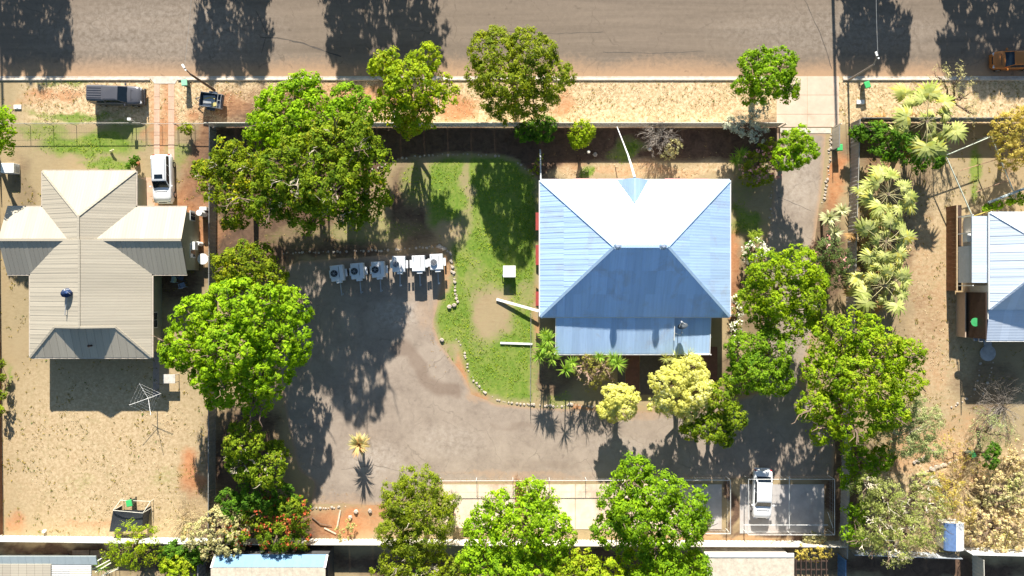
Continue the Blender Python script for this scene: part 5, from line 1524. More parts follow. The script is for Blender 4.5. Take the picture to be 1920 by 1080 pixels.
for px in (1492, 1550): 
    p = W(px, 1050, 2.2); mb = MB(); mb.b2(p.x - .05, p.y - .05, 0, p.x + .05, p.y + .05, 2.14); mb.build('post', DARKM, root)
# small blue and white shed in the bushes
bs = thing('shed', 'small rounded blue and white garden shed half hidden by straggly bushes', 'shed', W(1780, 1010))
a = W(1774, 984, 1.8); b = W(1812, 1032, 1.8)
SHW = simple('shed_white', (.68, .68, .68), .5); SHBL = simple('shed_blue', (.12, .2, .38), .5)
mb = MB(); mb.b2(a.x, b.y, 0, b.x, a.y, 1.4); mb.build('wall', FCREAM, bs)
n = 8; wdt = b.x - a.x
for i in range(n):
    t0, t1 = math.pi * i / n, math.pi * (i + 1) / n
    p0 = (a.x + wdt / 2 - math.cos(t0) * wdt / 2, 1.4 + math.sin(t0) * .4); p1 = (a.x + wdt / 2 - math.cos(t1) * wdt / 2, 1.4 + math.sin(t1) * .4)
    mb = MB(); slab_poly(mb, [Vector((p0[0], b.y - .1, p0[1])), Vector((p1[0], b.y - .1, p1[1])), Vector((p1[0], a.y + .1, p1[1])), Vector((p0[0], a.y + .1, p0[1]))], .03)
    mb.build('roof_panel', SHBL if i < 4 else SHW, bs)

# ---------------------------------------------------------------- garden structures
# rotary clothesline
root = thing('clothesline', 'white rotary clothesline with spread arms in the house shadow', 'clothesline', W(294, 742))
b = org(root); hz = 2.0
mb = MB(); mb.tube([(b.x, b.y, 0), (b.x, b.y, hz)], .04, 8); mb.build('post', WHITE, root)
tips = []
for k in range(4):
    a = k * math.pi / 2 + .35
    t_ = Vector((b.x + 1.65 * math.cos(a), b.y + 1.65 * math.sin(a), hz + .25)); tips.append(t_)
    mb = MB(); mb.tube([(b.x, b.y, hz - .35), t_], .022, 5); mb.build('arm', WHITE, root)
mb = MB()
for r in (.35, .55, .75, 1.0):
    for k in range(4):
        c = Vector((b.x, b.y, hz)); mb.tube([c.lerp(tips[k], r), c.lerp(tips[(k + 1) % 4], r)], .004, 3)
o = mb.build('line', WHITE, root); o['kind'] = 'stuff'
# net frame (dark)
NET = simple('net_charcoal', (.045, .05, .06), .75, var=.15)
root = thing('goal_frame', 'dark charcoal tarp stretched over a tube frame in the dry yard', 'shelter', W(240, 965))
A, B_, C2, D2 = W(212, 957, 1.5), W(268, 957, 1.5), W(267, 996, .9), W(205, 997, .9)
mb = MB(); g = 6; vs = []
for j in range(g + 1):
    for i in range(g + 1):
        p = A.lerp(B_, i / g).lerp(D2.lerp(C2, i / g), j / g); p.z -= .12 * math.sin(math.pi * i / g) * math.sin(math.pi * min(1, j / g + .2)); vs.append(p)
fs = [(j * (g + 1) + i, j * (g + 1) + i + 1, (j + 1) * (g + 1) + i + 1, (j + 1) * (g + 1) + i) for j in range(g) for i in range(g)]
mb.add(vs, fs); mb.add([p - Vector((0, 0, .02)) for p in vs], [tuple(reversed(f)) for f in fs]); mb.build('tarp', NET, root, smooth=True)
for (p, q) in ((A, D2), (B_, C2)):
    mb = MB(); lo = Vector((p.x, p.y, 0)); lo2 = Vector((q.x, q.y, 0)); 
    mb.add([p, q, lo2, lo, p + Vector((.02, 0, 0)), q + Vector((.02, 0, 0)), lo2 + Vector((.02, 0, 0)), lo + Vector((.02, 0, 0))], [(0, 1, 2, 3), (7, 6, 5, 4)]); mb.build('side_net', NET, root)
fr = [W(226, 938, .6), W(282, 940, .6), W(268, 962, 1.6), W(212, 957, 1.6)]
mb = MB()
for i in range(4): mb.tube([fr[i], fr[(i + 1) % 4]], .03, 5); mb.tube([fr[i], (fr[i].x, fr[i].y, 0)], .03, 5)
mb.tube([fr[1], (fr[1].x, fr[1].y - 2.2, 0.05)], .025, 5)
mb.build('tube_frame', simple('frame_white', (.6, .58, .5), .5), root)
def table(name, label, px, py, w, d, h, mat, cat='table', rz=0):
    p = W(px, py, 0); root = thing(name, label, cat, p, None, rz)
    mb = MB(); mb.box((0, 0, h), (w, d, .05)); mb.build('tabletop', mat, root, world=False, bevel=.01)
    for sx_ in (-1, 1):
        for sy_ in (-1, 1): mb = MB(); mb.box((sx_ * (w / 2 - .08), sy_ * (d / 2 - .08), h / 2 - .015), (.06, .06, h - .03)); mb.build('leg', mat, root, world=False)
    return root
table('table', 'pale folding table beside the big bright tree and clothesline', 326, 708, 1.2, .9, .95, simple('table_pale', (.55, .52, .46), .6))
# white box at the western edge, small bits on lawns
p = W(14, 315, .9); root = thing('air_cooler', 'white box unit by the fence near the bright green tree', 'cooler', (p.x, p.y, 0)); mb = MB(); mb.box((p.x, p.y, .5), (1.3, 1.0, .9)); mb.build('casing', WHITE, root, bevel=.04)
for k in range(4): mb = MB(); mb.box((p.x + .66, p.y, .25 + k * .16), (.03, .8, .06)); mb.build('vent_slat', STEEL, root)
p = W(34, 201); mb = MB(); mb.box((p.x, p.y, .06), (.75, .42, .12), 0); mb.cyl((p.x, p.y), .15, .12, .15, 12); o = mb.build('meter_cover', WHITE, bevel=.015); setp(o, 'small white concrete meter cover in the verge beside the grey wagon', 'meter cover')
p = W(255, 229); mb = MB(); mb.tube([(p.x, p.y, 0), (p.x, p.y, 1.0)], .04, 6); mb.box((p.x, p.y, 1.15), (.34, .26, .32)); o = mb.build('letterbox', WHITE); setp(o, 'white letterbox on the low wire fence by the wheel strips', 'letterbox')
p = W(1612, 192); mb = MB(); mb.box((p.x, p.y, .1), (.78, .42, .2)); mb.cyl((p.x, p.y), .14, .2, .22, 12); o = mb.build('utility_box', WHITE, bevel=.02); setp(o, 'low white utility cover in the dry verge below the green lidded bin', 'utility cover')
p = W(85, 995); mb = MB(); mb.cyl((p.x, p.y), .16, 0, .3, 12); o = mb.build('bucket', WHITE, bevel=.02); setp(o, 'small white bucket near the pale rear fence', 'bucket')
p = W(208, 284); mb = MB(); mb.tube([(p.x, p.y, .05), (p.x + .3, p.y, .35), (p.x + .55, p.y + .1, .5)], [.12, .1, .06], 8); o = mb.build('garden_ornament', simple('orn_cream', (.7, .66, .4), .7)); setp(o, 'small cream garden ornament on the bright green front lawn', 'ornament')
p = W(259, 306, .0); root = thing('pot_plant', 'potted shrub with an orange pot by the corner of the cream roof', 'pot plant', p); mb = MB(); mb.cyl((p.x, p.y), .2, 0, .4, 14, 0, .27); mb.build('pot', simple('terracotta', (.55, .22, .10), .8), root)
p = W(263, 371); mb = MB(); mb.cyl((p.x, p.y), .36, 0, 1.1, 16); mb.cyl((p.x, p.y), .38, 1.1, 1.16, 16); o = mb.build('rain_barrel', FSILV, bevel=.02); setp(o, 'grey barrel standing against the cream house beside the white wagon', 'barrel')
for (px, py, lab) in ((1103, 286, 'white round stone lamp in the shaded bed in front of the blue roof'), (1217, 281, 'white round garden lamp beside the bare grey shrub')):
    p = W(px, py); mb = MB(); mb.cyl((p.x, p.y), .1, 0, .25, 10); mb.cyl((p.x, p.y), .2, .25, .55, 14, 0, .14); o = mb.build('garden_lamp', simple('lamp_cream', (.7, .66, .56), .6), bevel=.02); setp(o, lab, 'garden lamp')
# poles with lamps
POLE = simple('pole_timber', (.10, .065, .045), .8, var=.3); POLEG = simple('pole_grey', (.26, .23, .20), .6, var=.2)
def lamp_pole(label, base, h, tip, mat, r=.1):
    root = thing('street_lamp', label, 'street lamp', W(*base)); b = org(root)
    mb = MB(); mb.tube([(b.x, b.y, -.1), (b.x, b.y, h)], [r * 1.15, r * .8], 10); mb.build('pole', mat, root)
    t_ = W(*tip); mb = MB(); mb.tube([(b.x, b.y, h - .1), Vector((b.x, b.y, h)).lerp(t_, .5) + Vector((0, 0, .15)), t_], [.06, .05, .045], 8); mb.build('arm', mat, root)
    mb = MB(); d = (t_ - Vector((b.x, b.y, h))); d.z = 0; d.normalize()
    mb.bar(t_ - d * .1, t_ + d * .32, .2, .1); ln = mb.build('lamp_head', WHITE, root, bevel=.02)
    mb = MB(); mb.box(t_ - d * .35 + Vector((0, 0, .08)), (.14, .14, .1)); mb.build('sensor', WHITE, root)
lamp_pole('dark timber street lamp pole leaning over the kerb beside the small box trailer', (402, 169), 5.2, (345, 126, 5.8), POLE, .12)
lamp_pole('grey street lamp pole over the kerb by the concrete driveway apron', (1590, 151), 5.0, (1644, 103, 5.9), POLEG, .1)
# wires
def wire(label, pts, r=.018):
    mb = MB(); P = [Vector(p) for p in pts]; out = []
    a, b = P
    for i in range(13):
        t_ = i / 12; p = a.lerp(b, t_); p.z -= 1.0 * 4 * t_ * (1 - t_) * .6; out.append(p)
    mb.tube(out, r, 4); o = mb.build('power_line', simple('wire_grey', (.35, .35, .35), .5)); setp(o, label, 'power line')
wire('thin wire running from the grey street lamp away across the road', (W(1646, 100, 6.0), (33.0, 40, 8.5)))
wire('thin wire from the timber lamp pole across the road', (W(346, 124, 5.8), (-28.0, 40, 8.5)), .012)
# power poles on the far side of the street (their shadows fall on the road)
for (px, lab) in ((13, 'timber power pole across the street shading the road edge by the grey wagon'), (796, 'timber power pole across the street between the two widest tree shadows'), (1575, 'timber power pole across the street whose shadow crosses the driveway apron')):
    x = (px - 960) / S - .9; y = 36.5
    root = thing('power_pole', lab, 'power pole', (x, y, 0)); hh = {13: 10.2, 796: 6.9, 1575: 11.2}[px]
    mb = MB(); mb.tube([(x, y, -.2), (x, y, hh)], [.19, .14], 10); mb.build('pole', POLE, root)
    mb = MB(); mb.bar((x - .25, y, hh - 1), (x + .25, y, hh - 1), .1); mb.build('crossarm', POLE, root)

# ---------------------------------------------------------------- wheelie bins
BING = simple('bin_body', (.07, .10, .08), .6); LIDG = simple('bin_lid_green', (.05, .42, .12), .5, var=.08); LIDG2 = simple('bin_lid_mint', (.25, .55, .35), .5, var=.08)
def bin_(label, px, py, lid, rz=0):
    root = thing('wheelie_bin', label, 'wheelie bin', W(px, py), 'green lidded wheelie bins', rz)
    mb = MB(); mb.loft([[(-.2, -.22, .06), (.2, -.22, .06), (.2, .2, .06), (-.2, .2, .06)], [(-.27, -.3, .95), (.27, -.3, .95), (.27, .28, .95), (-.27, .28, .95)]]); mb.build('body', BING, root, world=False, bevel=.025)
    mb = MB(); mb.loft([[(-.3, -.36, .955), (.3, -.36, .955), (.3, .34, .955), (-.3, .34, .955)], [(-.27, -.3, 1.05), (.27, -.3, 1.05), (.27, .3, 1.02), (-.27, .3, 1.02)]]); mb.build('lid', lid, root, world=False, bevel=.02)
    for s_ in (-1, 1): mb = MB(); mb.tube([(s_ * .24, .26, .1), (s_ * .3, .26, .1)], .1, 12); mb.build('wheel', TYRE, root, world=False)
    mb = MB(); mb.tube([(-.22, .4, .98), (.22, .4, .98)], .02, 6); mb.build('handle', BING, root, world=False)
bin_('green lidded wheelie bin by the kerb near the wheel strips', 354, 160, LIDG2, .1)
bin_('green lidded wheelie bin by the kerb near the grey street lamp', 1617, 164, LIDG, .3)
bin_('green lidded wheelie bin against the fence beside the asphalt side drive', 1566, 280, LIDG, 0)
bin_('green lidded wheelie bin behind the charcoal tarp frame', 252, 938, LIDG, .2)
bin_('green lidded wheelie bin among the dry bushes of the east yard', 1812, 848, simple('bin_lid_dark', (.05, .25, .08), .5), .6)

# ---------------------------------------------------------------- lighting tower trailers
TW = simple('trailer_white', (.72, .74, .76), .45, var=.05); BLK = simple('fan_black', (.015, .015, .018), .5)
def tower(label, px, py, rz, var):
    """px,py: photo position of the body roof centre at 1.55 m"""
    p = W(px, py, 1.55); root = thing('plant_trailer', label, 'trailer', (p.x, p.y, 0), 'white plant trailers parked in a row', rz)
    def B(mb, nm, m, par=root, **k): return mb.build(nm, m, par, world=False, **k)
    root.scale = (.98, .98, .98)
    mb = MB(); mb.loft([[(-.62, -.78, .5), (.62, -.78, .5), (.62, .78, .5), (-.62, .78, .5)], [(-.66, -.82, 1.0), (.66, -.82, 1.0), (.66, .82, 1.0), (-.66, .82, 1.0)], [(-.64, -.80, 1.5), (.64, -.80, 1.5), (.64, .8, 1.5), (-.64, .8, 1.5)]]); body = B(mb, 'body', TW, bevel=.03)
    mb = MB(); mb.box((-.2, 0, 1.53), (.85, 1.5, .05)); B(mb, 'lid', TW, bevel=.015)
    mb = MB(); mb.box((.42, 0, 1.53), (.38, 1.5, .05)); B(mb, 'lid', TW, bevel=.015)
    mb = MB(); mb.box((.25, .1, 1.57), (.035, 1.1, .02)); B(mb, 'seam', BLK)
    if var != 1:
        mb = MB(); mb.cyl((-.24, -.02), .34, 1.55, 1.75, 24); f = B(mb, 'fan_housing', BLK if var == 0 else STEEL, bevel=.01)
        mb = MB(); mb.cyl((-.24, -.02), .29, 1.752, 1.758, 24); B(mb, 'grille', BLK if var == 0 else simple('fan_grey', (.14, .15, .17), .4, .4), f)
        for k in range(6):
            a = k * math.pi / 3; mb = MB(); mb.bar((-.24, -.02, 1.765), (-.24 + .28 * math.cos(a), -.02 + .28 * math.sin(a), 1.765), .025, .012); B(mb, 'fan_blade', STEEL, f)
    mb = MB(); mb.box((.1, -.92, 1.2), (.55, .22, .5)); B(mb, 'control_box', TW, bevel=.02)
    mb = MB(); mb.box((.16, -1.04, 1.3), (.28, .03, .16)); B(mb, 'gauge', BLK)
    for s_ in (-1, 1):
        mb = MB(); mb.tube([(s_ * .7, -.02, .3), (s_ * .88, -.02, .3)], .3, 16); B(mb, 'wheel', TYRE, bevel=.02)
        mb = MB(); mb.box((s_ * .8, -.02, .86 + (.3 if var else 0)), (.24, .8, .06)); B(mb, 'mudguard', TW, bevel=.02)
    mb = MB(); mb.bar((0, -.8, .5), (0, -2.3, .48), .09, .1); B(mb, 'drawbar', STEEL)
    mb = MB(); mb.tube([(.02, -2.15, .05), (.02, -2.15, .75)], .045, 8); mb.tube([(.02, -2.15, .05), (.02, -2.15, .0)], .1, 10); B(mb, 'jockey_wheel', TW if var == 2 else STEEL)
    mb = MB(); mb.box((0, 0, .46), (1.2, 1.6, .08)); B(mb, 'chassis', PLAST)
    mb = MB(); mb.tube([(-.45, .7, 1.55), (-.45, .7, 1.72), (-.45, .62, 1.78)], .03, 6); B(mb, 'exhaust', STEEL)
    return root
tower('white plant trailer in tree shade at the west end of the parked row', 631, 512, .12, 0)
tower('white plant trailer in tree shade, second from the west end of the row', 669, 508, .09, 0)
tower('white plant trailer in tree shade beside the first sunlit trailer', 708, 505, .06, 0)
tower('sunlit white plant trailer with grey round fan beside the shaded ones', 747, 495, .0, 2)
tower('sunlit white plant trailer with a plain lid and no fan', 784, 494, .03, 1)
tower('sunlit white plant trailer with grey fan at the stone edged lawn end', 818, 491, .05, 2)

# ---------------------------------------------------------------- vehicles
WPAINT = paint('paint_white', (.75, .76, .77)); GPAINT = paint('paint_grey', (.115, .115, .13), .35, .3); OPAINT = paint('paint_orange', (.45, .16, .035), .32, .3)
p = W(304, 335, 1.0)
vehicle('parked_wagon', 'white four wheel drive wagon parked beside the cream house', 'car', p, -math.pi / 2 + .03, 4.85, 1.88, 1.24, 1.20, 1.74, (-2.32, -2.18, .32, .98), WPAINT, 0, sunroof=True, rails=True)
p = W(1431, 928, 1.0)
vehicle('parked_sedan', 'white sedan parked in the wire enclosure, half in tree shade', 'car', p, -math.pi / 2 - .03, 4.95, 1.9, 1.02, 1.0, 1.42, (-1.95, -1.25, .62, 1.2), WPAINT, 0)
p = W(217, 178, 1.0)
vehicle('parked_ute', 'dark grey ute with ribbed canopy parked on the grass verge', 'car', p, -.02, 5.15, 1.86, 1.12, 1.14, 1.80, (-1.2, -1.0, .55, 1.25), GPAINT, 0, canopy=(-2.5, -.75), bull=True)
p = W(1906, 111, 1.0)
vehicle('parked_hatchback', 'orange car parked at the kerb at the end of the street', 'car', p, math.pi + .02, 4.5, 1.8, 1.0, .98, 1.48, (-2.0, -1.5, .45, 1.15), OPAINT, 0)
# box trailer
p = W(398, 189, .6); root = thing('box_trailer', 'small dark box trailer with cage rails parked at an angle on the verge', 'trailer', (p.x, p.y, 0), None, -.14)
NV = simple('trailer_navy', (.03, .045, .075), .5)
mb = MB(); mb.box((0, 0, .48), (2.2, 1.35, .06)); mb.build('floor', NV, root, world=False)
for s_ in (-1, 1): mb = MB(); mb.box((0, s_ * .69, .72), (2.26, .04, .44)); mb.build('side_panel', simple('trailer_grey', (.22, .25, .29), .4, .3), root, world=False, bevel=.008)
for s_ in (-1, 1): mb = MB(); mb.box((s_ * 1.11, 0, .72), (.04, 1.32, .44)); mb.build('end_panel', NV, root, world=False, bevel=.008)
mb = MB(); mb.tube([(.75, -.66, .95), (.75, -.66, 1.15), (.75, .66, 1.15), (.75, .66, .95)], .03, 6); mb.tube([(1.08, -.66, .95), (1.08, -.66, 1.15), (1.08, .66, 1.15), (1.08, .66, .95)], .03, 6); mb.tube([(.75, 0, 1.15), (1.08, 0, 1.15)], .03, 6); mb.build('cage_rail', STEEL, root, world=False)
mb = MB(); mb.tube([(-.9, .1, .55), (-.2, .35, .62), (.3, .2, .7)], .05, 6); mb.box((.25, -.35, .58), (.5, .35, .15), .4); mb.build('load', simple('load_straw', (.5, .42, .15), .8), root, world=False)
mb = MB(); mb.box((-.35, .1, .53), (1.2, .8, .04), .1); mb.build('sheet', STEEL, root, world=False)
for s_ in (-1, 1): mb = MB(); mb.tube([(0, s_ * .74, .3), (0, s_ * .92, .3)], .29, 16); mb.build('wheel', TYRE, root, world=False, bevel=.02); mb = MB(); mb.box((0, s_ * .83, .64), (.85, .22, .05)); mb.build('mudguard', NV, root, world=False, bevel=.01)
mb = MB(); mb.bar((-1.1, -.4, .45), (-1.75, 0, .45), .06); mb.bar((-1.1, .4, .45), (-1.75, 0, .45), .06); mb.build('drawbar', NV, root, world=False)
mb = MB(); mb.tube([(-1.6, .1, .02), (-1.6, .1, .6)], .04, 6); mb.build('jockey_wheel', STEEL, root, world=False)

# tilted pole frame over the east yard
GP = simple('frame_green_white', (.60, .66, .55), .5); RP = simple('frame_rust', (.42, .24, .15), .7)
root = thing('pole_frame', 'tilted open pole frame of pale and rusty tubes over the east yard', 'frame', W(1840, 330))
PTS = {'a': (1772, 289, 2.0), 'b': (1858, 255, 2.0), 'c': (1823, 405, 2.0), 'd': (1905, 370, 2.0)}
def tb(a, b, r, m): mb = MB(); mb.tube([W(*a), W(*b)], r, 6); mb.build('pole', m, root)
tb(PTS['a'], PTS['c'], .06, GP); tb(PTS['b'], PTS['d'], .055, GP); tb((1743, 304, 1.8), (1856, 257, 2.0), .045, GP); tb((1800, 320, 2.0), (1875, 297, 2.0), .035, RP); tb((1830, 360, 2.0), (1893, 337, 2.0), .035, RP); tb((1853, 380, 2.0), (1925, 352, 2.2), .13, simple('gutter_teal', (.4, .47, .48), .5)); tb((1826, 405, 2), (1890, 383, 2.2), .04, simple('tube_yellow', (.5, .42, .08), .6))
for q in PTS.values(): v = W(*q); mb = MB(); mb.tube([v, (v.x, v.y, 0)], .05, 6); mb.build('post', GP, root)

# ---------------------------------------------------------------- stones
STN = simple('stone_pale', (.46, .39, .32), .9, var=.3, scale=2, bump=.3)
def stone_mb(mb, c, r, rnd):
    pts = []
    for (u, n) in ((-.8, 5), (0, 7), (.75, 5)):
        pts.append([(c[0] + r * math.cos(k * 6.283 / 6 + rnd.uniform(-.25, .25)) * math.sqrt(max(.1, 1 - u * u)) * rnd.uniform(.8, 1.2), c[1] + r * math.sin(k * 6.283 / 6) * math.sqrt(max(.1, 1 - u * u)) * rnd.uniform(.75, 1.15), c[2] + u * r * .55 + r * .4) for k in range(6)])
    mb.loft(pts)
def stone_line(label, pts, step, r, name='stone_edging', seed=1, gapp=.1):
    rnd = random.Random(seed); mb = MB(); carry = 0
    for a, b in zip(pts[:-1], pts[1:]):
        A, B = W(*a), W(*b); L = (B - A).length; q = carry
        while q < L:
            p = A.lerp(B, q / L)
            if rnd.random() > gapp: stone_mb(mb, (p.x + rnd.uniform(-.1, .1), p.y + rnd.uniform(-.1, .1), -.03), r * rnd.uniform(.4, 1.2), rnd)
            q += step * rnd.uniform(.8, 1.3)
        carry = q - L
    o = mb.build(name, STN); setp(o, label, 'stone edging'); o['kind'] = 'stuff'
stone_line('curved line of small stones in shade along the top of the lawn', [(690, 322), (748, 298), (800, 291), (870, 290), (930, 292), (968, 303), (990, 318), (1008, 338)], .45, .14, seed=1)
stone_line('straight line of pale stones above the parked trailers', [(530, 474), (620, 472), (700, 470), (760, 466), (815, 463)], .34, .15, seed=2)
stone_line('pale stones curving down beside the easternmost trailer', [(820, 462), (838, 466), (846, 482), (848, 505), (852, 530), (855, 552), (857, 566)], .26, .17, seed=3, gapp=.02)
stone_line('pale stones edging the lower curve of the lawn', [(857, 636), (868, 652), (872, 670), (878, 695), (888, 712), (905, 735), (925, 746), (958, 756), (1000, 760)], .3, .14, seed=4)
stone_line('pale stones between the yucca bed and the asphalt', [(1000, 760), (1040, 762), (1070, 759), (1115, 762), (1125, 760)], .32, .16, seed=5)
stone_line('stones edging the asphalt side drive by the fence', [(1557, 252), (1555, 300), (1552, 330), (1546, 372), (1540, 385)], .3, .15, seed=6)
stone_line('stones in shade between the side drive and the blue roofed house', [(1448, 330), (1446, 380), (1444, 430), (1442, 470)], .45, .14, seed=7)
stone_line('row of pale stones along the dirt patch below the small palm', [(584, 952), (612, 954), (640, 950), (650, 952)], .28, .15, seed=8)
stone_line('curved stone path edging in the shade of the white roofed house', [(1838, 680), (1832, 715), (1826, 740), (1800, 755), (1772, 770)], .4, .15, seed=9)
stone_line('second curved stone path edging nearest the white house', [(1862, 680), (1855, 705), (1845, 735), (1838, 750)], .4, .15, seed=10)
stone_line('broken line of white stones among the straggly bushes', [(1740, 855), (1710, 868)], .25, .2, seed=11); stone_line('white stones below the green bin of the east yard', [(1800, 862), (1770, 872), (1745, 880), (1720, 890)], .25, .22, seed=12)
stone_line('stones beside the narrow bed of the white flowering shrubs', [(1375, 560), (1372, 600), (1370, 650)], .4, .15, seed=13)
stone_line('broken white stones at the head of the side drive', [(1440, 300), (1430, 330)], .5, .15, seed=14)
rnd = random.Random(9)
for i, (x, y, lab) in enumerate(((824, 462, 'largest pale flat stone at the corner of the stone edging by the trailers'), (832, 466, 'pale stone just east of the largest corner stone'), (852, 572, 'long pale stone at the foot of the curved edging'), (843, 575, 'short pale stone beside the foot of the curved edging'), (829, 637, 'single round white stone on the asphalt edge'), (668, 959, 'white stone on orange dirt below the small palm'), (694, 957, 'white stone beside the olive feathery tree'), (657, 970, 'brown stone on the orange dirt patch'), (1115, 290, 'small brown stone near the white garden lamp'))):
    p = W(x, y); mb = MB(); stone_mb(mb, (p.x, p.y, 0), .26, rnd); o = mb.build('boulder', STN, smooth=False); setp(o, lab, 'stone')
# branches/planks on the orange dirt patch
p = W(636, 965); mb = MB(); mb.bar(W(638, 957, .08), W(632, 990, .08), .16, .08); o = mb.build('plank', simple('plank_pale', (.6, .5, .38), .8)); setp(o, 'pale timber plank lying on the orange dirt below the small palm', 'plank')
mb = MB(); mb.bar(W(608, 990, .08), W(630, 1001, .08), .12, .06); o = mb.build('plank', simple('plank_pale', (.6, .5, .38), .8)); setp(o, 'shorter pale plank near the rear fence on orange dirt', 'plank')
mb = MB(); mb.tube([W(585, 970, .1), W(600, 982, .15), W(622, 986, .1)], [.06, .05, .03], 5); o = mb.build('branch', BARK); setp(o, 'fallen brown branch on the orange dirt patch', 'branch')
# ---------------------------------------------------------------- trees and plants
G_BRIGHT = foliage('leaf_bright', (0.075, 0.17, 0.010), (0.21, 0.40, 0.018), (0.34, 0.44, 0.03), 0.3)
G_VIVID = foliage('leaf_vivid', (0.055, 0.14, 0.010), (0.17, 0.33, 0.015), (0.22, 0.38, 0.03), 0.25)
G_YEL = foliage('leaf_yellow_green', (0.11, 0.20, 0.012), (0.30, 0.43, 0.02), (0.42, 0.44, 0.04), 0.35)
G_MID = foliage('leaf_mid', (0.045, 0.10, 0.010), (0.15, 0.25, 0.02), (0.36, 0.38, 0.03), 0.25)
G_DEEP = foliage('leaf_deep', (0.03, 0.085, 0.014), (0.085, 0.21, 0.022), (0.16, 0.28, 0.03), 0.2)
G_OLIVE = foliage('leaf_olive', (0.065, 0.115, 0.012), (0.19, 0.28, 0.022), (0.26, 0.28, 0.06), 0.25)
G_LIME = foliage('leaf_cream_yellow', (0.62, 0.62, 0.14), (0.85, 0.85, 0.26), (0.85, 0.85, 0.5), 0.3, 0.42)
G_GREY = foliage('leaf_grey_green', (0.16, 0.21, 0.07), (0.42, 0.47, 0.19), (0.58, 0.56, 0.32), 0.35, 0.25)
G_SILV = foliage('leaf_silver', (0.28, 0.31, 0.20), (0.62, 0.64, 0.48), (0.75, 0.74, 0.6), 0.3, 0.2)
G_TAN = foliage('leaf_dry_tan', (0.55, 0.43, 0.18), (0.85, 0.73, 0.40), (0.30, 0.30, 0.06), 0.3, 0.25)
G_GOLD = foliage('leaf_golden', (0.36, 0.28, 0.04), (0.68, 0.56, 0.14), (0.30, 0.30, 0.05), 0.3, 0.3)
G_PALEY = foliage('leaf_pale_yellow', (0.30, 0.28, 0.10), (0.66, 0.62, 0.30), (0.45, 0.30, 0.1), 0.3, 0.25)
G_PALM = foliage('palm_leaf', (0.26, 0.32, 0.06), (0.68, 0.70, 0.28), (0.5, 0.46, 0.08), 0.3, 0.3)
G_PALM2 = foliage('palm_leaf_pale', (0.34, 0.38, 0.16), (0.70, 0.70, 0.40), None, 0.3, 0.25)
G_DRYP = foliage('palm_leaf_dry', (0.30, 0.16, 0.06), (0.5, 0.33, 0.14), None, 0.3, 0.15)
PETIOLE = simple('petiole', (.50, .45, .22), .6)
G_YUC = foliage('yucca_leaf', (0.10, 0.22, 0.02), (0.34, 0.50, 0.07), (0.5, 0.5, 0.12), 0.2, 0.25)
FL_RED = foliage('flower_red', (0.45, 0.07, 0.03), (0.66, 0.17, 0.07), (0.6, 0.3, 0.1), 0.3, 0.3)
FL_WHITE = foliage('flower_white', (0.7, 0.68, 0.5), (0.85, 0.83, 0.7), None, 0.3, 0.2)
FL_PINK = foliage('flower_pink', (0.6, 0.25, 0.22), (0.75, 0.45, 0.4), None, 0.3, 0.3)

# north west grove
tree('tree', 'bright green tree behind the front fence beside the small box trailer', 'tree', [(560, 185, 42, 7), (520, 205, 40, 6.5), (595, 215, 48, 7), (540, 235, 50, 7), (500, 245, 38, 6), (575, 160, 25, 7.5)], G_BRIGHT, .20, .48, base=(600, 250))
tree('tree', 'small bright tree between the grove and the yellow green street tree', 'tree', [(655, 190, 32, 6), (672, 215, 35, 6), (640, 225, 35, 6)], G_VIVID, .19, .45, base=(690, 235))
tree('tree', 'largest dark green tree of the grove, north west of the trailers', 'tree', [(590, 290, 62, 8), (650, 270, 55, 8), (545, 330, 62, 8), (625, 345, 68, 8.5), (682, 305, 50, 7), (690, 370, 42, 5.2), (580, 390, 42, 6.5), (655, 392, 36, 5.2), (505, 380, 42, 6.5)], G_MID, .21, .55, 1.0, 26, base=(660, 380), twigs=26, stem=.22)
tree('tree', 'yellow speckled tree over the fence between cream house and grove', 'tree', [(430, 300, 42, 5.5), (415, 345, 38, 5), (450, 370, 45, 5.5), (475, 320, 42, 6), (385, 320, 22, 4.5), (440, 410, 24, 4.5)], foliage('leaf_mid2', (0.05, 0.10, 0.01), (0.16, 0.25, 0.02), (0.5, 0.48, 0.02), .3), .19, .5, base=(480, 390), twigs=8)
# trees on the verge
tree('street_tree', 'yellow green street tree with gaps over the kerb', 'tree', [(722, 118, 30, 6), (800, 112, 28, 6.5), (770, 160, 48, 6.5), (820, 175, 36, 6), (738, 200, 38, 5.5), (790, 215, 34, 5), (745, 150, 26, 6), (760, 238, 24, 4)], G_YEL, .19, .46, gap=.2, base=(775, 200), twigs=8)
tree('street_tree', 'round olive green street tree north of the lawn', 'tree', [(930, 100, 48, 5.5), (990, 105, 52, 5.8), (1030, 150, 45, 5.2), (960, 155, 55, 6), (915, 140, 42, 5), (1000, 190, 40, 4.5), (935, 195, 38, 4.5)], foliage('leaf_olive_b', (0.06, 0.11, 0.012), (0.19, 0.27, 0.025), (0.26, 0.32, 0.04), .3), .15, .42, 1.0, 34, base=(968, 195))
tree('street_tree', 'dense deep green street tree beside the concrete driveway apron', 'tree', [(1420, 120, 34, 5), (1460, 130, 38, 5.2), (1435, 155, 42, 5.2), (1400, 165, 28, 4.5), (1475, 165, 26, 4.5), (1410, 120, 22, 5)], G_VIVID, .16, .4, 1.0, 30, base=(1410, 185))
tree('silver_shrub', 'silvery pale shrub at the fence below the dense street tree', 'shrub', [(1420, 205, 22, 3), (1390, 238, 24, 2.6), (1418, 248, 22, 2.6), (1370, 235, 16, 2.2)], G_SILV, .14, .28, .8, 18, base=(1405, 245), gap=.25, aspect=.35)
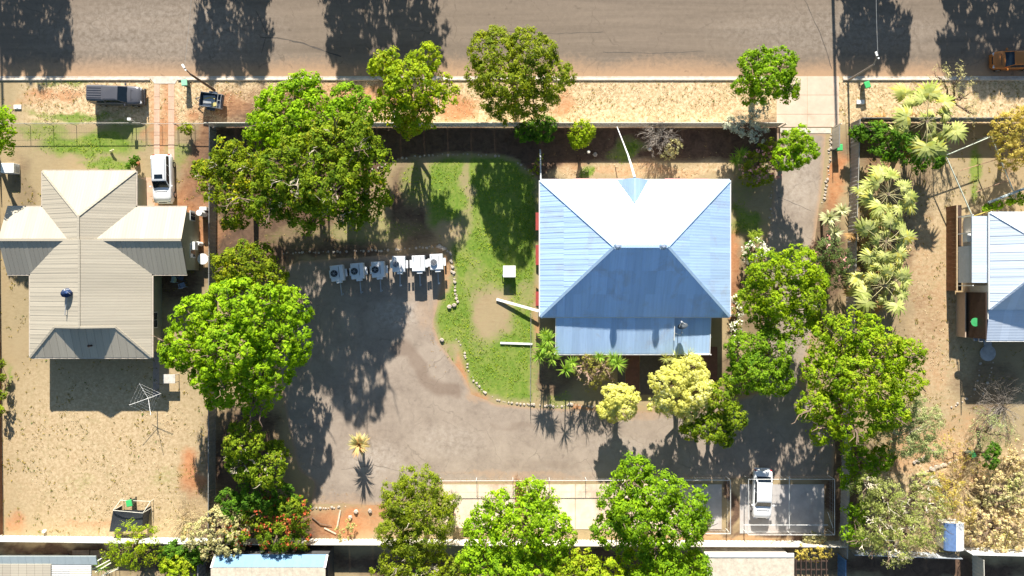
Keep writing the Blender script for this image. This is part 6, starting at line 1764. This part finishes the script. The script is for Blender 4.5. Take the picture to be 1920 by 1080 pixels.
tree('tree', 'small rounded bright tree at the head of the asphalt side drive', 'tree', [(1490, 262, 30, 4), (1470, 290, 28, 4), (1505, 285, 28, 4), (1480, 300, 24, 3.6)], G_BRIGHT, .14, .3, 1.0, 26, base=(1462, 292), flat=.8)
tree('shrub', 'small bright shrub standing in the shaded front bed', 'shrub', [(1088, 252, 22, 2.4), (1095, 245, 16, 2.5), (1080, 262, 14, 2.1)], G_YEL, .14, .28, base=(1086, 258), spray=.3)
tree('shrub', 'low green shrub half under the round olive street tree', 'shrub', [(1020, 245, 26, 1.6), (985, 248, 20, 1.4)], G_DEEP, .14, .3, base=(1010, 250))
bare_shrub('bare_shrub', 'bare grey twiggy shrub in the front bed', 'shrub', 1240, 252, 30, 2.6, BARK_GREY, 40, seed=11, up=.9)
tree('shrub', 'pale dry bush below the bare grey shrub in the front bed', 'shrub', [(1262, 275, 18, 1.2), (1252, 290, 14, .9)], G_PALEY, .12, .22, .7, 14, base=(1258, 282), gap=.4)
rosette_plant('yucca', 'pair of spiky green yuccas in the bed by the house corner', 'yucca', [(1388, 290, 1.8, 1.0), (1378, 302, 1.3, .8), (1400, 310, 1.0, .8)], G_YUC, BARK, L=1.05, w=.09, n=50, seed=21)
tree('shrub', 'dark mixed shrub with pink blooms in the corner bed by the side drive', 'shrub', [(1425, 300, 30, 1.8), (1435, 325, 24, 1.5), (1408, 330, 22, 1.4), (1445, 280, 22, 1.6)], G_OLIVE, .13, .3, .9, 18, gap=.3, extra=blossom(FL_PINK, 5, .1))
# garden west of trailers
tree('tree', 'darker yellow speckled tree above the big bright tree', 'tree', [(430, 500, 36, 5), (475, 490, 42, 5.5), (500, 520, 38, 5.5), (440, 530, 30, 5)], foliage('leaf_mid3', (0.055, 0.11, 0.01), (0.17, 0.25, 0.02), (0.46, 0.46, 0.02), .3), .18, .46, base=(490, 520))
tree('tree', 'big bright lime green tree with rosette clumps beside the cream house', 'tree', [(440, 580, 58, 6.5), (370, 600, 45, 6), (345, 650, 42, 6), (500, 590, 60, 6.5), (530, 640, 52, 6), (430, 660, 62, 7), (500, 700, 48, 6), (420, 725, 45, 5.5), (480, 750, 30, 4.5), (545, 580, 38, 5.5), (390, 700, 35, 5.5)], G_BRIGHT, .22, .42, .9, 24, base=(500, 625), stem=.2, gap=.22)
tree('tree', 'small olive tree with bare twigs below the big bright tree', 'tree', [(460, 825, 38, 4.5), (500, 880, 36, 4), (455, 870, 32, 4), (520, 845, 20, 3.5), (440, 845, 22, 4)], G_MID, .18, .42, base=(490, 840), gap=.22, twigs=14, twig_mat=BARK_PALE)
tree('bougainvillea', 'bushy creeper covered in red flowers in the rear corner garden', 'shrub', [(550, 960, 32, 2.6), (520, 1000, 34, 2.6), (560, 1005, 24, 2.2), (490, 960, 32, 2.4), (450, 1000, 26, 2.2)], G_MID, .14, .34, .9, 20, base=(525, 975), extra=blossom(FL_RED, 9, .09), gap=.2)
tree('shrub', 'dark leafy bush behind the red flowering creeper', 'shrub', [(490, 925, 40, 2.4), (530, 930, 30, 2.2), (440, 940, 34, 2.0)], G_DEEP, .16, .36, base=(480, 930))
tree('shrub', 'pale yellow leafed bush spilling over the rear fence corner', 'shrub', [(410, 985, 32, 2.4), (430, 1015, 30, 2.4), (375, 1000, 30, 2.0), (450, 985, 24, 2.4), (395, 1030, 18, 2.2)], G_PALEY, .15, .3, .8, 18, gap=.3, base=(420, 990), spray=.2)
bare_shrub('dry_bush', 'dry straw coloured bush behind the low corner of the dry yard', 'shrub', 345, 975, 42, 1.2, simple('twig_straw', (.62, .5, .28), .8), 40, seed=14, r0=.02)
tree('shrub', 'feathery bright shrub leaning over the pale rear fence', 'shrub', [(240, 1015, 30, 2.8), (270, 1005, 26, 2.6), (225, 1035, 22, 2.6), (285, 1030, 20, 2.4), (258, 1045, 18, 2.4)], G_YEL, .16, .34, .8, 18, base=(262, 1018), spray=.5, aspect=.3, gap=.25)
tree('shrub', 'pale green shrub beyond the pale rear fence', 'shrub', [(330, 1062, 26, 1.8), (352, 1070, 20, 1.6)], G_YEL, .15, .3, base=(340, 1062))
tree('shrub', 'dark shrub in shade beyond the pale rear fence', 'shrub', [(325, 1038, 26, 1.4), (350, 1045, 22, 1.4), (372, 1040, 18, 1.6)], G_DEEP, .16, .32)
rosette_plant('fern', 'arching green fern beside the slatted pergola stairs', 'fern', [(192, 1062, 1.2, 1.3)], G_YUC, BARK, L=.9, n=40, seed=22, droop=1.2)
tree('tree', 'bright green tree cut by the edge beside the pale blue fence', 'tree', [(-2, 240, 36, 5), (6, 265, 26, 4.5), (-30, 260, 40, 5)], G_BRIGHT, .2, .45, base=(-20, 250))
tree('shrub', 'thin green creeper on the dark timber yard fence', 'shrub', [(3, 680, 8, 1.2), (4, 705, 9, 1.2), (3, 740, 10, 1.1), (2, 770, 9, 1.1)], G_OLIVE, .12, .2, .8, 12, stem=.04)
tree('shrub', 'small leafy shrub in the orange pot', 'shrub', [(250, 303, 9, .8), (244, 312, 7, .6), (256, 297, 6, .9)], G_DEEP, .1, .18, .8, 14, stem=.04, base=(252, 306))
tree('shrub', 'dark clipped creeper clump on the short wire fence', 'shrub', [(345, 240, 10, .8), (358, 242, 9, .8), (352, 246, 7, .7)], G_OLIVE, .1, .2, .7, 14, stem=.04)
# rear trees
tree('tree', 'olive feathery tree between the small palm and the pale bays', 'tree', [(785, 915, 40, 6), (755, 940, 42, 5.5), (800, 960, 46, 6), (745, 985, 40, 5), (790, 1000, 46, 5.5), (830, 945, 22, 4.5)], G_OLIVE, .17, .42, 1.35, 32, base=(800, 965), gap=.08, spray=.3, aspect=.35, twigs=8)
tree('shrub', 'small sparse grey green shrub on the edge of the pale bay', 'shrub', [(845, 965, 20, 2.2), (855, 935, 12, 2.0), (840, 990, 18, 2)], G_GREY, .12, .26, .5, 12, gap=.5, base=(850, 965))
tree('tree', 'bright tree with spreading crown in front of the pale bays', 'tree', [(1000, 925, 34, 6), (925, 955, 38, 5.5), (980, 985, 52, 6), (1040, 990, 42, 5.5), (910, 1000, 40, 5), (955, 1020, 46, 5), (1030, 1030, 34, 5), (1020, 940, 26, 5.5)], G_BRIGHT, .19, .46, gap=.18, base=(985, 985), twigs=6)
tree('tree', 'tall vivid green tree rising over the shaded bays', 'tree', [(1185, 885, 34, 6.5), (1165, 920, 40, 6), (1230, 920, 44, 6.5), (1290, 940, 40, 6), (1200, 965, 56, 7), (1270, 985, 50, 6.5), (1150, 990, 40, 5.5), (1310, 970, 24, 5.5), (1215, 1015, 46, 6), (1150, 940, 30, 6)], G_VIVID, .19, .48, gap=.16, base=(1210, 960), twigs=6, stem=.2)
tree('tree', 'olive tree with pale twigs beyond the rear fence below the feathery tree', 'tree', [(760, 1055, 42, 5), (810, 1065, 40, 5), (725, 1075, 30, 4.5), (850, 1080, 34, 4.5)], G_OLIVE, .17, .45, base=(790, 1060), twigs=20)
tree('tree', 'bright tree beyond the rear fence in the middle of the lower edge', 'tree', [(900, 1060, 42, 5.5), (955, 1065, 40, 5.5), (1000, 1080, 40, 5), (930, 1095, 40, 5)], G_BRIGHT, .19, .46, base=(940, 1065))
tree('tree', 'yellow green tree beyond the rear fence below the tall vivid tree', 'tree', [(1085, 1060, 38, 5.5), (1130, 1075, 42, 5.5), (1060, 1085, 34, 5)], G_YEL, .19, .46, base=(1100, 1068))
tree('tree', 'vivid tree beyond the rear fence beside the wide cream roof', 'tree', [(1200, 1065, 42, 5.5), (1260, 1060, 44, 6), (1300, 1060, 30, 5.5), (1230, 1090, 40, 5)], G_VIVID, .19, .48, base=(1240, 1062))
bare_shrub('dead_bush', 'dead brown bush on the divider between the pale bays', 'shrub', 972, 905, 14, 1.2, simple('twig_brown', (.45, .28, .16), .8), 26, seed=15, r0=.025)
# around the main house
tree('tree', 'rounded yellow green tree between the blue roofed house and side drive', 'tree', [(1430, 510, 40, 5.5), (1490, 505, 44, 5.8), (1450, 555, 46, 5.5), (1510, 555, 42, 5.5), (1415, 560, 36, 5), (1480, 600, 38, 4.8), (1525, 530, 26, 5), (1430, 600, 26, 4)], foliage('leaf_bright2', (0.07, 0.15, 0.01), (0.22, 0.37, 0.018), (0.30, 0.38, 0.03), .3), .17, .4, 1.0, 26, base=(1440, 545), gap=.2, twigs=10, twig_mat=BARK_GREY)
tree('tree', 'darker green tree just below the rounded tree near the house corner', 'tree', [(1400, 655, 40, 4.5), (1445, 660, 42, 4.8), (1425, 700, 46, 4.8), (1390, 705, 32, 4), (1460, 710, 30, 4)], foliage('leaf_mid4', (0.05, 0.13, 0.012), (0.15, 0.29, 0.02), (0.25, 0.36, 0.03), .3), .17, .42, base=(1400, 670))
tree('flowering_tree', 'pale yellow blossoming tree behind the patio, the larger of two', 'tree', [(1290, 695, 32, 4.2), (1255, 715, 34, 4.3), (1310, 740, 34, 4.3), (1265, 750, 32, 4.1), (1235, 755, 20, 3.6), (1290, 770, 22, 3.8), (1310, 705, 22, 4)], G_LIME, .13, .3, 1.3, 30, base=(1268, 720), gap=.03)
tree('flowering_tree', 'small round pale yellow blossoming tree beside the red patio', 'tree', [(1150, 745, 24, 3.2), (1178, 748, 24, 3.2), (1140, 765, 20, 3.0), (1170, 765, 22, 3.1), (1148, 775, 16, 2.8), (1162, 738, 20, 3.2)], G_LIME, .13, .28, 1.35, 30, base=(1155, 748), gap=.02)
tree('tree', 'mid green tree growing against the larger blossoming tree', 'tree', [(1345, 745, 36, 4.5), (1370, 780, 28, 4), (1330, 800, 34, 4), (1355, 815, 22, 3.5), (1300, 805, 22, 3.4)], G_MID, .16, .38, base=(1330, 760))
tree('tree', 'broad yellow green tree over the side fence below the palms', 'tree', [(1560, 640, 46, 6), (1610, 620, 42, 6), (1640, 660, 52, 6.5), (1690, 660, 40, 6), (1690, 705, 42, 6), (1560, 700, 48, 6), (1620, 720, 58, 7), (1530, 760, 38, 5.5), (1590, 780, 52, 6), (1660, 760, 46, 6), (1550, 800, 34, 5), (1530, 680, 28, 5.5), (1540, 610, 24, 5)], foliage('leaf_bright3', (0.07, 0.16, 0.01), (0.22, 0.37, 0.018), (0.36, 0.40, 0.04), .35), .18, .46, 1.0, 24, base=(1580, 690), gap=.16, stem=.2)
tree('frangipani', 'sprawling shrub with pale stems behind the rear skillion roof', 'shrub', [(1095, 685, 26, 2.2), (1125, 690, 26, 2.2), (1110, 712, 20, 1.8), (1140, 700, 16, 1.8)], foliage('leaf_fran', (0.09, 0.11, 0.03), (0.26, 0.30, 0.07), (0.5, 0.38, 0.22), .4), .13, .26, .6, 14, base=(1112, 692), gap=.35, twigs=26, twig_mat=simple('twig_pinkish', (.42, .28, .2), .8), aspect=.3)
rosette_plant('yucca', 'cluster of spiky yuccas at the corner of the rear skillion roof', 'yucca', [(1028, 638, 4.0, 1.0), (1018, 652, 3.6, .9), (1012, 668, 3.2, 1.0), (1036, 672, 3.4, .9), (1022, 628, 3.0, .8), (1032, 656, 3.8, .9)], G_YUC, BARK, base=(1022, 645), L=1.1, w=.1, n=48, seed=31)
rosette_plant('yucca', 'single spiky yucca west of the sprawling shrub', 'yucca', [(1060, 693, 3.4, 1.0), (1072, 680, 3.0, .8)], G_YUC, BARK, base=(1062, 688), L=1.05, w=.09, n=50, seed=32)
rosette_plant('yucca', 'spiky yucca between the sprawling shrub and the patio', 'yucca', [(1158, 682, 3.4, 1.1), (1148, 672, 3.1, .8), (1124, 670, 2.8, .7)], G_YUC, BARK, base=(1150, 678), L=1.05, w=.09, n=50, seed=33)
rosette_plant('fern', 'fern like plant at the eave corner behind the larger blossoming tree', 'fern', [(1268, 672, 2.6, 1.2), (1290, 668, 2.9, 1.1), (1248, 672, 2.4, .9)], G_PALM, BARK, base=(1270, 678), L=.95, n=36, seed=34, droop=1.1)
rosette_plant('yucca', 'round yellow green spiky plant east of the blue roof', 'yucca', [(1417, 447, 1.6, 1.0), (1410, 440, 1.4, .7), (1422, 437, 1.5, .7)], foliage('yucca_lime', (0.25, 0.36, 0.04), (0.5, 0.58, 0.08), None, .3, .3), BARK, L=.8, n=60, seed=35)
tree('rose_bush', 'bush dotted with white flowers below the yellow green spiky plant', 'shrub', [(1415, 470, 22, 1.4), (1400, 480, 14, 1.1), (1430, 475, 12, 1.2)], G_DEEP, .1, .22, .6, 12, extra=blossom(FL_WHITE, 22, .09), gap=.4)
tree('rose_bush', 'white flowering bush along the east wall near the house corner', 'shrub', [(1382, 560, 10, 1.2), (1384, 585, 11, 1.2), (1380, 610, 11, 1.2), (1384, 635, 10, 1.1)], G_OLIVE, .1, .2, .7, 12, extra=blossom(FL_WHITE, 30, .09), gap=.35)
blade_palm('agave', 'pale striped spiky clump between the side drive and palms', 'agave', (1540, 412), 1.6, 1.25, .2, G_PALM2, 34, seed=41)
blade_palm('agave', 'pale spiky clump close to the fence beside the striped clump', 'agave', (1562, 398), 1.8, 1.15, .17, G_PALM2, 30, seed=42)
blade_palm('agave', 'lowest pale spiky clump just above the dark oleander', 'agave', (1552, 438), 1.4, 1.1, .17, G_PALM2, 28, seed=43)
tree('oleander', 'dark oleander with a few pink flowers beside the side drive', 'shrub', [(1555, 470, 26, 2.6), (1575, 490, 24, 2.6), (1545, 490, 20, 2.2), (1570, 520, 20, 2.2)], foliage('leaf_oleander', (0.03, 0.07, 0.03), (0.14, 0.22, 0.10), (0.22, 0.3, 0.14), .3), .15, .32, .9, 20, extra=blossom(FL_PINK, 2.5, .12), aspect=.25, base=(1552, 488), spray=.3)
tree('shrub', 'spiky dark purple plant at the drive edge above the oleander', 'shrub', [(1526, 462, 10, .8)], foliage('leaf_purple', (0.04, 0.03, 0.03), (0.12, 0.08, 0.08), None, .3, .1), .14, .2, .7, 14, aspect=.2, stem=.04, spray=.4)
# small palm on the asphalt
blade_palm('palm', 'small lone palm standing on the asphalt with a short star shadow', 'palm tree', (681, 826), 1.75, 1.55, .2, foliage('palm_leaf_lone', (0.30, 0.30, 0.08), (0.72, 0.66, 0.30), (0.6, 0.35, 0.15), 0.3, 0.25), 44, seed=51, droop=1.1)
# fan palms east of the fence
PT = simple('palm_trunk', (.20, .15, .10), .9, var=.3)
palm('fan_palm', 'large fan palm with splayed fronds over the street side fence', (1692, 246), 4.2, 4.2, [G_PALM, PETIOLE], PT, 22, seed=61, dead=3, dead_mat=G_DRYP, nl=16, bw=.34)
palm('fan_palm', 'topmost fan palm of the cluster beside the grey ribbed fence', (1626, 374), 4.0, 3.6, [G_PALM, PETIOLE], PT, 24, seed=62, dead=5, dead_mat=G_DRYP, nl=14, bw=.3)
palm('fan_palm', 'second fan palm of the cluster, just below the topmost', (1626, 420), 3.2, 2.5, [G_PALM, PETIOLE], PT, 20, seed=63, dead=4, dead_mat=G_DRYP, nl=12, bw=.26)
palm('fan_palm', 'middle fan palm of the cluster with a dark shaded heart', (1620, 458), 4.2, 3.3, [G_PALM, PETIOLE], PT, 22, seed=64, dead=4, dead_mat=G_DRYP, nl=14, bw=.3)
palm('fan_palm', 'lowest large fan palm of the cluster above the broad tree', (1620, 536), 4.0, 3.6, [G_PALM, PETIOLE], PT, 24, seed=65, dead=5, dead_mat=G_DRYP, nl=14, bw=.3)
palm('fan_palm', 'small fan palm tucked between the two lower palms', (1636, 498), 3.0, 2.2, [G_PALM, PETIOLE], PT, 24, seed=66, dead=3, dead_mat=G_DRYP, nl=12, bw=.26)
# east yard
tree('shrub', 'dark green shrub below the large street side fan palm', 'shrub', [(1665, 275, 34, 2.6), (1700, 285, 36, 2.8), (1735, 290, 34, 2.6), (1640, 255, 26, 2.2), (1610, 250, 14, 1.8)], G_DEEP, .17, .4, .9, 22, base=(1680, 285))
tree('conifer', 'wispy pale yellow tree behind the large fan palm on the verge', 'tree', [(1785, 155, 32, 3.4), (1800, 185, 32, 3.2), (1760, 150, 22, 3), (1815, 215, 26, 3)], G_PALEY, .13, .32, .6, 14, base=(1775, 195), gap=.45, aspect=.25, spray=.6)
tree('tree', 'golden yellow tree at the far street corner behind the pole frame', 'tree', [(1885, 245, 34, 3.6), (1915, 240, 36, 3.8), (1895, 285, 34, 3.6), (1930, 285, 34, 3.6), (1925, 215, 26, 3)], G_GOLD, .14, .34, 1.0, 24, base=(1880, 270), gap=.12, aspect=.35)
tree('shrub', 'small vine growing over the pale beam by the white roofed house', 'shrub', [(1868, 385, 10, 2.0), (1895, 378, 9, 2.1), (1915, 372, 12, 2.2), (1850, 392, 8, 1.8)], G_VIVID, .13, .22, .8, 14, stem=.05)
tree('shrub', 'grey green bushy tree with pale leaves below the broad yellow green tree', 'tree', [(1690, 765, 38, 3.8), (1730, 790, 36, 3.6), (1685, 815, 38, 3.5), (1735, 835, 30, 3.2), (1655, 800, 24, 3)], G_GREY, .14, .34, 1.1, 24, base=(1680, 785), gap=.2, spray=.4, aspect=.3, twigs=8)
tree('tree', 'straggly tree with long white bare limbs near the rear grey fence', 'tree', [(1620, 905, 28, 4.2), (1655, 930, 34, 4.4), (1640, 975, 36, 4.4), (1690, 950, 28, 4.2), (1700, 990, 30, 4.2), (1675, 1025, 30, 4.2), (1735, 905, 26, 3.8), (1750, 945, 28, 3.8), (1745, 1000, 24, 3.6), (1625, 1010, 22, 4)], foliage('leaf_strag', (0.20, 0.25, 0.05), (0.52, 0.58, 0.17), (0.66, 0.62, 0.36), .35), .15, .34, .9, 20, base=(1650, 930), gap=.3, spray=.5, aspect=.28, twigs=34, twig_mat=simple('limb_white', (.72, .64, .5), .8))
tree('tree', 'deep green tree along the side fence behind the straggly white limbed tree', 'tree', [(1598, 850, 28, 3.6), (1620, 870, 30, 3.4), (1650, 860, 26, 3.2), (1590, 900, 22, 3.2), (1605, 960, 22, 3), (1600, 1000, 20, 3)], G_VIVID, .17, .4, .9, 22, base=(1605, 880), gap=.2)
bare_shrub('bare_shrub', 'pale bare sprawling shrub above the tan bushes', 'shrub', 1800, 905, 62, 1.6, simple('twig_straw', (.62, .5, .28), .8), 60, seed=16, r0=.022)
bare_shrub('bare_shrub', 'bare grey spiky shrub in the shade of the white roofed house', 'shrub', 1880, 765, 46, 1.6, BARK_GREY, 50, seed=17, r0=.02)
tree('shrub', 'grey green shrub with pale spikes below the bare grey shrub', 'shrub', [(1850, 800, 28, 1.8), (1880, 815, 22, 1.6), (1835, 820, 18, 1.4)], G_GREY, .14, .3, .6, 14, gap=.35, aspect=.2, spray=.6)
tree('shrub', 'dark cypress like shrub beside the green bin in the east yard', 'shrub', [(1855, 860, 18, 2.2), (1862, 845, 14, 2.2)], G_DEEP, .14, .28, .9, 18)
tree('dry_bush', 'large tan dry bush filling the yard corner by the white fence', 'shrub', [(1850, 975, 30, .8), (1890, 985, 32, .8), (1835, 1005, 24, .7), (1870, 1010, 26, .7), (1905, 1005, 26, .7)], G_TAN, .13, .26, .7, 16, gap=.4)
tree('dry_bush', 'tan bush with green patches above the large tan dry bush', 'shrub', [(1870, 925, 28, .9), (1905, 935, 26, .9), (1840, 940, 20, .8), (1900, 900, 22, .8)], foliage('leaf_tan_green', (0.34, 0.32, 0.10), (0.72, 0.64, 0.34), (0.18, 0.24, 0.05), .4, .25), .13, .3, .8, 18, gap=.35)
tree('dry_bush', 'pale tan grass clump at the east edge below the spiky shrubs', 'shrub', [(1905, 850, 24, .8), (1890, 870, 20, .7), (1915, 875, 18, .7)], G_TAN, .12, .24, .6, 14, gap=.4)
tree('dry_bush', 'yellow dry tussock by the rear rail of the sedan enclosure', 'shrub', [(1525, 1010, 12, .7), (1540, 1012, 12, .7), (1512, 1008, 8, .6)], G_PALEY, .1, .18, .7, 14, stem=.03)
tree('dry_bush', 'wispy yellow bush growing on the rear fence behind the cream roof', 'shrub', [(1500, 1036, 16, 1.7), (1525, 1038, 18, 1.7), (1550, 1036, 12, 1.6)], G_GOLD, .1, .2, .7, 14, stem=.04, gap=.3)
tree('dry_bush', 'wispy pale bush on orange dirt beside the olive feathery tree', 'shrub', [(645, 1000, 18, .7), (655, 985, 12, .5)], foliage('leaf_wisp', (0.3, 0.3, 0.08), (0.55, 0.52, 0.22), None, .3, .2), .1, .2, .5, 12, stem=.03, gap=.4)
tree('dry_bush', 'yellow green fern clump in the shaded bed by the blue roof corner', 'shrub', [(1015, 302, 14, .8), (1002, 320, 10, .6)], G_OLIVE, .1, .2, .4, 10, stem=.03, gap=.5)
tree('dry_bush', 'golden green low scrub between the white stones and the blue shed', 'shrub', [(1770, 930, 30, 1.4), (1800, 955, 26, 1.3), (1785, 905, 20, 1.1), (1755, 900, 20, 1.3)], G_GOLD, .13, .3, .6, 16, gap=.4, aspect=.3, spray=.3)
tree('dry_bush', 'straw coloured scrub at the foot of the straggly white limbed tree', 'shrub', [(1700, 1000, 30, 1.2), (1650, 1000, 26, 1.1), (1730, 1020, 24, 1.2), (1620, 985, 22, 1.0)], G_TAN, .12, .28, .6, 14, gap=.4, aspect=.3)
tree('dry_bush', 'tan scrub reaching along the east edge above the large tan bush', 'shrub', [(1840, 905, 22, 1.0), (1860, 890, 20, 1.0), (1915, 960, 22, 1.4), (1825, 970, 20, 1.1), (1820, 1000, 16, 1.0)], G_TAN, .12, .28, .8, 16, gap=.35)
tree('dry_bush', 'thin golden scrub in the middle of the east yard below the bare grey shrub', 'shrub', [(1800, 845, 22, .8), (1770, 830, 18, .7), (1825, 870, 18, .8), (1790, 870, 14, .6)], G_GOLD, .11, .24, .5, 12, gap=.5, aspect=.25, stem=.04)
tree('shrub', 'low dry weeds under the middle fan palm of the cluster', 'shrub', [(1670, 430, 18, .7), (1690, 470, 16, .6), (1665, 500, 16, .6), (1700, 390, 14, .6)], G_TAN, .1, .22, .5, 12, gap=.45, stem=.03)
# trees across the street: outside the view, they throw the long shadows on the road
FT = [(60, 60, 8.5, 'tree across the street shading the road north of the dark grey ute', [(-35, 30), (0, 34), (40, 28)]),
      (430, 70, 8.5, 'tree across the street shading the road above the box trailer', [(-30, 30), (15, 30), (50, 20)]),
      (690, 70, 9.0, 'wide tree across the street shading the road above the yellow green tree', [(-50, 30), (-10, 40), (40, 36), (100, 34)]),
      (1625, 60, 7.5, 'tree across the street shading the road near the grey street lamp', [(-30, 28), (10, 30), (45, 22)]),
      (1850, 90, 9.0, 'tree across the street shading the road above the orange car', [(-60, 22), (0, 34), (50, 34), (90, 30)])]
for k, (px, sy, hh, lab, lb) in enumerate(FT):
    # lobes are placed so that their shadows land near photo row sy; positions in world metres
    TREE_SEED[0] += 1; sd = TREE_SEED[0]
    hz_ = hh * .68
    tt = math.tan(RAD(SUN_EL))
    lobes = []
    for j, (dx, r) in enumerate(lb):
        x = (px + dx - 960) / S - SHADOW_DX * hz_ / tt; r_ = r / S
        for (dy, dz, rr) in ((0, 0, 1.0), (1.6, 1.6, .8), (1.0, -1.8, .9)):
            z = hz_ + dz + random.uniform(-.3, .3); y = (540 - (sy - 20)) / S + hz_ / tt + dy + random.uniform(-.4, .4)
            y = max(y, 29.25 * (70 - z) / 70 + 2.2 + r_ * rr * 1.3)
            lobes.append((x + random.uniform(-.5, .5), y, z, r_ * rr * 1.15))
    cx = sum(l[0] for l in lobes) / len(lobes); cy = sum(l[1] for l in lobes) / len(lobes)
    root = thing('tree', lab, 'tree', (cx, cy, 0), None)
    Vv, Ff = crown_mesh(lobes, sd, .26, .55, .6, 20, .45, .4, 1.5, .25, .6)
    np_mesh('crown', Vv, Ff, G_OLIVE, root)
    mb = MB(); mb.tube([(cx, cy, -.1), (cx, cy, hz_ * .6)], [.25, .18], 8)
    for l in lobes[::3]: branch_mb(mb, (cx, cy, hz_ * .6), l[:3], .1, random, 1, 5)
    mb.build('trunk', BARK, root)

print('LEAVES', LEAVES[0])
